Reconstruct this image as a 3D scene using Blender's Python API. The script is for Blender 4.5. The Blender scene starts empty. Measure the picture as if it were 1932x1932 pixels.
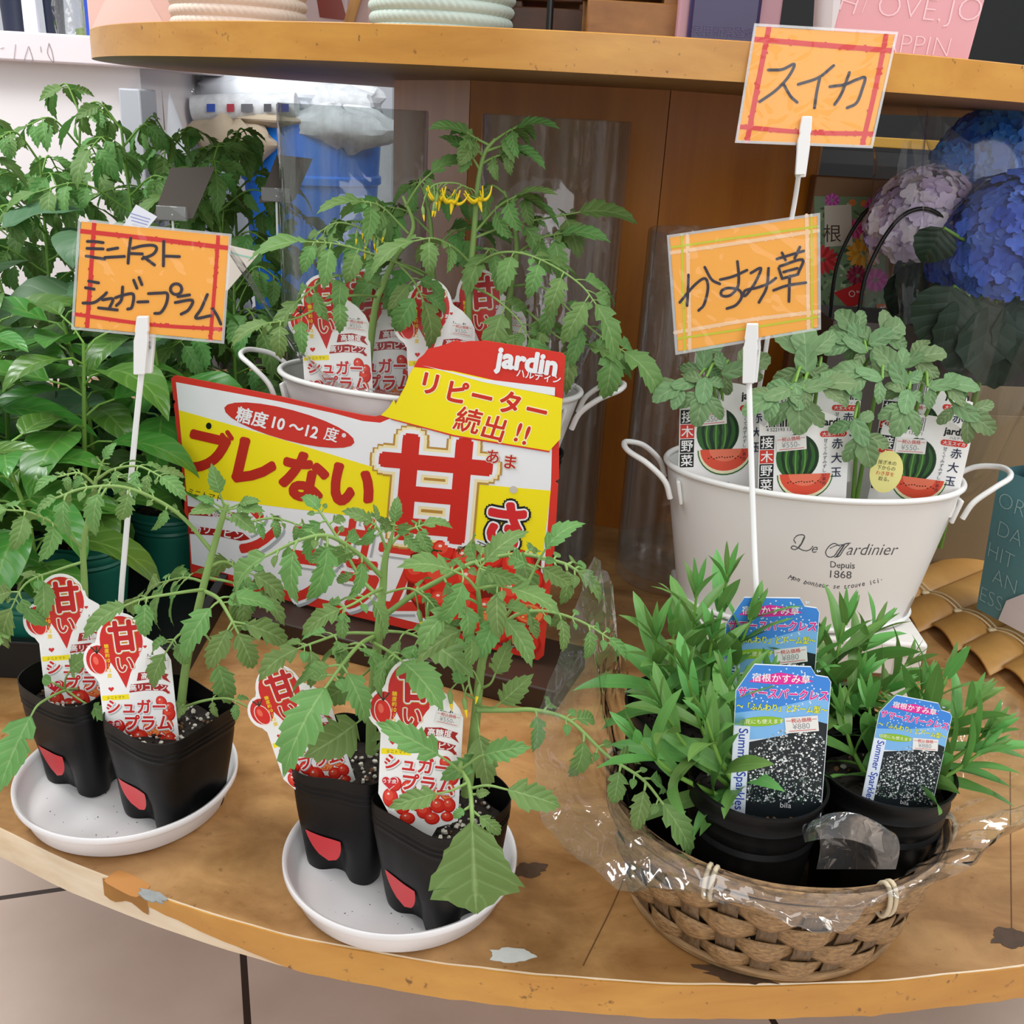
import bpy, bmesh, math, random
from mathutils import Vector as V, Matrix, noise
R = math.radians
PI = math.pi
S = bpy.context.scene
COL = S.collection

# ------------------------------------------------------------------ camera
CAMH = 0.54
cam = bpy.data.cameras.new('camera'); cam.sensor_width = 36.0; cam.lens = 36.0 * 1937 / 1932
cam.clip_start = 0.02
cam_o = bpy.data.objects.new('camera', cam); COL.objects.link(cam_o)
CM = Matrix.Translation((0, 0, CAMH)) @ Matrix.Rotation(R(90 - 21.2), 4, 'X') @ Matrix.Rotation(R(3.3), 4, 'Z')
cam_o.matrix_world = CM
S.camera = cam_o

# ------------------------------------------------------------------ light
S.view_settings.view_transform = 'Standard'
S.view_settings.look = 'None'
S.view_settings.exposure = 0.0
S.view_settings.gamma = 1.0
S.view_settings.use_curve_mapping = False
W = bpy.data.worlds.new('world'); S.world = W; W.use_nodes = True
bg = W.node_tree.nodes['Background']; bg.inputs[0].default_value = (0.93, 0.97, 1.0, 1); bg.inputs[1].default_value = 0.52

def area(name, loc, target, sx, sy, power, col):
    l = bpy.data.lights.new(name, 'AREA'); l.shape = 'RECTANGLE'; l.size = sx; l.size_y = sy
    l.energy = power; l.color = col
    o = bpy.data.objects.new(name, l); COL.objects.link(o)
    o.location = loc
    o.rotation_euler = (V(target) - V(loc)).to_track_quat('-Z', 'Y').to_euler()
    return o
area('shopfront_daylight', (0.6, -2.4, 1.5), (0, 1.0, 0.1), 3.2, 1.6, 46, (0.98, 0.985, 1.0))
area('ceiling_tube_light', (-0.9, 0.5, 2.0), (-0.9, 0.5, 0), 0.25, 2.4, 19, (1.0, 0.99, 0.96))
area('ceiling_tube_light', (0.9, 0.3, 2.0), (0.9, 0.3, 0), 0.25, 2.4, 18, (1.0, 0.99, 0.96))
area('added_fill_light', (1.9, 0.9, 1.9), (0.9, 1.9, 0.3), 1.0, 0.6, 24, (0.97, 0.99, 1.0))  # added lamp to lift the hydrangeas and bulb package on the right
area('added_fill_light', (-1.7, 1.3, 2.1), (-0.7, 2.8, 0.2), 1.0, 0.6, 42, (0.97, 0.99, 1.0))  # added lamp to brighten the white counter and blue tub at back left

# ------------------------------------------------------------------ helpers
def at(px, py, Y=None, Z=None):
    """the point of the place seen at a picture position, on the plane y=Y or z=Z"""
    d = (CM.to_3x3() @ V(((px - 966) / 1937, (966 - py) / 1937, -1)))
    o = V((0, 0, CAMH))
    t = (Y / d.y) if Y is not None else ((Z - CAMH) / d.z)
    return o + d * t

def on_plane(px, py, p0, n):
    d = (CM.to_3x3() @ V(((px - 966) / 1937, (966 - py) / 1937, -1)))
    o = V((0, 0, CAMH))
    return o + d * ((p0 - o).dot(n) / d.dot(n))

def C(h):
    h = h.lstrip('#'); o = []
    for i in (0, 2, 4):
        c = int(h[i:i + 2], 16) / 255
        o.append(c / 12.92 if c <= 0.04045 else ((c + 0.055) / 1.055) ** 2.4)
    return (*o, 1.0)

MATS = {}
def nd(nt, t, **k):
    n = nt.nodes.new(t)
    for a, b in k.items():
        if a.startswith('_'): setattr(n, a[1:], b)
        else: n.inputs[a.replace('__', ' ')].default_value = b
    return n
def base_mat(name):
    m = bpy.data.materials.new(name); m.use_nodes = True
    nt = m.node_tree; p = nt.nodes['Principled BSDF']
    MATS[name] = m
    return m, nt, p
def pm(name, col=None, rough=0.5, metal=0.0, spec=0.5, bump=0.0, bscale=60, var=0.0, vscale=8, coat=0, trans=0.0):
    """plain procedural surface: colour with optional mottling and fine bump"""
    if name in MATS: return MATS[name]
    m, nt, p = base_mat(name)
    c = C(col) if isinstance(col, str) else col
    p.inputs['Base Color'].default_value = c
    p.inputs['Roughness'].default_value = rough
    p.inputs['Metallic'].default_value = metal
    p.inputs['Specular IOR Level'].default_value = spec
    p.inputs['Coat Weight'].default_value = coat
    p.inputs['Transmission Weight'].default_value = trans
    if var or bump:
        tc = nd(nt, 'ShaderNodeTexCoord')
    if var:
        n = nd(nt, 'ShaderNodeTexNoise', Scale=vscale, Detail=5.0)
        nt.links.new(tc.outputs['Object'], n.inputs['Vector'])
        r = nd(nt, 'ShaderNodeMix', _data_type='RGBA')
        r.inputs['A'].default_value = tuple(x * (1 - var) for x in c[:3]) + (1,)
        r.inputs['B'].default_value = tuple(min(1, x * (1 + var)) for x in c[:3]) + (1,)
        nt.links.new(n.outputs['Fac'], r.inputs['Factor']); nt.links.new(r.outputs['Result'], p.inputs['Base Color'])
    if bump:
        n2 = nd(nt, 'ShaderNodeTexNoise', Scale=bscale, Detail=4.0)
        nt.links.new(tc.outputs['Object'], n2.inputs['Vector'])
        b = nd(nt, 'ShaderNodeBump', Strength=bump, Distance=0.002)
        nt.links.new(n2.outputs['Fac'], b.inputs['Height']); nt.links.new(b.outputs['Normal'], p.inputs['Normal'])
    return m

def ink(hexcol):
    return pm('ink_' + hexcol.lstrip('#'), hexcol, 0.35, spec=0.4)

def wood(name, dark, light, scale=(1.2, 14, 14), rough=0.4, stain=0.35, staincol='#4a2c14', coat=0.15, spots=0.0):
    if name in MATS: return MATS[name]
    m, nt, p = base_mat(name)
    tc = nd(nt, 'ShaderNodeTexCoord'); mp = nd(nt, 'ShaderNodeMapping'); mp.inputs['Scale'].default_value = scale
    nt.links.new(tc.outputs['Object'], mp.inputs['Vector'])
    n = nd(nt, 'ShaderNodeTexNoise', Scale=2.2, Detail=8.0, Roughness=0.62, Distortion=0.6)
    nt.links.new(mp.outputs['Vector'], n.inputs['Vector'])
    cr = nd(nt, 'ShaderNodeValToRGB')
    cr.color_ramp.elements[0].position = 0.3; cr.color_ramp.elements[0].color = C(dark)
    cr.color_ramp.elements[1].position = 0.72; cr.color_ramp.elements[1].color = C(light)
    nt.links.new(n.outputs['Fac'], cr.inputs['Fac'])
    out = cr.outputs['Color']
    if stain:
        n2 = nd(nt, 'ShaderNodeTexNoise', Scale=5.0, Detail=6.0, Roughness=0.7)
        nt.links.new(tc.outputs['Object'], n2.inputs['Vector'])
        r2 = nd(nt, 'ShaderNodeValToRGB'); r2.color_ramp.elements[0].position = 0.52; r2.color_ramp.elements[1].position = 0.78
        nt.links.new(n2.outputs['Fac'], r2.inputs['Fac'])
        mu = nd(nt, 'ShaderNodeMath', _operation='MULTIPLY'); mu.inputs[1].default_value = stain
        nt.links.new(r2.outputs['Color'], mu.inputs[0])
        mx = nd(nt, 'ShaderNodeMix', _data_type='RGBA'); mx.inputs['B'].default_value = C(staincol)
        nt.links.new(mu.outputs[0], mx.inputs['Factor']); nt.links.new(out, mx.inputs['A']); out = mx.outputs['Result']
    if spots:
        v = nd(nt, 'ShaderNodeTexNoise', Scale=130.0, Detail=3.0)
        nt.links.new(tc.outputs['Object'], v.inputs['Vector'])
        r3 = nd(nt, 'ShaderNodeValToRGB'); r3.color_ramp.elements[0].position = 0.66; r3.color_ramp.elements[1].position = 0.74
        nt.links.new(v.outputs['Fac'], r3.inputs['Fac'])
        mu3 = nd(nt, 'ShaderNodeMath', _operation='MULTIPLY'); mu3.inputs[1].default_value = spots
        nt.links.new(r3.outputs['Color'], mu3.inputs[0])
        mx3 = nd(nt, 'ShaderNodeMix', _data_type='RGBA'); mx3.inputs['B'].default_value = C('#5a3413')
        nt.links.new(mu3.outputs[0], mx3.inputs['Factor']); nt.links.new(out, mx3.inputs['A']); out = mx3.outputs['Result']
    nt.links.new(out, p.inputs['Base Color'])
    p.inputs['Roughness'].default_value = rough; p.inputs['Coat Weight'].default_value = coat; p.inputs['Coat Roughness'].default_value = 0.3
    b = nd(nt, 'ShaderNodeBump', Strength=0.12, Distance=0.002)
    nt.links.new(n.outputs['Fac'], b.inputs['Height']); nt.links.new(b.outputs['Normal'], p.inputs['Normal'])
    return m

def leafmat(name, col, vein, rough=0.5, translu=0.22, nv=7.0, bump=0.5, var=0.25, under=None, spec=0.4):
    if name in MATS: return MATS[name]
    m, nt, p = base_mat(name)
    L = nt.links.new
    uv = nd(nt, 'ShaderNodeUVMap'); sp = nd(nt, 'ShaderNodeSeparateXYZ'); L(uv.outputs['UV'], sp.inputs[0])
    def math_(op, a, b=None):
        x = nd(nt, 'ShaderNodeMath', _operation=op)
        for i, q in enumerate((a, b)):
            if q is None: continue
            if isinstance(q, (int, float)): x.inputs[i].default_value = q
            else: L(q, x.inputs[i])
        return x.outputs[0]
    v = math_('ABSOLUTE', math_('SUBTRACT', math_('MULTIPLY', sp.outputs['Y'], 2.0), 1.0))
    ph = math_('FRACT', math_('MULTIPLY', math_('SUBTRACT', sp.outputs['X'], math_('MULTIPLY', v, 0.22)), nv))
    rid = math_('ABSOLUTE', math_('SUBTRACT', ph, 0.5))               # 0 on the vein, .5 between
    side = math_('SUBTRACT', 1.0, math_('MINIMUM', math_('MULTIPLY', rid, 7.0), 1.0))
    mid = math_('SUBTRACT', 1.0, math_('MINIMUM', math_('MULTIPLY', v, 12.0), 1.0))
    vm = math_('MAXIMUM', math_('MULTIPLY', side, 0.45), mid)
    geo = nd(nt, 'ShaderNodeNewGeometry')
    hs = nd(nt, 'ShaderNodeHueSaturation'); hs.inputs['Color'].default_value = C(col)
    L(math_('ADD', math_('MULTIPLY', geo.outputs['Random Per Island'], 0.05), 0.475), hs.inputs['Hue'])
    L(math_('ADD', math_('MULTIPLY', geo.outputs['Random Per Island'], 2 * var), 1 - var), hs.inputs['Value'])
    mx = nd(nt, 'ShaderNodeMix', _data_type='RGBA'); L(hs.outputs['Color'], mx.inputs['A']); mx.inputs['B'].default_value = C(vein)
    L(math_('MULTIPLY', vm, 0.55), mx.inputs['Factor'])
    L(mx.outputs['Result'], p.inputs['Base Color'])
    p.inputs['Roughness'].default_value = rough; p.inputs['Specular IOR Level'].default_value = spec
    hgt = math_('ADD', math_('MULTIPLY', math_('POWER', math_('MULTIPLY', rid, 2.0), 0.5), 1.0), math_('MULTIPLY', v, 0.4))
    b = nd(nt, 'ShaderNodeBump', Strength=bump, Distance=0.0012); L(hgt, b.inputs['Height']); L(b.outputs['Normal'], p.inputs['Normal'])
    tr = nd(nt, 'ShaderNodeBsdfTranslucent'); L(mx.outputs['Result'], tr.inputs['Color'])
    ms = nd(nt, 'ShaderNodeMixShader'); ms.inputs[0].default_value = translu
    L(p.outputs[0], ms.inputs[1]); L(tr.outputs[0], ms.inputs[2])
    L(ms.outputs[0], nt.nodes['Material Output'].inputs['Surface'])
    return m

def film(name, tint=(1, 1, 1, 1), refl=1.0, haze=0.03, rough=0.06, bump=0.0, bs=30, streak=0.0):
    """thin clear plastic film: mostly see-through, glossy at grazing angles"""
    if name in MATS: return MATS[name]
    m, nt, p = base_mat(name); nt.nodes.remove(p); L = nt.links.new
    t = nd(nt, 'ShaderNodeBsdfTransparent'); t.inputs[0].default_value = tint
    g = nd(nt, 'ShaderNodeBsdfGlossy'); g.inputs['Roughness'].default_value = rough
    d = nd(nt, 'ShaderNodeBsdfDiffuse'); d.inputs[0].default_value = (0.9, 0.9, 0.9, 1)
    f = nd(nt, 'ShaderNodeLayerWeight', Blend=0.5)
    pw_ = nd(nt, 'ShaderNodeMath', _operation='POWER'); pw_.inputs[1].default_value = 4.0; L(f.outputs['Facing'], pw_.inputs[0])
    mu = nd(nt, 'ShaderNodeMath', _operation='MULTIPLY_ADD'); mu.inputs[1].default_value = .7 * refl; mu.inputs[2].default_value = .05 * refl; mu.use_clamp = True
    L(pw_.outputs[0], mu.inputs[0])
    m1 = nd(nt, 'ShaderNodeMixShader'); m1.inputs[0].default_value = haze; L(t.outputs[0], m1.inputs[1]); L(d.outputs[0], m1.inputs[2])
    m2 = nd(nt, 'ShaderNodeMixShader'); L(mu.outputs[0], m2.inputs[0]); L(m1.outputs[0], m2.inputs[1]); L(g.outputs[0], m2.inputs[2])
    if streak:                      # upright reflection streaks on the glass, painted as pale haze
        tc2 = nd(nt, 'ShaderNodeTexCoord'); mp2 = nd(nt, 'ShaderNodeMapping'); mp2.inputs['Scale'].default_value = (60, 60, 2.5); L(tc2.outputs['Object'], mp2.inputs[0])
        n2 = nd(nt, 'ShaderNodeTexNoise', Scale=1.0, Detail=3.0); L(mp2.outputs[0], n2.inputs['Vector'])
        mr = nd(nt, 'ShaderNodeMapRange'); mr.inputs[1].default_value = .42; mr.inputs[2].default_value = .8; mr.inputs[3].default_value = haze; mr.inputs[4].default_value = haze + streak
        L(n2.outputs['Fac'], mr.inputs[0]); L(mr.outputs[0], m1.inputs[0])
    if bump:
        tc = nd(nt, 'ShaderNodeTexCoord'); n = nd(nt, 'ShaderNodeTexNoise', Scale=bs, Detail=1.0, Distortion=1.2); L(tc.outputs['Object'], n.inputs['Vector'])
        b = nd(nt, 'ShaderNodeBump', Strength=bump, Distance=0.01); L(n.outputs['Fac'], b.inputs['Height'])
        L(b.outputs['Normal'], g.inputs['Normal']); L(b.outputs['Normal'], f.inputs['Normal'])
    L(m2.outputs[0], nt.nodes['Material Output'].inputs['Surface'])
    return m

class MB:
    """collects shapes for ONE mesh object"""
    def __init__(s): s.v = []; s.f = []; s.fm = []; s.uv = []; s.mats = []
    def mi(s, m):
        if m is None: return 0
        if m not in s.mats: s.mats.append(m)
        return s.mats.index(m)
    def add(s, vs, fs, m=None, uvs=None):
        o = len(s.v); s.v += [tuple(p) for p in vs]; s.uv += (uvs or [(0, 0)] * len(vs))
        k = s.mi(m)
        for f in fs: s.f.append([i + o for i in f]); s.fm.append(k)
    def grid(s, rows, m=None, close=False, uvs=None, flip=False):
        n = len(rows[0]); vs = [p for r in rows for p in r]; fs = []
        for i in range(len(rows) - 1):
            for j in range(n if close else n - 1):
                a, b = i * n + j, i * n + (j + 1) % n
                q = [a, b, b + n, a + n]
                fs.append(q[::-1] if flip else q)
        s.add(vs, fs, m, [u for r in uvs for u in r] if uvs else None)
    def box(s, c, sz, m=None, M=None):
        x, y, z = (q / 2 for q in sz); c = V(c)
        vs = [V((a * x, b * y, d * z)) for a in (-1, 1) for b in (-1, 1) for d in (-1, 1)]
        vs = [(M @ p if M else p) + c for p in vs]
        s.add(vs, [(0, 1, 3, 2), (4, 6, 7, 5), (0, 4, 5, 1), (2, 3, 7, 6), (0, 2, 6, 4), (1, 5, 7, 3)], m)
    def tube(s, pts, r, n=8, m=None, closed=False, cap=True):
        pts = [V(p) for p in pts]; k = len(pts)
        rr = r if isinstance(r, (list, tuple)) else [r] * k
        rows = []; up = None
        for i, p in enumerate(pts):
            a = pts[i - 1] if (i or closed) else p; b = pts[(i + 1) % k] if (i < k - 1 or closed) else p
            t = (b - a)
            t = t.normalized() if t.length > 1e-9 else V((0, 0, 1))
            if up is None: up = t.orthogonal().normalized()
            up = (up - t * up.dot(t)); up = up.normalized() if up.length > 1e-6 else t.orthogonal().normalized()
            w = t.cross(up)
            rows.append([p + (up * math.cos(2 * PI * j / n) + w * math.sin(2 * PI * j / n)) * rr[i] for j in range(n)])
        if closed: rows.append(rows[0])
        us = [[(i / max(1, k - 1), j / n) for j in range(n)] for i in range(len(rows))]
        s.grid(rows, m, close=True, uvs=us)
        if cap and not closed:
            s.add(rows[0], [list(range(n))[::-1]], m); s.add(rows[-1], [list(range(n))], m)
    def lathe(s, prof, n=48, m=None, sx=1, sy=1, c=(0, 0, 0), rot=0, fn=None):
        rows = []
        for r, z in prof:
            row = []
            for j in range(n):
                a = 2 * PI * j / n
                q = fn(a, r, z) if fn else (r * sx * math.cos(a), r * sy * math.sin(a), z)
                x, y = q[0] * math.cos(rot) - q[1] * math.sin(rot), q[0] * math.sin(rot) + q[1] * math.cos(rot)
                row.append(V((x + c[0], y + c[1], q[2] + c[2])))
            rows.append(row)
        s.grid(rows, m, close=True)
    def prism(s, pts, z0, z1, m=None, M=None):
        n = len(pts); a = [V((x, y, z0)) for x, y in pts]; b = [V((x, y, z1)) for x, y in pts]
        vs = [(M @ p if M else p) for p in a + b]
        s.add(vs, [list(range(n))[::-1], list(range(n, 2 * n))] + [(i, (i + 1) % n, n + (i + 1) % n, n + i) for i in range(n)], m)
    def build(s, name, m=None, parent=None, smooth=40, bevel=0.0, seg=2, recalc=False):
        me = bpy.data.meshes.new(name)
        me.from_pydata(s.v, [], s.f)
        if m is not None and not s.mats: me.materials.append(m)
        for q in s.mats: me.materials.append(q)
        if s.mats: me.polygons.foreach_set('material_index', s.fm)
        if any(u != (0, 0) for u in s.uv):
            ul = me.uv_layers.new(name='UVMap')
            for l in me.loops: ul.data[l.index].uv = s.uv[l.vertex_index]
        if recalc:
            bm = bmesh.new(); bm.from_mesh(me); bmesh.ops.recalc_face_normals(bm, faces=bm.faces); bm.to_mesh(me); bm.free()
        me.update()
        if smooth:
            me.shade_smooth()
            if smooth < 180: me.set_sharp_from_angle(angle=R(smooth))
        o = bpy.data.objects.new(name, me); COL.objects.link(o)
        if parent: o.parent = parent
        if bevel:
            b = o.modifiers.new('edge', 'BEVEL'); b.width = bevel; b.segments = seg; b.limit_method = 'ANGLE'; b.angle_limit = R(40)
        return o

def tag(o, label=None, cat=None, group=None, kind=None):
    if label: o['label'] = label
    if cat: o['category'] = cat
    if group: o['group'] = group
    if kind: o['kind'] = kind
    return o
def empty(name, label, cat, loc=(0, 0, 0), rot=(0, 0, 0), group=None):
    o = bpy.data.objects.new(name, None); COL.objects.link(o); o.empty_display_size = 0.02
    o.location = loc; o.rotation_euler = rot
    return tag(o, label, cat, group)
def kids(o): return [c for c in bpy.data.objects if c.parent == o]
def copy_tree(o, parent=None):
    c = o.copy(); COL.objects.link(c)
    if parent: c.parent = parent
    for ch in kids(o): copy_tree(ch, c)
    return c
def smoothpath(pts, k=6):
    pts = [V(p) for p in pts]
    if len(pts) < 3: return [pts[0].lerp(pts[-1], i / k) for i in range(k + 1)]
    P = [pts[0] * 2 - pts[1]] + pts + [pts[-1] * 2 - pts[-2]]; out = []
    for i in range(1, len(P) - 2):
        for j in range(k):
            t = j / k; a, b, c, d = P[i - 1:i + 3]
            out.append(0.5 * ((2 * b) + (c - a) * t + (2 * a - 5 * b + 4 * c - d) * t * t + (3 * b - a - 3 * c + d) * t ** 3))
    out.append(pts[-1]); return out
# ------------------------------------------------------------------ flat printing: lettering, strokes, pictures
_tc = {}
def tmesh(body, off=0.0, shear=0.0):
    k = (body, round(off, 4), shear)
    if k not in _tc:
        cu = bpy.data.curves.new('t', 'FONT'); cu.body = body; cu.size = 1; cu.fill_mode = 'FRONT'; cu.resolution_u = 3; cu.offset = off; cu.shear = shear
        o = bpy.data.objects.new('t', cu)
        me = bpy.data.meshes.new_from_object(o)
        vs = [v.co.xy.copy() for v in me.vertices]; fs = [list(p.vertices) for p in me.polygons]
        bpy.data.meshes.remove(me); bpy.data.objects.remove(o); bpy.data.curves.remove(cu)
        _tc[k] = (vs, fs)
    return _tc[k]

class Art:
    """prints on a surface; fn maps (u, v, layer) to a point. sgn=-1 when v counts downward (picture-like axes)"""
    def __init__(s, fn, sgn=1): s.mb = MB(); s.fn = fn; s.sgn = sgn
    def mesh(s, vs, fs, m, l):
        P = [s.fn(a, b, l) for a, b in vs]
        if s.sgn < 0: fs = [list(f)[::-1] for f in fs]
        s.mb.add(P, fs, m)
    def poly(s, pts, m, l):
        A = sum(pts[i - 1][0] * pts[i][1] - pts[i][0] * pts[i - 1][1] for i in range(len(pts)))
        if (A < 0) != (s.sgn < 0): pts = pts[::-1]
        pts = list(pts)
        P = [s.fn(a, b, l) for a, b in pts]
        s.mb.add(P, [list(range(len(P)))], m)
    def rect(s, x0, y0, x1, y1, m, l): s.poly([(x0, y0), (x1, y0), (x1, y1), (x0, y1)], m, l)
    def ell(s, cx, cy, rx, ry, m, l, rot=0, n=24):
        c, q = math.cos(R(rot)), math.sin(R(rot)); pts = []
        for i in range(n):
            a = 2 * PI * i / n; x, y = rx * math.cos(a), ry * math.sin(a); pts.append((cx + x * c - y * q, cy + x * q + y * c))
        s.poly(pts, m, l)
    def stroke(s, pts, w, m, l, sm=True):
        if sm and len(pts) > 2: pts = [(p.x, p.y) for p in smoothpath([V((a, b, 0)) for a, b in pts], 5)]
        for i in range(len(pts) - 1):
            (x0, y0), (x1, y1) = pts[i], pts[i + 1]; d = math.hypot(x1 - x0, y1 - y0)
            if d < 1e-6: continue
            nx, ny = -(y1 - y0) / d * w / 2, (x1 - x0) / d * w / 2
            s.poly([(x0 + nx, y0 + ny), (x1 + nx, y1 + ny), (x1 - nx, y1 - ny), (x0 - nx, y0 - ny)], m, l + 0.01 * (i % 7))
        for i, (x, y) in enumerate(pts): s.ell(x, y, w / 2, w / 2, m, l + 0.075 + 0.004 * (i % 5), n=10)
    def text(s, body, x, y, size, m, l, bold=0.0, rot=0, sx=1.0, al='l', shear=0.0, vert=False, lead=1.05):
        """x,y: baseline start, or the centre when al='c'"""
        if vert:
            for i, ch in enumerate(body): s.text(ch, x, y - s.sgn * i * size * lead, size, m, l, bold, rot, sx, 'c', shear)
            return
        vs, fs = tmesh(body, min(0, bold), shear)
        if not vs: return
        x0 = min(v.x for v in vs); x1 = max(v.x for v in vs); y0 = min(v.y for v in vs); y1 = max(v.y for v in vs)
        ox, oy = ((x0 + x1) / 2, (y0 + y1) / 2) if al == 'c' else ((x0 if al == 'l' else x1), 0)
        c, q = math.cos(R(rot)), math.sin(R(rot)); sh = [(0, 0)]
        if bold > 0:                     # weight: the letter spread outward in rings
            nr = max(1, math.ceil(bold / .055))
            for k in range(nr):
                r_ = bold * (k + 1) / nr; m_ = 6 if bold < .02 else (8 if r_ < .05 else 14)
                sh += [(r_ * math.cos(2 * PI * j / m_ + .3), r_ * math.sin(2 * PI * j / m_ + .3)) for j in range(m_)]
        for k, (dx, dy) in enumerate(sh):
            out = []
            for v in vs:
                a, b = (v.x - ox + dx) * size * sx, (v.y - oy + dy) * size
                out.append((x + a * c - b * q, y + s.sgn * (a * q + b * c)))
            s.mesh(out, fs, m, l + .003 * k)
    def text_out(s, body, x, y, size, layers, l, **k):
        """lettering with outlines, widest first: layers = [(colour, offset), ...]"""
        for i, (m, off) in enumerate(layers): s.text(body, x, y, size, m, l + i, bold=off, **k)
    def build(s, name, parent=None, label=None):
        o = s.mb.build(name, None, parent, smooth=0)
        if label: o['label'] = label
        return o

RED = '#cf2a25'; WHITE = '#f4f2f0'; YEL = '#f7e21a'; GOLD = '#c9a24a'; BLACK = '#17171a'
def flat_fn(t=0.0003, eps=0.00009):
    return lambda u, v, l: V((u / 1000, -(t + l * eps), v / 1000))

def card_mesh(pts, t):
    """a thin upright card: outline in mm (x right, z up), thickness t in m, front towards -y"""
    mb = MB(); M = Matrix(((1, 0, 0, 0), (0, 0, -1, 0), (0, 1, 0, 0), (0, 0, 0, 1)))
    mb.prism([(x / 1000, y / 1000) for x, y in pts], -t / 2, t / 2, None, M)
    return mb

def arc(cx, cy, r, a0, a1, n=12, ry=None):
    return [(cx + r * math.cos(R(a0 + (a1 - a0) * i / n)), cy + (ry or r) * math.sin(R(a0 + (a1 - a0) * i / n))) for i in range(n + 1)]
def heart(a, x, y, w, m, l):
    pts = []
    for i in range(28):
        t = 2 * PI * i / 28
        pts.append((x + w / 32 * 16 * math.sin(t) ** 3, y + a.sgn * w / 32 * (13 * math.cos(t) - 5 * math.cos(2 * t) - 2 * math.cos(3 * t) - math.cos(4 * t))))
    a.poly(pts, m, l)
def price_sticker(fn, x, y, w, price, rot, name, parent, l=6):
    """white price sticker: red heading and line, faint grey figures"""
    a = Art(fn); h = w * 0.52; c, q = math.cos(R(rot)), math.sin(R(rot))
    def P(u, v): return (x + u * c - v * q, y + u * q + v * c)
    a.poly([P(-w / 2, -h / 2), P(w / 2, -h / 2), P(w / 2, h / 2), P(-w / 2, h / 2)], ink('#e9e7e2'), l)
    tx, ty = P(0, h * 0.28); a.text('一税込価格一', tx, ty, w * 0.155, ink('#c8433c'), l + 1, bold=0.012, rot=rot, al='c')
    tx, ty = P(-w * 0.02, -h * 0.1); a.text(price, tx, ty, w * 0.27, ink('#9a9a9c'), l + 1, rot=rot, al='c', sx=0.95)
    a.poly([P(-w * .4, -h * .40), P(w * .42, -h * .40), P(w * .42, -h * .36), P(-w * .4, -h * .36)], ink('#d05a55'), l + 1)
    return a.build(name, parent, 'white price sticker with red heading')

def tomato_pic(a, cx, cy, rx, ry, l, rot=0, cut=False):
    if cut:
        a.ell(cx, cy, rx, ry, ink('#d8402a'), l, rot); a.ell(cx, cy, rx * .86, ry * .86, ink('#f08a4c'), l + .3, rot)
        c, s_ = math.cos(R(rot)), math.sin(R(rot))
        for k in (-.42, .42):
            a.ell(cx - k * ry * s_, cy + k * ry * c, rx * .6, ry * .22, ink('#e7552c'), l + .5, rot)
            for j in (-.35, 0, .35): a.ell(cx + j * rx * c - k * ry * s_, cy + j * rx * s_ + k * ry * c, rx * .09, ry * .09, ink('#f6c98a'), l + .7, n=8)
    else:
        a.ell(cx, cy, rx, ry, ink('#b91b16'), l, rot); a.ell(cx - rx * .08, cy + a.sgn * ry * .08, rx * .9, ry * .9, ink('#dc2f22'), l + .3, rot)
        a.ell(cx - rx * .2, cy + a.sgn * ry * .25, rx * .55, ry * .5, ink('#e9503a'), l + .5, rot); a.ell(cx - rx * .28, cy + a.sgn * ry * .42, rx * .16, ry * .12, ink('#fbe3da'), l + .7, n=10)

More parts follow.
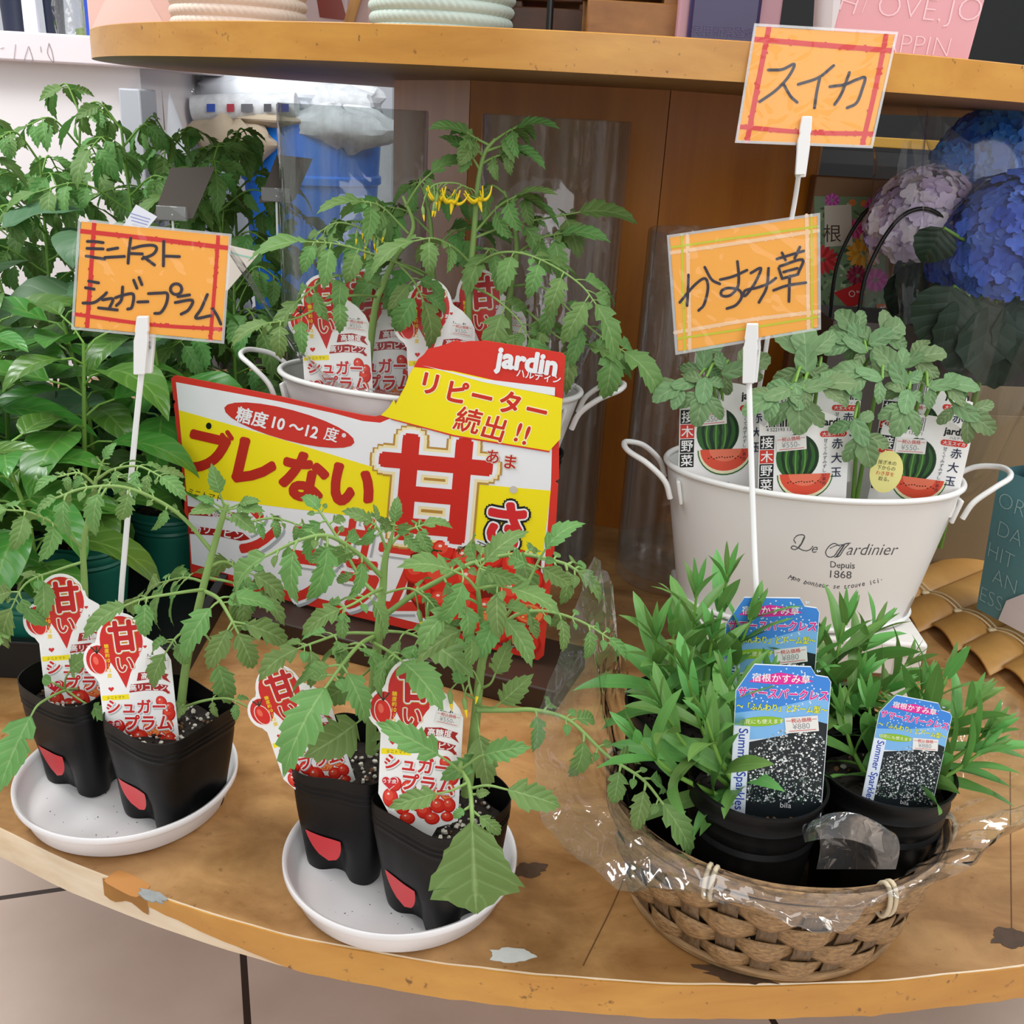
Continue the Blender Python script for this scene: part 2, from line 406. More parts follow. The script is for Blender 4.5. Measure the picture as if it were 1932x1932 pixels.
# ---------------- tomato label (mm; origin = bottom centre where it enters the soil)
def make_tomato_tag(root, price='¥550-'):
    # body 56 wide, shoulder 96 high, round balloon upper left, small lobe further left
    big = arc(-8.8, 92, 19.5, 8, 172, 16, ry=23.5); lob = arc(-28.5, 77, 12, 96, 248, 12, ry=15)
    out = [(8, -24), (14, -12), (29, -6), (29, 73), (26, 80), (19, 88), (12, 93)] + [big[0]] + big + lob + [(-30, 58), (-30, 12), (-18, -10), (-8, -24)]
    card_mesh(out, 0.0006).build('card', ink(WHITE), root, smooth=0)
    fn = flat_fn(); a = Art(fn)
    r = ink(RED)
    # red balloon with a tail, inner red lobe
    a.poly(arc(-8.8, 92, 17, -50, 230, 24, ry=21) + [(-14.5, 66), (-9, 52), (-4, 65)], r, 1)
    a.ell(-28.5, 77.5, 9.6, 12.2, r, 1.2)
    a.ell(-29, 74.5, 6.2, 9.8, ink('#f3d9cf'), 2, rot=12); a.ell(-29, 74.5, 5.5, 9, ink('#d8291f'), 2.5, rot=12); a.ell(-30.5, 77, 2.0, 3.6, ink('#ef6a55'), 3, rot=12)
    for k in (-4, 0, 4): a.stroke([(-29, 83), (-29 + k, 88.5)], 1.0, ink('#2f3a24'), 3.2)
    lay = [(ink(GOLD), .105), (ink(WHITE), .08), (ink('#c2211f'), .045)]
    a.text_out('甘', -6.5, 96, 27, lay, 2, al='c', rot=2, sx=.9)
    a.text_out('い', -7.5, 72, 16, [(ink(GOLD), .09), (ink(WHITE), .065), (ink('#c2211f'), .025)], 2, al='c')
    a.text('糖度約', -21, 88.5, 3.7, ink('#f5d326'), 3, bold=.02, vert=True)
    a.text('10', -21, 76.4, 4.2, ink('#f5d326'), 3, bold=.02, al='c'); a.text('〜', -21, 72.2, 3.6, ink('#f5d326'), 3, rot=90, al='c')
    a.text('12', -21, 68.2, 4.2, ink('#f5d326'), 3, bold=.02, al='c'); a.text('度', -21, 63.6, 3.9, ink('#f5d326'), 3, bold=.02, al='c')
    a.text('あま', 5.6, 84, 3.6, ink(WHITE), 3, bold=.03, vert=True)
    heart(a, -21, 52, 4.5, r, 1); heart(a, -25, 36, 3, r, 1); heart(a, 24, 46, 3, r, 1); heart(a, 9.5, 86, 3, r, .8)
    a.rect(-29, 42.5, -7.5, 46.8, ink(YEL), 1); a.text('ミニトマト', -18, 44.7, 3.0, ink('#5a4a20'), 2, al='c')
    # ribbons
    for x0, y0, w, t in ((0, 61, 27, '高糖度'), (-7, 51.5, 33, '高リコピン')):
        a.poly([(x0, y0 - 3.5), (x0 + w * .4, y0 - 2.6), (x0 + w * .8, y0 - 3.6), (x0 + w, y0 - 7), (x0 + w - 3, y0 - 2), (x0 + w - 1, y0 + .5), (x0 + w * .5, y0 + 4), (x0 + 2, y0 + 3.4)], ink('#a8211f'), 1.5)
        a.text(t, x0 + w * .47, y0, 6.0, ink(WHITE), 2.6, bold=.02, al='c', rot=-3)
    # jardin partly under the sticker
    a.text('jardin', 17, 75.5, 6.5, ink(BLACK), 1, bold=.02, al='c', rot=-12)
    # fruit picture
    rnd = random.Random(4)
    P = [(-21, 9, 6, 8, 8, 0), (-12, 3, 6, 7, 0, 0), (-2, 8, 7, 9, 20, 0), (8, 15, 8, 6, -30, 1), (20, 17, 6, 8, 0, 1), (-8, 17, 6, 7, 10, 0), (23, 28, 5.5, 7, 0, 0), (18, 38, 4.5, 6, 20, 0), (24, 33, 4, 5, 0, 0),
         (14, 5, 6, 6, 0, 0), (4, 0, 6, 6, 0, 0), (22, 6, 5, 6, 0, 0), (10, -5, 6, 5, 0, 0), (-8, -6, 6, 5, 0, 0), (21, -3, 5, 4, 0, 0), (-18, 20, 5, 6, 0, 0)]
    for i, (x, y, rx, ry, ro, cut) in enumerate(P): tomato_pic(a, x, y, rx * .95, ry * .95, 1.2 + .12 * i, ro, cut)
    for body, x, y, sz in (('シュガー', -2.5, 36, 13.2), ('プラム', 6, 21.5, 14.4)):
        a.text_out(body, x + .7, y - .9, sz, [(ink('#b9b4b4'), .09)], 3.2, al='c', rot=-4, sx=.92)
        a.text_out(body, x, y, sz, [(ink(WHITE), .10), (ink('#cf2a2a'), .03)], 4, al='c', rot=-4, sx=.92)
    heart(a, -22, 21, 12.5, ink(WHITE), 3.4); heart(a, -22, 21, 11.3, ink('#cf2630'), 3.8); a.text('うす皮', -22, 22, 3.5, ink(WHITE), 4.5, bold=.02, al='c')
    a.build('printed_design', root, 'printed front with red balloon and tomato picture')
    price_sticker(fn, 18, 72, 18, price, -10, 'price_sticker', root)

# ---------------- watermelon label
def make_melon_tag(root):
    top = arc(0, 38, 24, 25, 155, 14, ry=16)
    out = [(5, -26), (6, -8), (24.5, -3), (24.5, 44)] + top + [(-24.5, 47), (-24.5, -6), (-6, -10), (-5, -26)]
    card_mesh(out, 0.0006).build('card', ink(WHITE), root, smooth=0)
    fn = flat_fn(); a = Art(fn); k = ink(BLACK)
    rnd = random.Random(9); x = -21.0
    while x < -1.5:
        w = rnd.choice([.35, .35, .6, .95]); a.rect(x, 44.6, x + w, 37 + 16 * math.sqrt(max(0, 1 - (x / 25) ** 2)) - .4, k, 1); x += w + rnd.choice([.35, .4, .7])
    a.text('4 522193 132871', -11.5, 43.1, 2.7, k, 1, al='c')
    a.text('jardin', 15.5, 46.0, 5.6, k, 1, bold=.035, al='c'); a.text('ハルディン', 17.5, 42.9, 1.9, k, 1, al='c')
    a.poly(arc(10.2, 39.8, 1.7, 90, 270, 8) + arc(21.4, 39.8, 1.7, -90, 90, 8), ink('#d8382c'), 1); a.text('大玉スイカ', 15.8, 39.8, 2.5, ink(WHITE), 2, bold=.015, al='c')
    for i, ch in enumerate('接木野菜'):
        y = 36 - i * 8.1
        a.rect(-24, y - 3.85, -16.2, y + 3.85, ink('#d43a2c') if i == 1 else k, 1); a.text(ch, -20.1, y, 6.9, ink(WHITE), 2, bold=.012, al='c')
    a.ell(-3.2, 27, 11.8, 13.2, ink('#2f6127'), 1, n=32)
    for j, dx in enumerate((-8.2, -3.5, 1.5, 6.5, 10.4)):
        pts = []
        for i in range(9):
            t = -1 + i / 4; pts.append((-3.2 + dx * math.sqrt(max(0.02, 1 - t * t * .95)) + rnd.uniform(-.35, .35), 27 + 12.6 * t))
        a.stroke(pts, 1.5 + .5 * (j % 2), ink('#123016'), 1.5 + .1 * j)
    for dx in (-6, -1, 4): a.stroke([(-3.2 + dx * .5, 39), (-3.2 + dx, 30), (-3.2 + dx, 22), (-3.2 + dx * .6, 15.5)], .8, ink('#64983f'), 1.4)
    def half(r_, ry, y0): return [(1.2 + r_ * math.cos(R(t)), y0 + ry * math.sin(R(t))) for t in range(180, 361, 12)]
    a.poly(half(15.4, 14.4, 17), ink('#2c6a2c'), 2); a.poly(half(14.8, 13.6, 17), ink('#efe6c0'), 2.3); a.poly(half(13.9, 12.3, 17.4), ink('#e2533a'), 2.6); a.poly(half(9, 7, 17.4), ink('#ee7a5c'), 2.8)
    for i in range(13): a.ell(-8 + i * 1.5, 12.6 + rnd.uniform(-.7, .7), .5, .36, ink('#3a120c'), 3, n=7)
    a.text('赤大玉', 18.2, 34.3, 6.3, ink('#232a4a'), 3, bold=.012, vert=True, lead=1.3)
    a.text('甘くてみずみずしい果肉', 11.8, 36.2, 2.4, ink('#232a3a'), 3.4, vert=True, lead=1.02)
    a.poly([(-24, -5), (4, -5.3), (4, -1.4), (-24, -1)], ink('#2a66b0'), 1.1); a.text('栽培ポイント', -13, -3.2, 2.4, ink(WHITE), 2, al='c')
    a.build('printed_design', root, 'printed front with barcode and watermelon picture')
    price_sticker(fn, -7, 35.4, 16.5, '¥550-', 4, 'price_sticker', root)

# ---------------- gypsophila label
def make_gyp_tag(root):
    out = [(6, -26), (8, -14), (27, -8), (27, 84), (25, 87), (18, 88), (15, 93), (-17, 93), (-20, 88), (-27, 76), (-27, -8), (-8, -14), (-6, -26)]
    card_mesh(out, 0.0006).build('card', ink('#e8eef6'), root, smooth=0)
    fn = flat_fn(); a = Art(fn); rnd = random.Random(3)
    a.poly([(-26.6, 44), (-26.6, 76), (-20, 87.6), (-17, 92.6), (15, 92.6), (18, 87.6), (25, 86.6), (26.6, 84), (26.6, 50), (0, 52)], ink('#3f86d8'), 1)
    a.poly([(-26.6, 44), (-26.6, 62), (-5, 66), (20, 74), (26.6, 72), (26.6, 50), (0, 48)], ink('#7fb8ea'), 1.2)
    for i in range(90):
        x, y = rnd.uniform(-24, 26), rnd.uniform(64, 91)
        if y < 76 + (26 + x) * .9: a.ell(x, y, .5, .5, ink('#dfeaf8'), 1.5, n=6)
    a.rect(-26.6, -7.5, -17.5, 54, ink('#e4ecf8'), 1.6)
    a.poly([(-17.5, -7.5), (26.6, -7.5), (26.6, 58), (18, 60), (4, 50), (-10, 46), (-17.5, 44)], ink('#20262a'), 1.8)
    for i in range(950):
        x = rnd.uniform(-17, 26); y = rnd.uniform(6, 56); lim = 42 + 14 * math.sin((x + 12) / 40 * PI * .9) if x > -14 else 40
        if y < lim: a.ell(x, y, *[rnd.choice([.3, .35, .45, .7])] * 2, ink(rnd.choice(['#f4f4f2', '#c9cccc', '#8d9794'])), 2.2 + .002 * i, n=6)
    for i in range(260):
        x = rnd.uniform(-17, 26); y = rnd.uniform(4, 22); b = rnd.uniform(-1, 1)
        a.stroke([(x, y), (x + b, y + 3)], .45, ink(rnd.choice(['#2f4d38', '#456650', '#1a2a22'])), 2.0, sm=False) if i % 3 == 0 else None
    a.text('Summer Sparkles', -22, 26, 7.6, ink('#2a45a8'), 2.4, bold=.012, rot=-90, al='c')
    a.poly([(-20, 82), (-14, 86), (-2, 88.5), (9, 87), (17, 84), (10, 82), (-4, 81)], ink('#e0309a'), 2)
    a.text('宿根かすみ草', -1.5, 85, 5.6, ink(WHITE), 3, bold=.012, al='c')
    a.text_out('サマースパークレス', 0, 75.5, 6.9, [(ink('#f7e6f2'), .07), (ink('#e0288f'), .028)], 2.6, al='c', sx=.84, shear=.15)
    a.text_out('〜「ふんわり」とドーム型〜', 0, 66.6, 4.9, [(ink('#2f7a2a'), .045), (ink('#f4f03a'), .015)], 2.6, al='c', sx=.82)
    a.ell(-11, 57.5, 13, 3.1, ink('#8dbb2f'), 2.6, rot=6); a.text('切花にも使えます', -11, 57.5, 3.2, ink('#fbfae0'), 3.2, al='c', rot=4)
    a.text('bila', 6, 4.5, 5, ink('#e8e8e8'), 3.4, al='c')
    a.build('printed_design', root, 'printed front with white flower photo and pink lettering')
    price_sticker(fn, 12, 57, 19, '¥880', 8, 'price_sticker', root)
# ------------------------------------------------------------------ setting
def tile_floor():
    m, nt, p = base_mat('floor_tiles'); L = nt.links.new
    tc = nd(nt, 'ShaderNodeTexCoord'); mp = nd(nt, 'ShaderNodeMapping')
    mp.inputs['Location'].default_value = (-0.010, -1.4875 + .746 * 2, 0); mp.inputs['Rotation'].default_value = (0, 0, R(-17.5))
    L(tc.outputs['Object'], mp.inputs['Vector'])
    b = nd(nt, 'ShaderNodeTexBrick', Scale=1.0); b.offset = 0.0
    b.inputs['Color1'].default_value = C('#ead7c8'); b.inputs['Color2'].default_value = C('#e4d0c0'); b.inputs['Mortar'].default_value = C('#43362f')
    b.inputs['Mortar Size'].default_value = 0.0055; b.inputs['Brick Width'].default_value = 0.746; b.inputs['Row Height'].default_value = 0.746; b.inputs['Mortar Smooth'].default_value = 0.1
    L(mp.outputs[0], b.inputs['Vector'])
    n = nd(nt, 'ShaderNodeTexNoise', Scale=6.0, Detail=7.0); L(tc.outputs['Object'], n.inputs['Vector'])
    mx = nd(nt, 'ShaderNodeMix', _data_type='RGBA', _blend_type='MULTIPLY'); mx.inputs['Factor'].default_value = 0.35
    L(b.outputs['Color'], mx.inputs['A'])
    cr = nd(nt, 'ShaderNodeValToRGB'); cr.color_ramp.elements[0].position = .3; cr.color_ramp.elements[0].color = (.62, .56, .5, 1); cr.color_ramp.elements[1].position = .65
    L(n.outputs['Fac'], cr.inputs['Fac']); L(cr.outputs['Color'], mx.inputs['B']); L(mx.outputs['Result'], p.inputs['Base Color'])
    p.inputs['Roughness'].default_value = 0.38
    bp = nd(nt, 'ShaderNodeBump', Strength=0.3, Distance=0.002); bp.invert = True; L(b.outputs['Fac'], bp.inputs['Height']); L(bp.outputs[0], p.inputs['Normal'])
    return m
FZ = -0.69
mb = MB(); mb.box((0.3, 0.9, FZ - 0.05), (7.4, 7.6, 0.1)); tag(mb.build('floor', tile_floor(), smooth=0), kind='structure')
mb = MB(); mb.box((-2.0, 4.66, 0.6), (2.8, 0.08, 2.6)); tag(mb.build('wall_back', pm('back_wall_white', '#dfe3ea', .7, var=.04), smooth=0), kind='structure')
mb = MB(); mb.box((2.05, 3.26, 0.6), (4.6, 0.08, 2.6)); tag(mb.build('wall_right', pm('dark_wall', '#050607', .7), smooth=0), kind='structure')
mb = MB(); mb.box((-3.36, 2.4, 0.6), (0.08, 4.6, 2.6)); tag(mb.build('wall_left', pm('side_wall_white', '#dcd9d6', .7), smooth=0), kind='structure')

# ------------------------------------------------------------------ the two-tier round display table
TX, TY, TR_, TT = 0.095, 1.69, 1.158, 0.029
UX, UY, UR, UZ, UT = 0.095, 1.69, 0.717, 0.576, 0.032
wood_top = wood('table_top_wood', '#855a2e', '#bd915c', (6, 10, 3), 0.36, 0.75, '#6a4522', 0.25, spots=.5)
wood_edge = wood('edge_veneer_wood', '#b67a2a', '#d29a42', (2.5, 2.5, 9), 0.36, 0.25, '#9a5a20', 0.25, spots=.8)
wood_bare = wood('bare_plywood', '#d0b28c', '#ecdcc4', (3, 3, 14), 0.6, 0.35, '#a9824c', 0.0)
wood_col = wood('column_wood', '#a35c18', '#c07824', (9, 9, .7), 0.36, 0.2, '#5d300f', 0.25)
wood_under = wood('shelf_underside_wood', '#8a6236', '#9c7342', (2, 2, 3), 0.55, 0.3, '#553a20', 0)
table = empty('display_table', 'two-tier round wooden display table with an eight-sided column and worn edge', 'table', (TX, TY, FZ))
def lowr(a):
    # slightly out of round where the edge veneer is lost (towards the left front)
    d = (math.degrees(a) % 360)
    back = 1.0 if math.sin(a) <= 0 else 1 / math.sqrt(math.cos(a) ** 2 + (math.sin(a) / .5) ** 2)
    return back * TR_ - 0.012 * max(0, min(1, (258 - d) / 14)) - 0.0012 * noise.noise((d * .4, 0, 0)) - 0.0006 * noise.noise((d * 2.1, 3, 0))
def ring(rf, z, n, cx, cy): return [V((cx + rf(2 * PI * i / n) * math.cos(2 * PI * i / n), cy + rf(2 * PI * i / n) * math.sin(2 * PI * i / n), z)) for i in range(n)]
n = 360
mb = MB()
A = ring(lambda a: lowr(a) - .0012, 0, n, 0, 0); B = ring(lowr, -.0012, n, 0, 0); Cc = ring(lowr, -TT, n, 0, 0)
mb.add(A, [list(range(n))], wood_top); mb.grid([Cc, B, A], wood_bare, close=True); mb.add(Cc, [list(range(n))[::-1]], wood_under)
o = mb.build('lower_shelf', None, table, smooth=50); o.location = (0, 0, -FZ)
mb = MB(); rows_o = []; rows = []
a0, a1 = 252.5, 398
N = 300
for i in range(N + 1):
    a = R(a0 + (a1 - a0) * i / N); d = (math.degrees(a) - 252.5)
    r = lowr(a) + .0009
    cut = 0.0
    if d < 6.5: cut = .018 * (1 - d / 6.5)       # the veneer is torn off in a slanting strip
    zt = -0.0006 - .0006 * abs(noise.noise((d * 3, 7, 0))); zb = -TT - .0008 + cut + .0015 * noise.noise((d * 1.7, 1, 0))
    rows.append([V(((r - .0012) * math.cos(a), (r - .0012) * math.sin(a), zb)), V((r * math.cos(a), r * math.sin(a), zb)), V((r * math.cos(a), r * math.sin(a), zt)), V(((r - .0012) * math.cos(a), (r - .0012) * math.sin(a), zt))])
mb.grid(rows, None, flip=True)
o = mb.build('edge_veneer', wood_edge, table, recalc=True); o.location = (0, 0, -FZ); o['label'] = 'orange veneer strip around the lower edge'
# wear on the lower shelf: tape patch, dark glue scars, a pale paint chip, water-stain lines and board joints
def patch(name, px, py, w, h, rot, m, seed, label, dz=.0004, rag=1.0):
    c = at(px, py, Z=0) - V((TX, TY, 0)); rnd = random.Random(seed); pts = []
    for i in range(26):
        a = 2 * PI * i / 26; rr = 1 + rag * (.45 * noise.noise((math.cos(a) * 2.2 + seed, math.sin(a) * 2.2, 0)) + rnd.uniform(-.12, .12)) + (0 if rag > .5 else (1 / (abs(math.cos(a)) ** 6 + abs(math.sin(a)) ** 6) ** (1 / 6) - 1))
        x, y = rr * w / 2 * math.cos(a), rr * h / 2 * math.sin(a)
        pts.append((c.x + x * math.cos(R(rot)) - y * math.sin(R(rot)), c.y + x * math.sin(R(rot)) + y * math.cos(R(rot))))
    b = MB(); b.prism(pts, 0.0001, dz); o = b.build(name, m, table, smooth=0); o.location = (0, 0, -FZ); o['label'] = label
patch('paint_chip', 965, 1803, .031, .013, 6, pm('chip_grey', '#c9ccc6', .6, var=.15, vscale=120), 2, 'pale grey chip in the surface')
patch('glue_scar', 1000, 1642, .026, .016, 20, pm('scar_dark', '#4a3524', .55, var=.35, vscale=150), 5, 'dark scar')
patch('glue_scar', 1385, 1838, .05, .016, -8, MATS['scar_dark'], 8, 'dark scar in front of the basket')
patch('glue_scar', 1905, 1770, .026, .02, 10, MATS['scar_dark'], 11, 'dark scar')
patch('tape_patch', 240, 1667, .034, .016, -27, pm('tape_tan', '#b57a3c', .4), 13, 'tan tape remnant at the edge', rag=.12)
def joint(name, pts, w):
    b = MB(); P = [at(*p, Z=0.0003) - V((TX, TY, 0)) for p in pts]; b.tube(smoothpath(P, 5), w, 4); o = b.build(name, pm('joint_dark', '#5f3b1c', .6), table, smooth=0); o.location = (0, 0, -FZ); o.scale = (1, 1, .3)
    o.location.z = -FZ + .0002
joint('board_joint', [(1100, 1822), (1150, 1720), (1180, 1650)], .0005)
joint('board_joint', [(1906, 1455), (1907, 1600), (1909, 1768)], .0005)
# torn stub of veneer with grey adhesive
b = MB()
for a_, zz in ((250.6, 0),):
    rows = []
    for i in range(9):
        a = R(250.7 + 2.0 * i / 8); r = lowr(a) + .001
        rows.append([V((r * math.cos(a), r * math.sin(a), -.017 - .003 * math.sin(i))), V((r * math.cos(a), r * math.sin(a), -.001))])
    b.grid(rows, None, flip=True)
o = b.build('veneer_stub', wood('stub_wood', '#8a5a1e', '#b07a2c', (6, 6, 9), .5, .5, '#5c4022', 0), table, smooth=0); o.location = (0, 0, -FZ)
patch('adhesive_smear', 288, 1692, .026, .009, -24, pm('adhesive_grey', '#8f9290', .6, var=.3, vscale=160), 21, 'grey adhesive smear', .0012)

# upper shelf
mb = MB(); n = 240
lows = ring(lambda a: UR, UZ, n, 0, 0); ups = ring(lambda a: UR, UZ + UT, n, 0, 0)
inn = ring(lambda a: UR - .001, UZ + UT + .0008, n, 0, 0)
mb.add(lows, [list(range(n))[::-1]], wood_under); mb.grid([lows, ups, inn], wood_edge, close=True); mb.add(inn, [list(range(n))], wood_top)
o = mb.build('upper_shelf', None, table, smooth=50); o.location = (0, 0, -FZ)
# column: eight-sided, one board per face
CX, CY, CR = 0.122, 1.68, 0.335
va = [R(-83 + 45 * k) for k in range(8)]
vv = [V((CX + CR * math.cos(a), CY + CR * math.sin(a), 0)) for a in va]
for k in range(8):
    p, q = vv[k], vv[(k + 1) % 8]; t = (q - p).normalized(); nrm = V((t.y, -t.x, 0))
    b = MB(); g = t * .0006
    P = [p + g, q - g, q - g - nrm * .018 - t * .007, p + g - nrm * .018 + t * .007]
    b.prism([(v.x - TX, v.y - TY) for v in P], 0.0, UZ)
    o = b.build('column_panel', wood_col, table, smooth=0); o.location = (0, 0, -FZ)
b = MB(); b.box((0, 0, FZ / 2 - TT / 2 - .0), (.5, .5, -FZ - TT)); o = b.build('pedestal', wood_col, table, smooth=0); o.location = (0, 0, -FZ)

# ------------------------------------------------------------------ glass cylinders on the lower shelf
glass = film('clear_glass', (.92, .935, .935, 1), 1.2, .015, .04, .1, 26, .11)
def vase(px, Y, r, h, label):
    x = at(px, 900, Y).x; t = .003
    o = MB(); prof = [(0.0, 0.0005), (r - .006, 0.0005), (r, .006), (r, h - .002), (r - t / 2, h), (r - t, h - .002), (r - t, .02), (r - .012, .013), (0.0, .012)]
    o.lathe(prof, 72)
    ob = o.build('glass_vase', glass, None, smooth=45); ob.location = (x, Y, 0); tag(ob, label, 'vase', 'clear glass cylinder vases'); return ob
vase(668, 1.27, .087, .537, 'tall clear glass cylinder vase in front of the blue bin')
vase(1007, 1.235, .084, .538, 'tall clear glass cylinder vase behind the tallest flowering tomato plant')
vase(1290, 1.2, .073, .427, 'shorter clear glass cylinder vase behind the oval watermelon bucket')

# ------------------------------------------------------------------ saucers
def saucer(c, r, label):
    o = MB(); h = .026
    o.lathe([(0, .0), (r * .86, .0), (r * .90, .003), (r * .955, h - .007), (r * .985, h - .0065), (r, h - .005), (r, h - .001), (r * .99, h), (r * .965, h - .001), (r * .95, h - .005), (r * .90, .006), (r * .86, .0035), (0, .003)], 96)
    ob = o.build('plant_saucer', pm('saucer_white', '#e9e6e6', .35, var=.06, vscale=30), None, smooth=50); ob.location = (c[0], c[1], 0.0003)
    tag(ob, label, 'saucer', 'white saucers under the tomato pots')
    d = MB(); rnd = random.Random(int(c[1] * 1000))
    for i in range(70):      # crumbs of soil
        a, q = rnd.uniform(0, 2 * PI), r * .78 * math.sqrt(rnd.random()); s_ = rnd.uniform(.0002, .0006)
        d.box((q * math.cos(a), q * math.sin(a), .0033), (s_ * 2, s_, s_), None, Matrix.Rotation(rnd.uniform(0, 3), 3, 'Z'))
    k = d.build('soil_crumbs', pm('crumb', '#4a4038', .9), ob, smooth=0); k['kind'] = 'stuff'
    return ob
saucer((-.300, .697), .0865, 'white round plastic saucer at the front edge corner holding two tomato pots')
saucer((-.068, .620), .0865, 'white round plastic saucer nearest the viewer holding the pot with the big hanging leaf')
# ------------------------------------------------------------------ plants
def leaf_blade(mb, base, d, up, L, Wd, kind='tomato', droop=.5, fold=.22, seed=0, twist=0.0, m=None):
    """one blade as a curved mesh; the outline carries its teeth or lobes"""
    rnd = random.Random(seed); d = V(d).normalized(); up = V(up)
    side = d.cross(up)
    side = side.normalized() if side.length > 1e-5 else d.orthogonal().normalized()
    n = side.cross(d).normalized()
    NS = {'tomato': 13, 'pepper': 9, 'egg': 9, 'lobe': 10, 'broad': 15, 'strap': 8, 'small': 7, 'hydrangea': 11}[kind]
    rows = []; uvs = []; p = V(base); cd, cn = d.copy(), n.copy(); st = L / NS
    ph = rnd.uniform(0, 6); lob0 = rnd.choice([2, 4]); lob1 = rnd.choice([2, 4, 4])
    for i in range(NS + 1):
        u = i / NS
        fwd = 0.0
        wl = wr = 1.0
        if kind == 'tomato':
            w = (math.sin(PI * min(1, u ** .60)) ** .7) * (.9 if u < .12 else 1.0)
            odd = i % 2
            wl = (1.0 if odd else .80 + .1 * u) * rnd.uniform(.84, 1.06); wr = (1.0 if odd else .80 + .1 * u) * rnd.uniform(.84, 1.06)
            if lob0 <= i <= lob0 + .5: wl *= .62
            if lob1 <= i <= lob1 + .5: wr *= .62
            fwd = .7 * st * (1 if odd else -.25)
        elif kind == 'broad':
            w = (.06, .30, .44, .52, .60, .66, .74, .82, .92, 1.0, .88, .90, .58, .40, .22, 0)[i] * (1 + .04 * (i % 2)); wl = rnd.uniform(.93, 1.05); wr = rnd.uniform(.93, 1.05)
            fwd = .06 * L * (1 if i == 9 else 0) + (.4 * st if i % 2 else 0)
        elif kind == 'lobe':
            w = (.35, .40, .55, .78, .98, 1.0, .86, .9, .62, .5, 0)[i]; wl = rnd.uniform(.9, 1.05); wr = rnd.uniform(.9, 1.05); fwd = .05 * L * w
        elif kind == 'strap': w = math.sin(PI * min(1, (.08 + .92 * u) ** .8)) ** .7
        elif kind == 'hydrangea': w = math.sin(PI * u ** .75) ** .8 * (1 if i % 2 else .93)
        else: w = math.sin(PI * min(1, u ** .68)) ** .85
        if i == NS: w = 0.0
        w = max(w, .012) * Wd / 2
        rip = .05 * Wd * math.sin(u * 9 + ph)
        row = []; ur = []
        for v in (-1, -.55, 0, .55, 1):
            w_ = w * (wl if v < 0 else wr)
            q = p + side * (w_ * v) + cn * (fold * abs(v) * w * (1.2 - .4 * abs(v)) + (rip * v * v if v > 0 else -rip * v * v * .8) * (w * 2 / Wd)) + cd * (fwd * v * v)
            row.append(q); ur.append((u, .5 + .5 * v))
        rows.append(row); uvs.append(ur)
        a = -droop / NS * (1.0 + .8 * u)
        cd, cn = (cd * math.cos(a) + cn * math.sin(a)).normalized(), (cn * math.cos(a) - cd * math.sin(a)).normalized()
        if twist:
            side = (side * math.cos(twist / NS) + cn * math.sin(twist / NS)).normalized(); cn = side.cross(cd).normalized()
        p = p + cd * st
    mb.grid(rows, m, uvs=uvs)

def melon_leaf(mb, base, d, up, L, Wd, seed=0):
    """deeply cut leaf: a middle lobe and two pairs of round-ended side lobes on one rib"""
    rnd = random.Random(seed); d = V(d).normalized(); side = d.cross(V(up)).normalized(); n = side.cross(d).normalized(); base = V(base)
    leaf_blade(mb, base + d * L * .24, d, n, L * .76, Wd * .44, 'lobe', droop=.5, fold=.2, seed=seed)
    for t, ang, l_, w_ in ((.08, 102, .48, .23), (.30, 48, .62, .26)):
        for sg in (-1, 1):
            a = R(ang + rnd.uniform(-8, 8)); dr = d * math.cos(a) + side * sg * math.sin(a)
            leaf_blade(mb, base + d * L * t - n * .0006, dr, n, Wd * l_ * rnd.uniform(.9, 1.12), Wd * w_ * 1.1, 'lobe', droop=.55, fold=.14, seed=seed + int(ang) * sg)
    mb.grid([[base + d * L * f + side * (Wd * k * w) + n * .0004 for k in (-1, 0, 1)] for f, w in ((0, .03), (.1, .14), (.25, .17), (.4, .15), (.55, .06))], None, uvs=[[(f, .0), (f, .5), (f, 1.0)] for f in (0, .1, .25, .4, .55)])

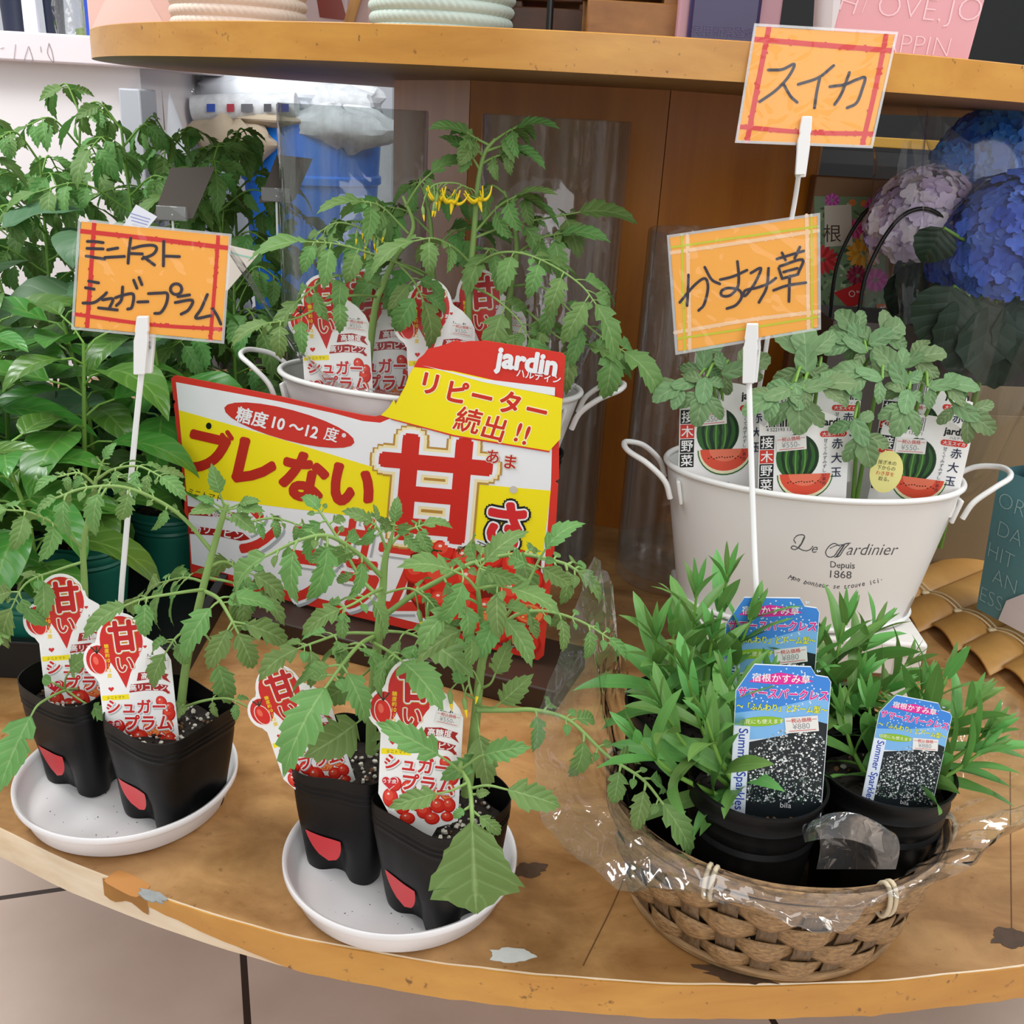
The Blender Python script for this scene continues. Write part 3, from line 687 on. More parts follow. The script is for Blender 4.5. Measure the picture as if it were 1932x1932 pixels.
TOWARD = V((0, -1, .55)).normalized()
def tomato_leaf(fol, stm, pts, Lt, pairs=3, size=None, seed=0, r=.0013, up=None, droop=.7, start=.3, hang=.35, wf=.58, smalls=True):
    """compound leaf: rachis tube through pts, terminal leaflet, side leaflet pairs and little in-between ones"""
    rnd = random.Random(seed); P = smoothpath(pts, 8); n = len(P)
    stm.tube(P, [r * (1 - .5 * i / n) for i in range(n)], 6)
    size = size or Lt * .8
    up0 = V(up) if up is not None else (V((0, 0, 1)) * .75 + TOWARD * .5)
    leaf_blade(fol, P[-1] - (P[-1] - P[-2]) * .3, (P[-1] - P[-3]), up0 + V((rnd.uniform(-.2, .2), rnd.uniform(-.2, .2), 0)), Lt, Lt * wf, droop=droop * rnd.uniform(.7, 1.3), seed=seed)
    for k in range(pairs):
        t = start + (.94 - start) * (k + .5) / pairs if pairs > 1 else .6
        for sgn in (-1, 1):
            i = min(n - 2, max(1, int((t + rnd.uniform(-.04, .04)) * n))); p = P[i]; tg = (P[i + 1] - P[i - 1]).normalized()
            u_ = (up0 - tg * up0.dot(tg)).normalized(); sd = tg.cross(u_) * sgn
            L = size * rnd.uniform(.75, 1.1) * (1.0 - .12 * abs(k - (pairs - 1) * .7))
            dr = (sd * .95 + tg * rnd.uniform(.25, .6) + V((0, 0, -hang * rnd.uniform(.5, 1.4)))).normalized()
            q = p + dr * L * .22 + u_ * .001
            stm.tube([p, p + dr * L * .12 + u_ * .0012, q], [r * .6, r * .5, r * .4], 5)
            leaf_blade(fol, q, dr + V((0, 0, -.12)), u_ + V((rnd.uniform(-.3, .3), 0, 0)), L, L * rnd.uniform(.5, .64), droop=droop * rnd.uniform(.6, 1.5), seed=seed * 31 + k * 2 + sgn, twist=rnd.uniform(-.3, .3))
        if smalls:
            for sgn in (-1, 1):
                if rnd.random() < .7:
                    i = min(n - 2, max(1, int((t + .09) * n))); p = P[i]; tg = (P[i + 1] - P[i - 1]).normalized()
                    u_ = (up0 - tg * up0.dot(tg)).normalized(); dr = (tg.cross(u_) * sgn + tg * .5).normalized(); L = size * rnd.uniform(.18, .32)
                    leaf_blade(fol, p + dr * .004, dr, u_, L, L * .7, 'small', droop=.4, seed=seed + k); stm.tube([p, p + dr * .005], r * .4, 4)

def single_leaf(fol, stm, pts, L, seed=0, up=None, wf=.6, droop=.6, r=.001, kind='tomato', fold=.22):
    P = smoothpath(pts, 5); stm.tube(P, [r * (1 - .4 * i / len(P)) for i in range(len(P))], 6)
    leaf_blade(fol, P[-1], P[-1] - P[-2], up if up is not None else V((0, 0, .8)) + TOWARD * .5, L, L * wf, kind, droop=droop, seed=seed, fold=fold)

leaf_tom = leafmat('tomato_leaf', '#698f4b', '#a8c282', .6, .24, 6.0, .5, .15)
leaf_tom_back = leafmat('tomato_leaf_back', '#639148', '#9abb78', .58, .26, 6.0, .4, .2)
leaf_tom_yel = leafmat('tomato_leaf_pale', '#82a83e', '#bccf74', .55, .3, 6.0, .5, .12)
stem_tom = pm('tomato_stem', '#7f9e55', .6, var=.2, vscale=40)
leaf_pep = leafmat('pepper_leaf', '#4d8030', '#8bad5a', .3, .22, 6.0, .45, .2, spec=.6)
leaf_egg = leafmat('eggplant_leaf', '#4a7048', '#7d8f76', .5, .15, 5.0, .5, .15)
stem_green = pm('seedling_stem', '#6f9a3f', .5, var=.15, vscale=30)
leaf_mel = leafmat('watermelon_leaf', '#6f8f5e', '#a9bf93', .62, .2, 5.0, .6, .12)
leaf_gyp = leafmat('gypsophila_leaf', '#66974a', '#86ad6a', .45, .2, 0.01, .2, .2)
leaf_hyd = leafmat('hydrangea_leaf', '#182f1c', '#2c4a30', .5, .15, 6.0, .5, .15)

def soil_mesh(name, rf, z, parent, seed, c=(0, 0), white=60, rs=.0015):
    """loose potting soil with pale grit; the heap is one part nobody could count"""
    rnd = random.Random(seed); b = MB(); dm = pm('potting_soil', '#231a14', .95, bump=.8, bscale=300); wm = pm('perlite', '#c9c3b6', .8); bm_ = pm('bark_bit', '#6a4a2c', .9)
    rows = []
    for i in range(7):
        row = []
        for j in range(28):
            a = 2 * PI * j / 28; rr = rf(a) * i / 6
            row.append(V((c[0] + rr * math.cos(a), c[1] + rr * math.sin(a), z + .004 * noise.noise((rr * 90 * math.cos(a), rr * 90 * math.sin(a), seed)))))
        rows.append(row)
    b.grid(rows, dm, close=True)
    for i in range(white + 60):
        a = rnd.uniform(0, 2 * PI); rr = rf(a) * .93 * math.sqrt(rnd.random()); s_ = rnd.uniform(.5, 1.6) * rs
        M = Matrix.Rotation(rnd.uniform(0, 6), 3, V((rnd.uniform(-1, 1), rnd.uniform(-1, 1), 1)).normalized())
        P = [M @ V((s_ * math.cos(t) * rnd.uniform(.7, 1.2), s_ * math.sin(t) * .8, q * s_ * .6)) for q in (-.7, .7) for t in (0, 1.25, 2.5, 3.8, 5.0)]
        o_ = V((c[0] + rr * math.cos(a), c[1] + rr * math.sin(a), z + .002))
        b.add([p + o_ for p in P], [(4, 3, 2, 1, 0), (5, 6, 7, 8, 9)] + [(k, (k + 1) % 5, 5 + (k + 1) % 5, 5 + k) for k in range(5)], wm if i < white else (bm_ if i % 3 == 0 else dm))
    o = b.build(name, None, parent, smooth=0); o['kind'] = 'stuff'; return o

black_pot = pm('black_vinyl', '#070708', .42, spec=.25, bump=.12, bscale=45)
def sq_r(a, s, k=4.5):
    return s / (abs(math.cos(a)) ** k + abs(math.sin(a)) ** k) ** (1 / k)
def square_pot(parent, seed, side=.080, base=.060, h=.093, sticker=True):
    """soft square vinyl pot with rounded corners, pressed-in notches low on each side and a red sticker"""
    rnd = random.Random(seed); b = MB(); n = 96; t = .0009
    wob = [rnd.uniform(-.0022, .0022) for _ in range(8)]
    def fn(a, k, z, ins=0, notch=True):
        f = max(0, min(1, z / h)); s_ = base / 2 + (side / 2 - base / 2) * (f ** .75)
        r = sq_r(a, s_, 4.6 + 1.2 * (1 - f))
        lip = 1.0
        for g in range(4):                                    # foot notches
            dlt = (a - g * PI / 2 + PI) % (2 * PI) - PI
            if f < .38 and notch:
                e = math.exp(-(dlt / .36) ** 4); r -= .0075 * e * (1 - f / .38) ** .35 * (1 if f < .33 else .5)
        r += .0011 * math.sin(z * 1500) * (1 if .80 < f < .94 else 0) * .5
        r += .0022 * noise.noise((math.cos(a) * 1.5 + seed, math.sin(a) * 1.5, z * 20))
        zz = z + (f ** 3) * (.0035 * math.sin(2 * a + seed) + .003 * noise.noise((math.cos(a) * 1.2, math.sin(a) * 1.2, seed)))
        return ((r - ins) * math.cos(a), (r - ins) * math.sin(a), zz)
    zs = [0, .002, .010, .018, .026, .031, .034, .040, .052, .064, .072] + [.0745 + .0011 * i for i in range(11)] + [.089, h]
    prof = [(0, z) for z in zs]
    b.lathe(prof, n, fn=lambda a, r, z: fn(a, r, z)); rows = []
    b.lathe([(0, h), (0, h - .004), (0, .078), (0, .06), (0, .03)], n, fn=lambda a, r, z: fn(a, r, z, t))
    b.lathe([(0, h), (1, h)], n, fn=lambda a, r, z: fn(a, r, z, 0 if r == 0 else t))
    bot = [V(fn(2 * PI * j / n, 0, 0)) for j in range(n)]; b.add(bot, [list(range(n))[::-1]])
    o = b.build('pot', black_pot, parent, smooth=60)
    return fn

def pot_frame(name, label, cat, c, rot, lean=(0, 0), z=.0035, group=None):
    return empty(name, label, cat, (c[0], c[1], z), (R(lean[0]), R(lean[1]), R(rot)), group)

def world_to(o, p):
    M = Matrix.LocRotScale(o.location, o.rotation_euler, o.scale)
    return M.inverted() @ V(p)
class Plant:
    """gathers one plant's stem and foliage in place coordinates, then hands them to its thing"""
    def __init__(s, root): s.root = root; s.f = MB(); s.s = MB(); s.fl = None
    def done(s, fm, sm, fname='foliage', sname='stem'):
        Mi = Matrix.LocRotScale(s.root.location, s.root.rotation_euler, s.root.scale).inverted()
        for b in (s.s, s.f): b.v = [tuple(Mi @ V(p)) for p in b.v]
        if s.s.v: s.s.build(sname, sm, s.root, smooth=180)
        if s.f.v: s.f.build(fname, fm, s.root, smooth=180)

def P3(l): return [at(*q) for q in l]
def place(o, p0, x, z):
    """seat an object: origin p0, local x and z along the given directions"""
    x = V(x).normalized(); z = V(z); z = (z - x * z.dot(x)).normalized(); y = z.cross(x)
    M = Matrix((x, y, z)).transposed()
    o.location = p0; o.rotation_euler = M.to_euler()
def seat_tag(o, bot, top, Y, yaw, lean, width_px=None):
    """label stuck in soil: its foot and its top as seen, on a plane at depth Y turned by yaw and leaning back"""
    n = Matrix.Rotation(R(yaw), 3, 'Z') @ (Matrix.Rotation(R(-lean), 3, 'X') @ V((0, -1, 0)))
    p0 = at(bot[0], bot[1], Y); p1 = on_plane(top[0], top[1], p0, n)
    z = (p1 - p0); x = (-n).cross(z)
    x = z.cross(n).normalized() * -1
    if x.x < 0: x = -x
    place(o, p0, x, z)
    return (p1 - p0).length
# ------------------------------------------------------------------ front tomato pots
sticker_red = pm('sticker_red', '#dd3a40', .4)
def red_sticker(root, fn, ang):
    b = MB(); rows = []
    for i in range(8):
        u = i / 7; z = .038 - .023 * u; hw = (1 - u ** 2.2) ** .5 * 23 if u < 1 else .4
        rows.append([V(fn(R(ang - hw + 2 * hw * j / 6 + 3 * u), 0, z, -.0006, False)) for j in range(7)])
    b.grid(rows, None, flip=False); o = b.build('sticker', sticker_red, root, recalc=False); o['label'] = 'red half-oval sticker'
def tomato_pot(c, rot, lean, label, seed, st_ang=-99):
    t = pot_frame('potted_tomato_seedling', label, 'plant', c, rot, lean, .0037, 'tomato seedlings in black pots on saucers')
    fn = square_pot(t, seed); red_sticker(t, fn, st_ang)
    soil_mesh('soil', lambda a: sq_r(a, .0355, 3.8), .073, t, seed, white=90)
    return t
tA1 = tomato_pot((-.338, .722), -27, (0, -2), 'tomato seedling at the back of the corner saucer, broad leaf hanging over its rim', 1)
tA2 = tomato_pot((-.2585, .683), -30, (0, 2), 'tomato seedling at the front of the corner saucer, its potting soil open to view', 2)
tB1 = tomato_pot((-.104, .640), -24, (0, 0), 'tall tomato seedling at the back of the nearest saucer, in front of the poster', 3)
tB2 = tomato_pot((-.036, .594), -38, (1, 0), 'tomato seedling at the front of the nearest saucer, one large leaf hanging down its pot', 4)

# ---- A1
p = Plant(tA1); f, s = p.f, p.s
st = P3([(160, 1330, .735), (160, 1124, .735), (157, 1036, .735), (168, 972, .735), (182, 900, .735)]); s.tube(smoothpath(st, 6), [.0033 - .0018 * i / 24 for i in range(25)], 8)
tomato_leaf(f, s, P3([(157, 1036, .735), (118, 1000, .72), (60, 968, .70), (12, 962, .69)]), .034, 2, .036, 11)
tomato_leaf(f, s, P3([(180, 915, .735), (150, 893, .73), (108, 900, .72)]), .022, 2, .018, 12)
tomato_leaf(f, s, P3([(182, 905, .735), (215, 885, .73), (262, 880, .72), (305, 900, .71)]), .026, 3, .024, 13)
tomato_leaf(f, s, P3([(184, 900, .735), (190, 880, .735), (196, 866, .735)]), .016, 1, .012, 14, up=(0, -1, .2))
tomato_leaf(f, s, P3([(168, 975, .735), (205, 915, .76), (225, 897, .78)]), .025, 2, .02, 15)
single_leaf(f, s, P3([(160, 1300, .725), (125, 1302, .70), (90, 1318, .685), (70, 1332, .675), (58, 1352, .668)]), .058, 16, wf=.66, droop=.25, up=(-.35, -1, .3), r=.0013)
single_leaf(f, s, P3([(125, 1302, .70), (150, 1320, .69), (172, 1333, .685)]), .022, 17, wf=.75, up=(0, -1, .3))
single_leaf(f, s, P3([(122, 1302, .70), (124, 1280, .695), (133, 1265, .69)]), .024, 18, wf=.8, up=(0, -.7, .7))
single_leaf(f, s, P3([(120, 1300, .70), (104, 1290, .695), (97, 1287, .695)]), .011, 19, wf=.9, up=(0, -1, .3), kind='small')
tomato_leaf(f, s, P3([(157, 1060, .735), (110, 1075, .72), (50, 1100, .70), (20, 1150, .69)]), .04, 2, .04, 20)
single_leaf(f, s, P3([(20, 1180, .70), (5, 1190, .69)]), .035, 21, wf=.7, up=(0, -.8, .6))
p.done(leaf_tom, stem_tom)
# ---- A2
p = Plant(tA2); f, s = p.f, p.s
st = P3([(340, 1345, .685), (352, 1250, .685), (378, 1130, .685), (401, 1041, .69), (420, 975, .69), (428, 950, .69)]); s.tube(smoothpath(st, 6), [.0036 - .0018 * i / 30 for i in range(31)], 8)
tomato_leaf(f, s, P3([(401, 1041, .69), (335, 968, .68), (245, 922, .665), (165, 920, .66), (105, 940, .655)]), .022, 4, .031, 31, start=.2, hang=.9, r=.0016)
for k, (x, y, L) in enumerate(((392, 966, .02), (404, 905, .022), (468, 962, .022), (452, 985, .024), (480, 945, .016), (385, 945, .014))):
    single_leaf(f, s, P3([(425, 962, .69), ((425 + x) / 2, (955 + y) / 2, .685)]), L, 40 + k, up=(0, -.6, .8))
tomato_leaf(f, s, P3([(420, 975, .69), (460, 985, .70), (520, 978, .71), (590, 1000, .72)]), .022, 3, .018, 47)
tomato_leaf(f, s, P3([(386, 1115, .685), (412, 1130, .66), (434, 1165, .645), (450, 1196, .64)]), .032, 2, .042, 50, start=.15, hang=.2, r=.0017)
tomato_leaf(f, s, P3([(386, 1112, .685), (340, 1118, .665), (270, 1130, .65), (235, 1143, .645)]), .040, 1, .03, 51, r=.0014)
tomato_leaf(f, s, P3([(390, 1100, .69), (350, 1090, .71), (300, 1100, .72)]), .036, 2, .034, 52)
tomato_leaf(f, s, P3([(392, 1090, .69), (440, 1100, .70), (480, 1120, .70)]), .036, 2, .03, 53)
tomato_leaf(f, s, P3([(395, 1070, .69), (420, 1060, .70), (450, 1070, .71), (480, 1085, .71)]), .034, 2, .034, 54)
tomato_leaf(f, s, P3([(345, 1335, .68), (385, 1322, .67), (430, 1318, .665), (470, 1335, .66)]), .012, 2, .016, 55, smalls=False)
single_leaf(f, s, P3([(372, 1180, .685), (400, 1215, .68), (412, 1255, .675)]), .036, 56, up=(.3, -1, .2))
single_leaf(f, s, P3([(346, 1330, .68), (338, 1335, .665)]), .03, 57, up=(-.5, -1, .3), wf=.5)
tomato_leaf(f, s, P3([(360, 1190, .685), (335, 1200, .665), (310, 1235, .655)]), .03, 1, .026, 58)
p.done(leaf_tom, stem_tom)
# ---- B1
p = Plant(tB1); f, s = p.f, p.s
st = P3([(700, 1420, .64), (702, 1330, .64), (714, 1198, .64), (722, 1115, .645), (727, 1053, .645), (736, 1024, .645)]); s.tube(smoothpath(st, 6), [.0042 - .0024 * i / 30 for i in range(31)], 8)
tomato_leaf(f, s, P3([(722, 1090, .645), (680, 1048, .63), (623, 1012, .61), (569, 1018, .60), (500, 1050, .60)]), .052, 3, .038, 61, start=.15, hang=.9, r=.0018)
tomato_leaf(f, s, P3([(720, 1130, .645), (680, 1090, .66), (640, 1020, .67), (600, 960, .68)]), .022, 3, .022, 62, r=.0016)
tomato_leaf(f, s, P3([(720, 1165, .64), (780, 1122, .64), (838, 1090, .64), (896, 1061, .64), (979, 1046, .645), (1060, 1062, .65), (1090, 1078, .65)]), .038, 5, .034, 63, start=.12, r=.0022, hang=.3, wf=.42)
tomato_leaf(f, s, P3([(708, 1200, .64), (680, 1215, .62), (649, 1250, .59), (612, 1300, .57)]), .060, 2, .046, 64, start=.1, hang=.25, r=.0019, wf=.55, up=(-.2, -.8, .7))
tomato_leaf(f, s, P3([(712, 1195, .64), (650, 1195, .63), (600, 1210, .61), (560, 1225, .60)]), .034, 2, .03, 65)
tomato_leaf(f, s, P3([(716, 1190, .64), (770, 1195, .62), (815, 1215, .60)]), .04, 2, .036, 66)
tomato_leaf(f, s, P3([(730, 1040, .645), (715, 1000, .64), (700, 985, .635)]), .022, 2, .016, 67, up=(0, -.7, .7))
tomato_leaf(f, s, P3([(734, 1030, .645), (760, 1005, .65), (800, 990, .655)]), .024, 2, .02, 68)
tomato_leaf(f, s, P3([(736, 1024, .645), (742, 1000, .645), (744, 985, .645)]), .018, 2, .013, 69, up=(0, -1, .3))
tomato_leaf(f, s, P3([(722, 1110, .645), (700, 1120, .61), (665, 1140, .59), (640, 1150, .585)]), .03, 2, .026, 70)
single_leaf(f, s, P3([(703, 1330, .64), (690, 1350, .62), (672, 1365, .61)]), .042, 71, up=(.2, -1, .4), wf=.8)
single_leaf(f, s, P3([(703, 1340, .64), (720, 1350, .62), (727, 1370, .61)]), .036, 72, up=(.2, -1, .4), wf=.7)
single_leaf(f, s, P3([(708, 1250, .64), (690, 1270, .66), (668, 1285, .66)]), .035, 73, up=(0, -1, .4), wf=.7)
tomato_leaf(f, s, P3([(700, 1210, .64), (735, 1230, .60), (762, 1250, .585)]), .044, 1, .03, 74, wf=.62)
p.done(leaf_tom, stem_tom)
# ---- B2
p = Plant(tB2); f, s = p.f, p.s
st = P3([(880, 1500, .60), (893, 1400, .60), (903, 1300, .605), (912, 1240, .605), (938, 1190, .605)]); s.tube(smoothpath(st, 6), [.004 - .0018 * i / 24 for i in range(25)], 8)
s.tube(smoothpath(P3([(909, 1262, .605), (912, 1200, .60), (906, 1150, .595), (900, 1100, .59)]), 6), [.0026 - .0012 * i / 18 for i in range(19)], 7)
for k, q in enumerate(([(905, 1140, .595), (880, 1130, .585), (850, 1150, .575)], [(902, 1115, .59), (880, 1090, .585), (850, 1075, .58)], [(900, 1100, .59), (905, 1075, .59), (915, 1060, .59)], [(902, 1110, .59), (935, 1105, .585), (965, 1110, .58)], [(905, 1150, .595), (935, 1150, .585), (955, 1170, .58)], [(906, 1165, .595), (890, 1180, .58), (868, 1190, .575)])):
    tomato_leaf(f, s, P3(q), .034, 1, .028, 80 + k, r=.0012)
tomato_leaf(f, s, P3([(938, 1190, .605), (975, 1160, .61), (1029, 1153, .615), (1095, 1172, .62), (1150, 1205, .62)]), .030, 3, .026, 88, start=.25, r=.0015, hang=.5, wf=.36)
tomato_leaf(f, s, P3([(938, 1185, .605), (985, 1120, .61), (1015, 1060, .615), (1030, 1035, .615)]), .032, 1, .026, 89, r=.0013)
tomato_leaf(f, s, P3([(900, 1340, .60), (960, 1340, .60), (1010, 1340, .60), (1075, 1360, .60), (1145, 1425, .59), (1212, 1470, .575), (1252, 1518, .565)]), .046, 4, .032, 90, start=.3, r=.0019, hang=.35, wf=.42)
single_leaf(f, s, P3([(892, 1400, .60), (920, 1420, .575), (905, 1430, .57)]), .03, 91, up=(-.2, -.8, .6), wf=.5)
for k, q in enumerate(([(898, 1345, .60), (902, 1370, .58), (905, 1388, .575)], [(898, 1330, .60), (930, 1335, .58), (945, 1325, .575)], [(905, 1300, .60), (925, 1290, .585), (935, 1270, .58)], [(900, 1320, .60), (880, 1310, .59), (872, 1290, .585)])):
    single_leaf(f, s, P3(q), (.036, .03, .026, .018)[k], 95 + k, up=(0, -.9, .5))
# drooping front leaf with its broad end
s.tube(smoothpath(P3([(890, 1420, .60), (868, 1445, .56), (885, 1480, .53), (890, 1525, .51), (891, 1560, .505)]), 6), [.0017 - .0004 * i / 24 for i in range(25)], 7)
leaf_blade(f, at(891, 1552, .505), at(896, 1700, .487) - at(891, 1552, .505), (0, -1, .45), .0590, .056, 'broad', droop=.3, fold=.1, seed=100)
for k, (q, L, w) in enumerate((([(880, 1478, .53), (850, 1492, .52), (822, 1498, .512)], .030, .5), ([(886, 1488, .525), (920, 1482, .52), (958, 1490, .515)], .036, .55), ([(872, 1460, .545), (850, 1440, .535), (826, 1424, .53)], .044, .45), ([(872, 1450, .55), (900, 1430, .545), (915, 1424, .54)], .032, .55), ([(892, 1530, .51), (905, 1540, .508)], .02, .5), ([(888, 1500, .52), (898, 1498, .518)], .009, .8), ([(886, 1522, .512), (876, 1528, .51)], .009, .8))):
    single_leaf(f, s, P3(q), L, 101 + k, up=(0, -.75, .7), wf=w, droop=.9)
p.done(leaf_tom, stem_tom)
# yellow closed flowers hanging on B1/B2
def flower_truss(root, base, pts, seed, n=5, open_=0):
    rnd = random.Random(seed); b = MB(); y = MB(); P = smoothpath(pts, 6); b.tube(P, [.0009] * len(P), 6)
    for k in range(n):
        i = int(len(P) * (.45 + .5 * k / n)); q = P[min(i, len(P) - 1)]
        e = q + V((rnd.uniform(-.012, .012), rnd.uniform(-.006, .002), -rnd.uniform(.008, .016))); b.tube(smoothpath([q, q.lerp(e, .5) + V((0, -.002, .003)), e], 4), .0006, 5)
        d = V((rnd.uniform(-.3, .3), -.2, -1)).normalized(); sd = d.orthogonal().normalized(); w = d.cross(sd)
        if k < open_:
            for j in range(5):
                a = 2 * PI * j / 5; o_ = sd * math.cos(a) + w * math.sin(a)
                y.tube(smoothpath([e, e + o_ * .006 + d * .003, e + o_ * .0115 - d * .001, e + o_ * .0150 - d * .008], 4), [.0008 + .0015 * math.sin(PI * min(1, .15 + i / 12)) * (1 - i / 13) for i in range(13)], 5)
            y.tube([e, e + d * .006, e + d * .0135], [.0026, .0022, .0005], 7)
            for j in range(5):
                a = 2 * PI * (j + .5) / 5; o_ = sd * math.cos(a) + w * math.sin(a); b.tube([e, e + o_ * .004 - d * .001, e + o_ * .0075 - d * .004], [.0006, .0008, .0002], 5)
        else:
            b.tube([e, e + d * .003, e + d * .008, e + d * .012], [.0006, .0019, .0014, .0003], 7)
            y.tube([e + d * .006, e + d * .010, e + d * .0145], [.0011, .0012, .0003], 7)
    Mi = Matrix.LocRotScale(root.location, root.rotation_euler, root.scale).inverted()
    for q in (b, y): q.v = [tuple(Mi @ V(v)) for v in q.v]
    b.build('flower_truss', stem_tom, root, smooth=180); o = y.build('flower_petals', pm('flower_yellow', '#f3d21c', .5), root, smooth=180)
flower_truss(tB1, None, P3([(722, 1120, .64), (770, 1110, .635), (800, 1125, .63), (815, 1140, .63)]), 5, 4)
flower_truss(tB2, None, P3([(915, 1230, .60), (890, 1250, .59), (884, 1280, .588), (890, 1310, .587)]), 6, 3)

# ---- labels stuck in the four pots
def plant_label(proto_fn, name, label, cat, group, bot, top, Y, yaw, lean, H):
    t = empty(name, label, cat, group=group)
    return t
proto_tom = None
def tomato_tag(label, bot, top, Y, yaw, lean, hmm=115.5):
    global proto_tom
    if proto_tom is None:
        proto_tom = empty('plant_label', label, 'label', group='sugar plum tomato labels'); make_tomato_tag(proto_tom); o = proto_tom
    else: o = copy_tree(proto_tom)
    o['label'] = label
    L = seat_tag(o, bot, top, Y, yaw, lean); k = L / (hmm / 1000); o.scale = (k, k, k); print('TAG', label[:40], round(k, 3))
    return o
tomato_tag('tomato plant label in the pot at the back of the corner saucer, partly behind another', (160, 1335), (133, 1081), .712, 10, 12)
tomato_tag('tomato plant label in the pot at the front of the corner saucer', (272, 1410), (244, 1155), .668, 5, 12)
tomato_tag('tomato plant label half covered by a drooping leaf, back pot of the nearest saucer', (606, 1476), (530, 1250), .622, 5, 8)
tomato_tag('tomato plant label in the front pot of the nearest saucer, crossed by a leaf', (790, 1530), (803, 1243), .576, 0, 12)
# ------------------------------------------------------------------ oval white planters
enamel = pm('white_enamel', '#e6e5e2', .32, spec=.5, var=.03, vscale=12)
grey_ink = ink('#55565a')
class Oval:
    def __init__(s, c, z0, a1, b1, a0, b0, h, yaw):
        s.c, s.z0, s.a1, s.b1, s.a0, s.b0, s.h, s.yaw = V((c[0], c[1], 0)), z0, a1, b1, a0, b0, h, R(yaw)
    def ab(s, z):
        f = (z - s.z0) / s.h; return s.a0 + (s.a1 - s.a0) * f, s.b0 + (s.b1 - s.b0) * f
    def lip(s, a): return 0.0
    def hit(s, px, py, off=.0004):
        d = CM.to_3x3() @ V(((px - 966) / 1937, (966 - py) / 1937, -1)); o = V((0, 0, CAMH)); t = (s.c.y - .13 - 0) / d.y
        cy, sy = math.cos(-s.yaw), math.sin(-s.yaw)
        for i in range(900):
            p = o + d * t; q = p - s.c; x, y = q.x * cy - q.y * sy, q.x * sy + q.y * cy; a, b = s.ab(p.z)
            if (x / a) ** 2 + (y / b) ** 2 < 1: break
            t += .0004 / d.y
        return p - d.normalized() * off
def oval_planter(label, O, group):
    t = empty('oval_planter', label, 'planter', (O.c.x, O.c.y, O.z0), (0, 0, O.yaw), group)
    b = MB(); n = 96; th = .0012
    prof = [(z, 0) for z in [0, .002] + [O.h * i / 8 for i in range(1, 9)]]
    rows = []
    def ringp(z, ins):
        a, bb = O.ab(O.z0 + z)
        return [V(((a - ins) * math.cos(2 * PI * j / n), (bb - ins) * math.sin(2 * PI * j / n), z)) for j in range(n)]
    b.grid([ringp(z, 0) for z, _ in prof], None, close=True)
    b.grid([ringp(z, th) for z, _ in prof][::-1], None, close=True)
    b.add(ringp(0, 0), [list(range(n))[::-1]]); b.add(ringp(.002, th), [list(range(n))])
    b.build('body', enamel, t, smooth=50)
    r = MB(); r.tube(ringp(O.h, 0), .0032, 10, closed=True); r.build('rim', enamel, t, smooth=180)
    r = MB(); r.tube([p * 1.0 for p in ringp(.004, -.0008)], .0026, 8, closed=True); r.build('base_bead', enamel, t, smooth=180)
    for sg in (-1, 1):
        hb = MB(); a = O.a1
        pts = [V((sg * (a - .004), -.034, O.h - .030)), V((sg * (a + .0035), -.034, O.h - .012)), V((sg * (a + .022), -.031, O.h + .004)), V((sg * (a + .040), -.018, O.h + .011)), V((sg * (a + .045), 0, O.h + .013)), V((sg * (a + .040), .018, O.h + .011)), V((sg * (a + .022), .031, O.h + .004)), V((sg * (a + .0035), .034, O.h - .012)), V((sg * (a - .004), .034, O.h - .030))]
        hb.tube(smoothpath(pts, 6), .003, 8)
        o = hb.build('handle', enamel, t, smooth=180)
        for y in (-.034, .034):
            e = MB(); x = a * math.sqrt(1 - (y / O.b1) ** 2) * .985
            e.box((sg * (x + .0005), y, O.h - .022), (.004, .011, .026), None, Matrix.Rotation(sg * .22, 3, 'Y'))
            k = e.build('handle_ear', enamel, o, bevel=.0015)
    return t
OR_ = Oval((.306, 1.005), .066, .150, .092, .122, .072, .150, -2)
OL = Oval((-.098, 1.085), .120, .165, .088, .122, .070, .147, -8)
pr = oval_planter('white oval metal planter with dark French lettering, holding watermelon seedlings', OR_, 'white oval metal planters with wire handles')
pl = oval_planter('plain white oval metal planter behind the red and yellow poster, holding tomato plants', OL, 'white oval metal planters with wire handles')
# lettering on the right planter
Mi = Matrix.LocRotScale(pr.location, pr.rotation_euler, pr.scale).inverted()
A = Art(lambda u, v, l: Mi @ OR_.hit(u, v, .0003 + .00004 * l), -1)
def zc(pts, o=(1182, 700), k=2.576): return [(o[0] + x / k, o[1] + y / k) for x, y in pts]
A.stroke(zc([(822, 836), (814, 818), (830, 800), (856, 796), (866, 806), (856, 830), (838, 856), (818, 868), (800, 860), (812, 850), (838, 862), (868, 874), (892, 868), (906, 852)]), 2.0, grey_ink, 0)
A.stroke(zc([(864, 808), (852, 836), (838, 856)]), 3.0, grey_ink, .5)
A.text('e', *zc([(900, 882)])[0], 25, grey_ink, 1, bold=.0, rot=-4, shear=.35)
A.stroke(zc([(1035, 850), (1010, 838), (985, 852), (968, 880), (980, 903), (1008, 900), (1030, 870), (1052, 845), (1082, 838), (1060, 862), (1036, 898), (1012, 905)]), 1.9, grey_ink, 2)
A.stroke(zc([(1058, 845), (1040, 875), (1022, 900)]), 3.0, grey_ink, 2.5)
A.stroke(zc([(990, 862), (1015, 850), (1060, 842), (1090, 836)]), 1.4, grey_ink, 3)
A.text('ardinier', *zc([(1068, 894)])[0], 31, grey_ink, 1, bold=-.004, rot=0, shear=.42, sx=.98)
A.text('Depuis', *zc([(1050, 948)])[0], 17, grey_ink, 1, bold=.012, rot=-3, al='c')
A.text('1868', *zc([(1042, 989)])[0], 20, grey_ink, 1, bold=.004, rot=-3, al='c', sx=1.15)
msg = 'Mon bonheur se trouve ici.'; n = len(msg)
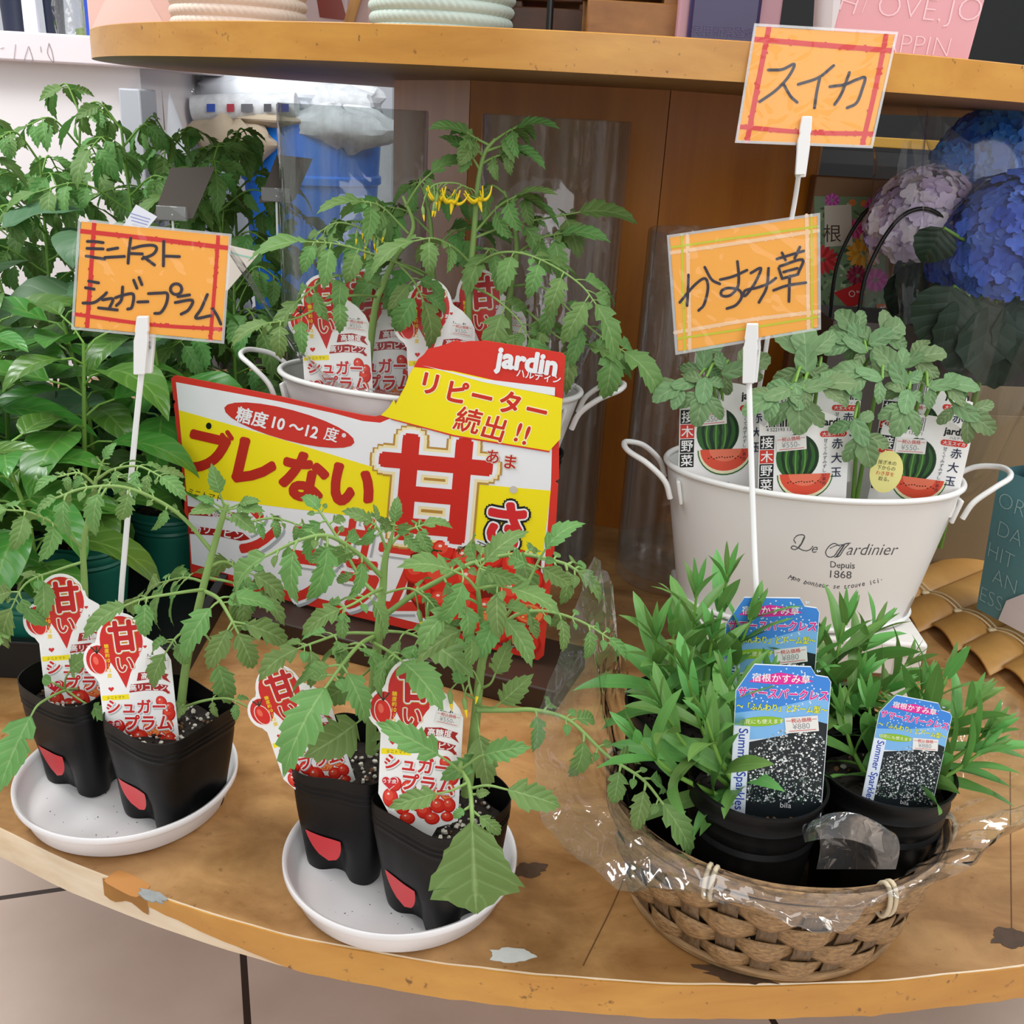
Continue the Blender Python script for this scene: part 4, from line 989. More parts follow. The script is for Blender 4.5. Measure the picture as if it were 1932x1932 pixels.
for i, ch in enumerate(msg):
    if ch == ' ': continue
    u = i / (n - 1); x = 800 + 440 * u; y = 995 + 50 * math.sin(PI * (u * .88 + .06)) + 10 * u
    A.text(ch, *zc([(x, y)])[0], 12.5, grey_ink, 1, bold=.014, rot=-25 * math.cos(PI * (u * .95 + .03)), shear=.25, al='c')
A.build('lettering', pr, 'dark script lettering on the front')
# white wooden stool under it
stool = empty('plant_stool', 'small worn white wooden stool under the lettered oval planter', 'stool', (.306, 1.0, 0), (0, 0, R(-2)))
ww = pm('worn_white_paint', '#dcd8d2', .55, var=.12, vscale=35, bump=.3, bscale=60)
b = MB(); b.box((0, 0, .056), (.246, .145, .017)); b.build('seat', ww, stool, bevel=.003)
for sx in (-1, 1):
    for sy in (-1, 1):
        b = MB(); b.box((sx * .107, sy * .058, .024), (.028, .024, .048)); b.build('leg', ww, stool, bevel=.002)
for sy in (-1, 1):
    b = MB(); b.box((0, sy * .062, .036), (.19, .012, .022)); b.build('apron', ww, stool, bevel=.0015)
# dark stool under the left planter
stool2 = empty('plant_stool', 'dark brown stand under the tomato planter, behind the poster', 'stool', (-.092, 1.085, 0), (0, 0, R(-8)))
dw = wood('dark_stand_wood', '#2a1a10', '#3a2416', (4, 8, 8), .5, .2, '#1a100a', 0)
b = MB(); b.box((0, 0, .109), (.27, .16, .02)); b.build('seat', dw, stool2, bevel=.002)
for sx in (-1, 1):
    for sy in (-1, 1):
        b = MB(); b.box((sx * .12, sy * .066, .05), (.024, .024, .099)); b.build('leg', dw, stool2, bevel=.002)

# ------------------------------------------------------------------ watermelon seedlings
clearp = film('clear_cup_plastic', (.85, .87, .87, 1), 1.3, .12, .12)
def round_pot(parent, r1, r0, h, m, ribs=0, name='pot'):
    b = MB(); prof = [(0, 0), (r0, 0)]
    for i in range(1, 30):
        f = i / 29; z = h * f; rr = r0 + (r1 - r0) * f
        if ribs and .62 < f < .93: rr += .0009 * math.sin((f - .62) * 110)
        prof.append((rr, z))
    prof += [(r1 + .0012, h - .002), (r1 + .0012, h), (r1 - .0008, h)] + [(r0 + (r1 - r0) * f - .0012, h * f) for f in (.9, .7, .5, .3)]
    b.lathe(prof, 64); return b.build(name, m, parent, smooth=35)
def melon_plant(label, c, z, leaves, seed):
    t = pot_frame('watermelon_seedling', label, 'plant', c, 0, z=z, group='watermelon seedlings in the lettered planter')
    round_pot(t, .040, .030, .078, clearp, name='cup'); soil_mesh('soil', lambda a: .036, .062, t, seed, white=12, rs=.0013)
    p = Plant(t); base = V((c[0], c[1], z + .06)); rnd = random.Random(seed)
    for k, (bx, tx, wd, upv) in enumerate(leaves):
        a, e = at(*bx), at(*tx)
        q = base + V((rnd.uniform(-.006, .006), rnd.uniform(-.006, .006), 0)); p.s.tube(smoothpath([q, V((q.x * .7 + a.x * .3, q.y * .96 + a.y * .04, q.z + (a.z - q.z) * .62)), V((q.x * .3 + a.x * .7, q.y * .55 + a.y * .45, a.z + .006)), a], 5), [.0025 - .0012 * i / 15 for i in range(16)], 7)
        melon_leaf(p.f, a, e - a, upv, max((e - a).length * .9, .05), max(wd * .92, .048), seed * 10 + k)
    p.done(leaf_mel, stem_green); return t
U = (0, -.55, .85); UF = (0, -1, .25)
ZP = .072
melon_plant('watermelon seedling at the left end of the lettered planter', (.222, 1.0), ZP, [((1332, 712, .965), (1322, 772, .945), .055, UF), ((1325, 700, .98), (1332, 648, .985), .05, UF), ((1312, 718, .97), (1248, 738, .95), .045, U), ((1362, 706, .97), (1410, 690, .965), .042, UF)], 1)
melon_plant('watermelon seedling behind the front middle label of the lettered planter', (.292, .975), ZP, [((1520, 705, .945), (1520, 630, .955), .07, UF), ((1500, 722, .925), (1510, 785, .905), .062, UF), ((1492, 735, .92), (1390, 772, .90), .05, U), ((1515, 735, .92), (1565, 722, .915), .045, U), ((1545, 700, .95), (1612, 728, .94), .05, U)], 2)
melon_plant('watermelon seedling behind the others, its tall leaves reaching highest', (.335, 1.055), ZP, [((1630, 655, 1.02), (1580, 570, 1.04), .034, UF), ((1640, 650, 1.02), (1702, 612, 1.03), .062, UF), ((1636, 665, 1.01), (1574, 628, 1.02), .04, U), ((1690, 690, 1.0), (1790, 650, .99), .06, U)], 3)
melon_plant('watermelon seedling with a leaf hanging between the two front labels', (.352, .985), ZP, [((1665, 715, .95), (1588, 690, .95), .055, U), ((1612, 790, .925), (1645, 868, .905), .055, UF)], 4)
melon_plant('watermelon seedling at the right end of the lettered planter, one leaf pointing far right', (.395, .99), ZP, [((1715, 735, .95), (1704, 785, .93), .055, UF), ((1710, 730, .955), (1684, 690, .96), .045, UF), ((1750, 730, .955), (1862, 716, .945), .05, U), ((1798, 762, .945), (1868, 805, .93), .045, UF)], 5)
proto_mel = None
def melon_tag(label, bot, top, Y, yaw, lean, hmm=54):
    global proto_mel
    if proto_mel is None: proto_mel = empty('plant_label', label, 'label', group='watermelon labels'); make_melon_tag(proto_mel); o = proto_mel
    else: o = copy_tree(proto_mel)
    o['label'] = label; L = seat_tag(o, bot, top, Y, yaw, lean); k = L / (hmm / 1000); o.scale = (k, k, k); print('MEL', round(k, 3))
melon_tag('watermelon label at the left end of the lettered planter', (1362, 905), (1368, 722), .985, 4, 6)
melon_tag('watermelon label standing foremost in the middle of the lettered planter', (1512, 950), (1519, 772), .938, -2, 4, )
melon_tag('watermelon label leaning right, foremost at the right of the lettered planter', (1718, 955), (1755, 784), .972, -10, 4)
melon_tag('watermelon label half hidden behind the front middle one', (1530, 895), (1545, 722), .99, -4, 6)
melon_tag('watermelon label half hidden behind the rightmost front one', (1725, 890), (1758, 718), 1.0, -10, 6)
# small yellow care label
b = empty('care_label', 'small yellow care label beside the right front watermelon label', 'label')
k = MB(); k.lathe([(0, -.0004), (.016, -.0004), (.016, .0004), (0, .0004)], 28, sy=1.3)
o = k.build('card', ink('#e6dc8a'), b, smooth=0); o.rotation_euler = (R(90), 0, 0)
A = Art(flat_fn(.0006, .0001))
for i, tx in enumerate(('接ぎ木の', '下からの', 'わき芽を', '取る。')): A.text(tx, -1, 9 - i * 5.4, 4.6, ink('#c8302a' if i == 2 else '#4a4a30'), 1, al='c')
A.build('printed_design', b)
b.location = at(1672, 890, .95); b.rotation_euler = (R(-8), R(4), 0)
# ------------------------------------------------------------------ tomato plants in the left planter
def small_pot(t, c, z, seed, m=None):
    round_pot(t, .040, .031, .075, m or black_pot, 1); soil_mesh('soil', lambda a: .037, .063, t, seed, white=6)
def rear_tomato(label, c, stem, leaves, seed, group='tomato plants in the white planter', z=.122):
    t = pot_frame('potted_tomato_plant', label, 'plant', c, 0, z=z, group=group); small_pot(t, c, z, seed)
    p = Plant(t); P = smoothpath([V((c[0], c[1], z + .06))] + P3(stem), 6); p.s.tube(P, [.0042 - .0026 * i / len(P) for i in range(len(P))], 8)
    for k, (pts, L, n, sz) in enumerate(leaves): tomato_leaf(p.f, p.s, P3(pts), L * 1.25, n, sz * 1.22, seed * 100 + k, r=.0015)
    return t, p
YB = 1.04
t1, p = rear_tomato('tallest tomato plant in the plain white planter, with open yellow flowers', (-.045, 1.06), [(884, 640, 1.05), (888, 520, 1.05), (896, 420, 1.05), (902, 345, 1.05), (914, 290, 1.05), (935, 262, 1.05)],
    [([(882, 512, 1.05), (933, 480, 1.02), (984, 478, 1.0), (1042, 501, .98), (1096, 538, .965), (1125, 575, .955)], .045, 4, .042),
     ([(890, 500, 1.05), (860, 470, 1.03), (820, 450, 1.01), (780, 455, 1.0)], .045, 2, .036),
     ([(935, 264, 1.05), (955, 250, 1.045), (975, 240, 1.04)], .034, 2, .026), ([(925, 275, 1.05), (900, 262, 1.045), (880, 250, 1.04)], .03, 2, .022),
     ([(918, 285, 1.05), (950, 275, 1.045), (970, 278, 1.04)], .03, 2, .02), ([(912, 295, 1.05), (895, 275, 1.04), (888, 265, 1.04)], .026, 1, .02),
     ([(908, 310, 1.05), (925, 300, 1.045), (945, 292, 1.04)], .026, 1, .018), ([(905, 320, 1.05), (893, 300, 1.045), (880, 285, 1.045)], .026, 1, .018),
     ([(895, 440, 1.05), (940, 390, 1.04), (975, 370, 1.03)], .034, 2, .03), ([(892, 450, 1.05), (960, 425, 1.06), (1040, 410, 1.07), (1095, 400, 1.07)], .050, 2, .036),
     ([(888, 540, 1.05), (930, 560, 1.02), (975, 600, 1.0), (1000, 640, .99)], .045, 2, .04)], 201)
for k in range(2):
    pass
flower_truss(t1, None, P3([(900, 395, 1.05), (875, 352, 1.035), (840, 345, 1.03), (815, 352, 1.028), (800, 375, 1.026)]), 21, 6, 1)
flower_truss(t1, None, P3([(900, 390, 1.05), (888, 360, 1.035), (872, 350, 1.03), (866, 356, 1.028)]), 22, 2, 2)
p.done(leaf_tom, stem_tom)
t2, p = rear_tomato('tomato plant at the left end of the plain white planter, a long leaf reaching left', (-.175, 1.10), [(705, 600, 1.06), (722, 540, 1.06), (744, 490, 1.06), (780, 430, 1.06), (760, 370, 1.06)],
    [([(799, 520, 1.05), (734, 490, 1.03), (643, 462, 1.01), (578, 456, 1.0)], .048, 4, .034), ([(770, 440, 1.06), (720, 390, 1.05), (680, 380, 1.04)], .036, 2, .034),
     ([(765, 390, 1.06), (790, 350, 1.05), (815, 325, 1.05)], .034, 1, .028), ([(720, 540, 1.06), (660, 520, 1.02), (610, 530, 1.0), (560, 570, .985)], .036, 2, .03),
     ([(715, 560, 1.06), (650, 560, 1.0), (560, 600, .98), (505, 610, .97)], .036, 3, .03), ([(750, 480, 1.06), (700, 440, 1.07), (640, 420, 1.08), (600, 440, 1.09)], .04, 3, .036),
     ([(744, 490, 1.06), (780, 530, 1.03), (800, 570, 1.02)], .04, 2, .034)], 202)
flower_truss(t2, None, P3([(735, 420, 1.05), (715, 400, 1.04), (695, 410, 1.035), (690, 450, 1.03)]), 23, 9)
p.done(leaf_tom, stem_tom)
t3, p = rear_tomato('tomato plant at the back of the plain white planter, half hidden', (-.115, 1.125), [(820, 600, 1.12), (815, 500, 1.12), (812, 420, 1.12), (800, 360, 1.12)],
    [([(812, 480, 1.12), (850, 440, 1.12), (880, 430, 1.11)], .045, 2, .04), ([(812, 440, 1.12), (770, 400, 1.12), (730, 390, 1.12)], .045, 2, .04), ([(805, 390, 1.12), (830, 360, 1.11), (850, 370, 1.11)], .034, 1, .03), ([(814, 520, 1.12), (760, 500, 1.1), (720, 520, 1.09)], .045, 2, .04), ([(802, 370, 1.12), (790, 345, 1.12), (775, 350, 1.12)], .03, 1, .024)], 203)
p.done(leaf_tom_back, stem_tom)
t4, p = rear_tomato('tomato plant at the right end of the plain white planter, arching over the handle', (.012, 1.075), [(960, 620, 1.07), (965, 540, 1.07), (975, 470, 1.07), (965, 400, 1.07), (950, 360, 1.07)],
    [([(968, 540, 1.07), (1020, 540, 1.03), (1080, 590, 1.0), (1140, 640, .98), (1180, 665, .97)], .05, 3, .04), ([(966, 560, 1.07), (1010, 600, 1.02), (1060, 640, 1.0), (1110, 650, .985)], .045, 2, .04), ([(972, 480, 1.07), (1020, 450, 1.05), (1060, 440, 1.04)], .04, 2, .036),
     ([(960, 390, 1.07), (985, 370, 1.06), (1000, 375, 1.06)], .036, 1, .03), ([(952, 365, 1.07), (930, 350, 1.07), (915, 360, 1.07)], .03, 1, .026), ([(970, 500, 1.07), (930, 470, 1.06), (915, 480, 1.05)], .04, 1, .034)], 204)
p.done(leaf_tom, stem_tom)
tomato_tag('tomato plant label at the left end of the plain white planter, behind clear film', (643, 770), (627, 517), 1.05, 6, 8)
tomato_tag('tomato plant label in the middle of the plain white planter, right behind the poster flag', (838, 782), (828, 525), 1.03, -2, 8)
tomato_tag('tomato plant label at the back of the plain white planter, left of the middle one', (725, 770), (703, 505), 1.095, 10, 8)
tomato_tag('tomato plant label behind and right of the middle one in the plain white planter', (935, 770), (922, 506), 1.08, -4, 8)

# ------------------------------------------------------------------ wrap of clear film
cello = film('cellophane', (.96, .965, .965, 1), 2.2, .04, .035, .35, 34)
def film_ring(name, label, cat, c, a, b, z0, zr, fl, seed, n=140, yaw=0, zlow=None):
    """a crumpled clear sheet lining a vessel: fl(deg) -> (outward flare, rise above the rim)"""
    t = MB(); rows = []; m = 14
    for k in range(m + 1):
        row = []
        for j in range(n):
            th = 2 * PI * j / n; d = math.degrees(th); F, Hh = fl(d); s = k / m
            if s < .4:
                q = s / .4; rr = .80 + .13 * q; ex = 0; z = z0 + (zr - z0) * q
            else:
                q = (s - .4) / .6; rr = .93 + .10 * min(1, q * 4); ex = F * q ** 1.2; z = zr + .006 * math.sin(min(1, q * 2) * PI) + Hh * q
            cr = noise.noise((math.cos(th) * 5 + seed, math.sin(th) * 5, s * 2.5)); c2 = noise.noise((math.cos(th) * 16, math.sin(th) * 16 + seed, s * 5))
            amp = .003 + .014 * max(0, s - .4)
            ex += amp * cr + amp * .45 * abs(c2); z += amp * .7 * c2 * (1 if s > .45 else .3)
            x, y = (a * rr + ex) * math.cos(th), (b * rr + ex) * math.sin(th)
            row.append(V((x * math.cos(R(yaw)) - y * math.sin(R(yaw)), x * math.sin(R(yaw)) + y * math.cos(R(yaw)), z - z0)))
        rows.append(row)
    t.grid(rows, None, close=True)
    o = t.build(name, cello, None, smooth=28); o.location = (c[0], c[1], z0); tag(o, label, cat); return o
def bumpsum(d, items, base):
    F, H = base
    for c, w, f, h in items:
        e = math.exp(-(((d - c + 180) % 360 - 180) / w) ** 2); F += f * e; H += h * e
    return F, H
film_ring('cellophane_wrap', 'clear cellophane lining the plain white planter, standing up at both ends', 'wrapping', (-.092, 1.085), .150, .084, .19, .270, lambda d: bumpsum(d, [(196, 15, .06, .15), (220, 12, .01, .06), (160, 14, .0, .06), (5, 16, .03, .13), (330, 14, .0, .03)], (.0, -.02)), 3, yaw=-8)

# ------------------------------------------------------------------ the poster
pp0 = at(1027, 1243, .905); pn = V((-.345, -.935, .0)); pn = (Matrix.Rotation(R(-3), 3, V((.935, -.345, 0))) @ pn).normalized()
def zp(pts): return [(300 + x / 2.415, 680 + y / 2.415) for x, y in pts]
def z5(pts): return [(480 + x / 2.76, 400 + y / 2.76) for x, y in pts]
poster = empty('poster_board', 'red, white and yellow tomato poster board leaning in front of the plain white planter', 'poster', on_plane(690, 1165, pp0, pn))
lo = V(poster.location)
def pfn(u, v, l): return on_plane(u, v, pp0, pn) + pn * (.0011 + .00012 * l) - lo
outl = zp([(75, 68), (300, 112), (560, 165), (800, 222), (930, 248), (985, 255)]) + z5([(719 - 30, 1050), (735, 1000), (765, 945), (790, 900), (805, 850), (830, 810), (855, 765), (885, 740), (905, 712), (960, 700), (1010, 683), (1050, 668), (1085, 678), (1120, 672), (1180, 672), (1195, 668), (1600, 733), (1618, 752), (1608, 940)]) + [(1056, 800), (1054, 826)] + zp([(1822, 540), (1806, 552), (1818, 565), (1800, 880), (1788, 890), (1795, 905), (1752, 1345), (1728, 1364), (600, 1096), (148, 980), (135, 720), (118, 690), (120, 545), (130, 530), (110, 525), (85, 330), (70, 200), (78, 185), (68, 178), (58, 80)])
P = [on_plane(u, v, pp0, pn) - lo for u, v in outl]
b = MB(); n = len(P); th = .001
b.add([q + pn * th for q in P] + [q - pn * th for q in P], [list(range(n))[::-1], list(range(n, 2 * n))] + [(i, (i + 1) % n, n + (i + 1) % n, n + i) for i in range(n)])
b.build('board', ink('#d8362a'), poster, smooth=0, recalc=True)
A = Art(pfn, -1); rd = ink('#d8362a'); dr = ink('#bb2a1e'); wh = ink('#eeeff2'); ye = ink('#f8e51a')
A.poly(zp([(80, 98), (560, 188), (800, 240), (930, 275), (1010, 283), (1060, 262), (1300, 300), (1792, 398), (1788, 560), (1745, 1100), (1722, 1330), (600, 1050), (152, 925), (130, 600)]), wh, 0)
A.poly(zp([(93, 225), (500, 340), (985, 487), (1100, 515), (1440, 562), (1787, 592), (1750, 888), (1400, 800), (1100, 733), (560, 668), (130, 612)]), ye, 1)
A.ell(*zp([(597, 294)])[0], 127, 29, ink('#cf342a'), 2, rot=15)
A.text('糖度', *zp([(428, 258)])[0], 31, wh, 4, bold=.022, rot=-14, al='c'); A.text('10 〜12', *zp([(625, 305)])[0], 30, wh, 4, bold=.03, rot=-14, al='c', sx=.95); A.text('度', *zp([(790, 335)])[0], 28, wh, 4, bold=.012, rot=-14, al='c'); A.text('※', *zp([(846, 340)])[0], 15, wh, 4, bold=.02, rot=-14, al='c')
for ch, x, y, s_ in (('フ', 222, 425, 92), ('レ', 445, 468, 96), ('な', 665, 530, 92), ('い', 885, 575, 92)):
    A.text(ch, *zp([(x, y)])[0], s_ * 1.05, dr, 4, bold=.054, rot=-13, al='c', sx=1.0)
for q in ([(292, 338), (312, 366)], [(316, 326), (335, 354)]): A.stroke(zp(q), 8.5, dr, 4.5, sm=False)
A.text_out('甘', *zp([(1255, 585)])[0], 205, [(ink('#b98c3c'), .115), (ink('#f3e3b0'), .097), (wh, .072), (ink('#cc2c22'), .036)], 4, rot=-5, al='c', sx=1.08)
A.text_out('あ', *zp([(1525, 436)])[0], 28, [(ink('#d9c08a'), .07), (wh, .05), (dr, .02)], 8, rot=-8, al='c'); A.text_out('ま', *zp([(1605, 460)])[0], 30, [(ink('#d9c08a'), .07), (wh, .05), (dr, .02)], 8, rot=-8, al='c')
A.text_out('さ', *zp([(1585, 745)])[0], 92, [(ink('#1a1a1c'), .13), (wh, .085), (ink('#d42a2e'), .05)], 7, rot=-8, al='c')
# upper right flag
A.poly(z5([(740, 1000), (768, 945), (793, 900), (808, 850), (835, 806), (1040, 826), (1300, 885), (1608, 970), (1600, 1108)]) + zp([(1832, 355), (1782, 410), (1350, 338), (1060, 262), (1015, 248), (1050, 215), (1075, 175)]), ye, 8)
A.poly(zp([(1782, 410), (1350, 338), (1060, 262), (1060, 267), (1350, 345), (1783, 417)]), rd, 9)
A.poly(z5([(880, 797), (1200, 868), (1570, 912), (1568, 955), (1200, 885), (1000, 830)]), wh, 9)
A.text('jardin', *z5([(1420, 792)])[0], 53, wh, 9, bold=.045, rot=-9, al='c', sx=.97); A.text('ハルディン', *z5([(1485, 852)])[0], 18, wh, 9, bold=.02, rot=-9, al='c', sx=.95)
for ch, x, y in (('リ', 920, 892), ('ピ', 1065, 935), ('ー', 1190, 960), ('タ', 1335, 990), ('ー', 1475, 1032)):
    A.text_out(ch, *z5([(x, y)])[0], 46, [(ink('#fff9c8'), .075), (ink('#d03222'), .035)], 9, rot=-13, al='c')
for ch, x, y in (('続', 1412, 270), ('出', 1530, 305), ('!', 1640, 325), ('!', 1678, 340)):
    A.text_out(ch, *zp([(x, y)])[0], 50, [(ink('#fff9c8'), .055), (ink('#d03222'), .018)], 9, rot=-13, al='c', shear=.1)
# lower part: small caption, ribbons, big plum lettering
A.text('ミニトマト', *zp([(212, 612)])[0], 13.5, ink('#4a4030'), 3, rot=-13, al='c', bold=.01)
for tx, x, y in (('高糖度', 262, 692), ('高リコピン', 262, 778)):
    A.poly(zp([(x - 128, y - 30), (x - 20, y - 14), (x + 120, y + 4), (x + 165, y + 40), (x + 120, y + 44), (x, y + 18), (x - 125, y + 10)]), ink('#a82420'), 3); A.text(tx, *zp([(x + 8, y - 2)])[0], 20, wh, 4, rot=-11, al='c', bold=.02)
for tx, x, y, sz in (('シュガー', 780, 812, 108), ('プラム', 920, 1010, 112)):
    A.text(tx, *zp([(x + 12, y + 16)])[0], sz, ink('#aab0b4'), 2.2, bold=.075, rot=-8, al='c', sx=.82); A.text_out(tx, *zp([(x, y)])[0], sz, [(wh, .095), (ink('#d2362c'), .04)], 3, rot=-8, al='c', sx=.82)
rnd = random.Random(12)
zt = zp([(1150, 880), (1270, 830), (1500, 850), (1745, 905), (1722, 1320), (1500, 1270), (1240, 1210), (1130, 1060)])
A.poly(zt, ink('#7a1510'), 5)
for i, (x, y, r_) in enumerate([(1300, 865, 55), (1400, 900, 60), (1520, 890, 60), (1640, 930, 75), (1700, 1000, 60), (1180, 960, 60), (1290, 980, 85), (1420, 1000, 70), (1560, 1010, 60), (1620, 1055, 70), (1290, 1090, 55), (1200, 1060, 50), (1400, 1110, 65), (1500, 1130, 55), (1690, 1100, 50), (1320, 1170, 55), (1450, 1190, 50), (1550, 1230, 60), (1640, 1240, 55), (1690, 1290, 50)]):
    A_c = zp([(x, y)])[0]; tomato_pic(A, A_c[0], A_c[1], r_ / 2.415, r_ / 2.415 * .96, 5.3 + .06 * i)
for x, y, ro in ((1690, 1150, 10), (1520, 1160, -10)): tomato_pic(A, *zp([(x, y)])[0], 30, 20, 7, ro, True)
for x, y in ((1400, 850), (1690, 1040), (1260, 860), (1480, 845)):
    cx, cy = zp([(x, y)])[0]
    for k in range(6): A.stroke([(cx, cy), (cx + rnd.uniform(-14, 14), cy + rnd.uniform(-6, 8)), (cx + rnd.uniform(-20, 20), cy + rnd.uniform(-10, 14))], 1.6, ink('#2f4020'), 7.5)
A.text('※今年の内容です。', *zp([(1220, 1222)])[0], 5.5, ink('#2a1a18'), 8, rot=-13, al='c'); A.text('生育状況により個体差があります。', *zp([(1570, 1290)])[0], 6, ink('#1a0f0f'), 8, rot=-13, al='c', bold=.01)
A.ell(*zp([(231, 297)])[0], 5.2, 6.2, ink('#10100f'), 5); A.ell(*zp([(1618, 587)])[0], 7.5, 7, ink('#c9c4b8'), 5)
A.build('printed_design', poster, 'printed front with Japanese lettering and tomato photo')
lowb = empty('display_board', 'low dark wooden board on the table under the poster', 'board', (-.10, .965, 0), (0, 0, R(-20.3)))
b = MB(); b.box((0, 0, .013), (.36, .10, .026)); b.build('panel', dw, lowb, bevel=.002)

# ------------------------------------------------------------------ handwritten signs on sticks
orange = pm('orange_card', '#f6aa42', .45, spec=.4)
sleeve = film('clear_sleeve', (1, 1, 1, 1), .45, .008, .04, .6, 30)
whitewood = pm('white_painted_wood', '#e8e7e6', .5)
def sign(label, corners, Y, yaw, lean, strokes, tr, borders, clip, stickp, text_w, foot):
    n = Matrix.Rotation(R(yaw), 3, 'Z') @ (Matrix.Rotation(R(-lean), 3, 'X') @ V((0, -1, 0)))
    cen = tr([(sum(c[0] for c in corners) / 4, sum(c[1] for c in corners) / 4)])[0]; p0 = at(cen[0], cen[1], Y)
    t = empty('handwritten_sign', label, 'sign', at(*foot)); lo = V(t.location)
    def fn(u, v, l): return on_plane(u, v, p0, n) + n * (.0005 + .00012 * l) - lo
    def slab(name, pts, d0, d1, m, bev=0, parent=None):
        P = [on_plane(u, v, p0, n) - lo for u, v in pts]; b = MB(); k = len(P)
        b.add([q + n * d1 for q in P] + [q + n * d0 for q in P], [list(range(k))[::-1], list(range(k, 2 * k))] + [(i, (i + 1) % k, k + (i + 1) % k, k + i) for i in range(k)])
        return b.build(name, m, parent or t, smooth=0, bevel=bev, recalc=True)
    cs = tr(corners); c_ = cen
    inn = [(c_[0] + (x - c_[0]) * .975, c_[1] + (y - c_[1]) * .968) for x, y in cs]
    card = slab('card', inn, -.0004, .0004, orange)
    A = Art(fn, -1)
    for k, (pts, w, col) in enumerate(borders):
        rn = random.Random(k); q = tr(pts); A.stroke(q, w, ink(col), 1 + .1 * k)
        for i in range(40):          # rough crayon edge
            u = rn.random() * (len(q) - 1); a_ = int(u); a_ = min(a_, len(q) - 2); f_ = u - a_
            A.ell(q[a_][0] + (q[a_ + 1][0] - q[a_][0]) * f_ + rn.uniform(-.5, .5) * w, q[a_][1] + (q[a_ + 1][1] - q[a_][1]) * f_ + rn.uniform(-.5, .5) * w, w * .3, w * .3, ink(col), 1 + .1 * k + .001 * i, n=6)
    for k, pts in enumerate(strokes): A.stroke(tr(pts), text_w, ink('#2c2430'), 3 + .15 * k)
    A.build('lettering', card)
    # clear sleeve: gently wavy film just in front
    b = MB(); rows = []
    for i in range(13):
        row = []
        for j in range(17):
            s_, u_ = i / 12, j / 16; x = (cs[0][0] * (1 - u_) + cs[1][0] * u_) * (1 - s_) + (cs[3][0] * (1 - u_) + cs[2][0] * u_) * s_; y = (cs[0][1] * (1 - u_) + cs[1][1] * u_) * (1 - s_) + (cs[3][1] * (1 - u_) + cs[2][1] * u_) * s_
            row.append(on_plane(x, y, p0, n) + n * (.0022 + .0007 * noise.noise((u_ * 5, s_ * 4, cen[0]))) - lo)
        rows.append(row)
    b.grid(rows); b.build('plastic_sleeve', sleeve, t, smooth=180)
    fr = MB(); W0 = [(c_[0] + (x - c_[0]) * 1.012, c_[1] + (y - c_[1]) * 1.016) for x, y in cs]; W1 = [(c_[0] + (x - c_[0]) * .975, c_[1] + (y - c_[1]) * .968) for x, y in cs]
    fr.grid([[on_plane(*q, p0, n) + n * .0016 - lo for q in W0], [on_plane(*q, p0, n) + n * .0016 - lo for q in W1]], None, close=True); fr.build('sleeve_edge', film('sleeve_margin', (.9, .9, .9, 1), 1.0, .45, .1), t, smooth=0)
    # clothespin: two arms and a spring
    (x0, y0), (x1, y1), w = clip
    cx = lambda f: x0 + (x1 - x0) * f; cyy = lambda f: y0 + (y1 - y0) * f
    def arm(ds, wd): return [(cx(f) + s_ * w * k, cyy(f)) for f, s_, k in wd]
    prof = [(0, -1, .42), (.25, -1, .5), (.30, -1, .44), (.42, -1, .55), (1, -1, .42), (1, 1, .42), (.42, 1, .5), (.30, 1, .44), (.25, 1, .5), (0, 1, .42)]
    cp = slab('clothespin', arm(0, prof), .0030, .0085, whitewood, .0008)
    slab('clothespin_back', [(x + w * .22, y + 3) for x, y in arm(0, prof)], -.0075, -.0016, whitewood, .0008, cp)
    sp = MB(); q = on_plane(cx(.52), cyy(.52), p0, n) - lo
    sx = (on_plane(cx(.5) + 10, cyy(.5), p0, n) - on_plane(cx(.5), cyy(.5), p0, n)).normalized()
    sp.tube([q + sx * (-.0055 + .011 * i / 30) + n * (.0005 + .0028 * math.cos(i * 1.3)) + V((0, 0, .0028 * math.sin(i * 1.3))) for i in range(31)], .0004, 5); sp.build('spring', pm('spring_steel', '#a8a8aa', .3, 1), cp, smooth=180)
    k = MB(); pts = [on_plane(cx(.9), cyy(.9), p0, n) + n * .0008 - lo] + [at(*q) - lo for q in stickp] + [V((0, 0, 0))]; k.tube(smoothpath(pts, 6), .0023, 8); k.build('stick', whitewood, t, smooth=180)
    return t
t1_ = lambda pts: [(x / 2.972, 350 + y / 2.972) for x, y in pts]
t2_ = lambda pts: [(1232 + x / 2.76, y / 2.76) for x, y in pts]
t3_ = lambda pts: [(1232 + x / 2.76, 350 + y / 2.76) for x, y in pts]
rb = '#d22a24'
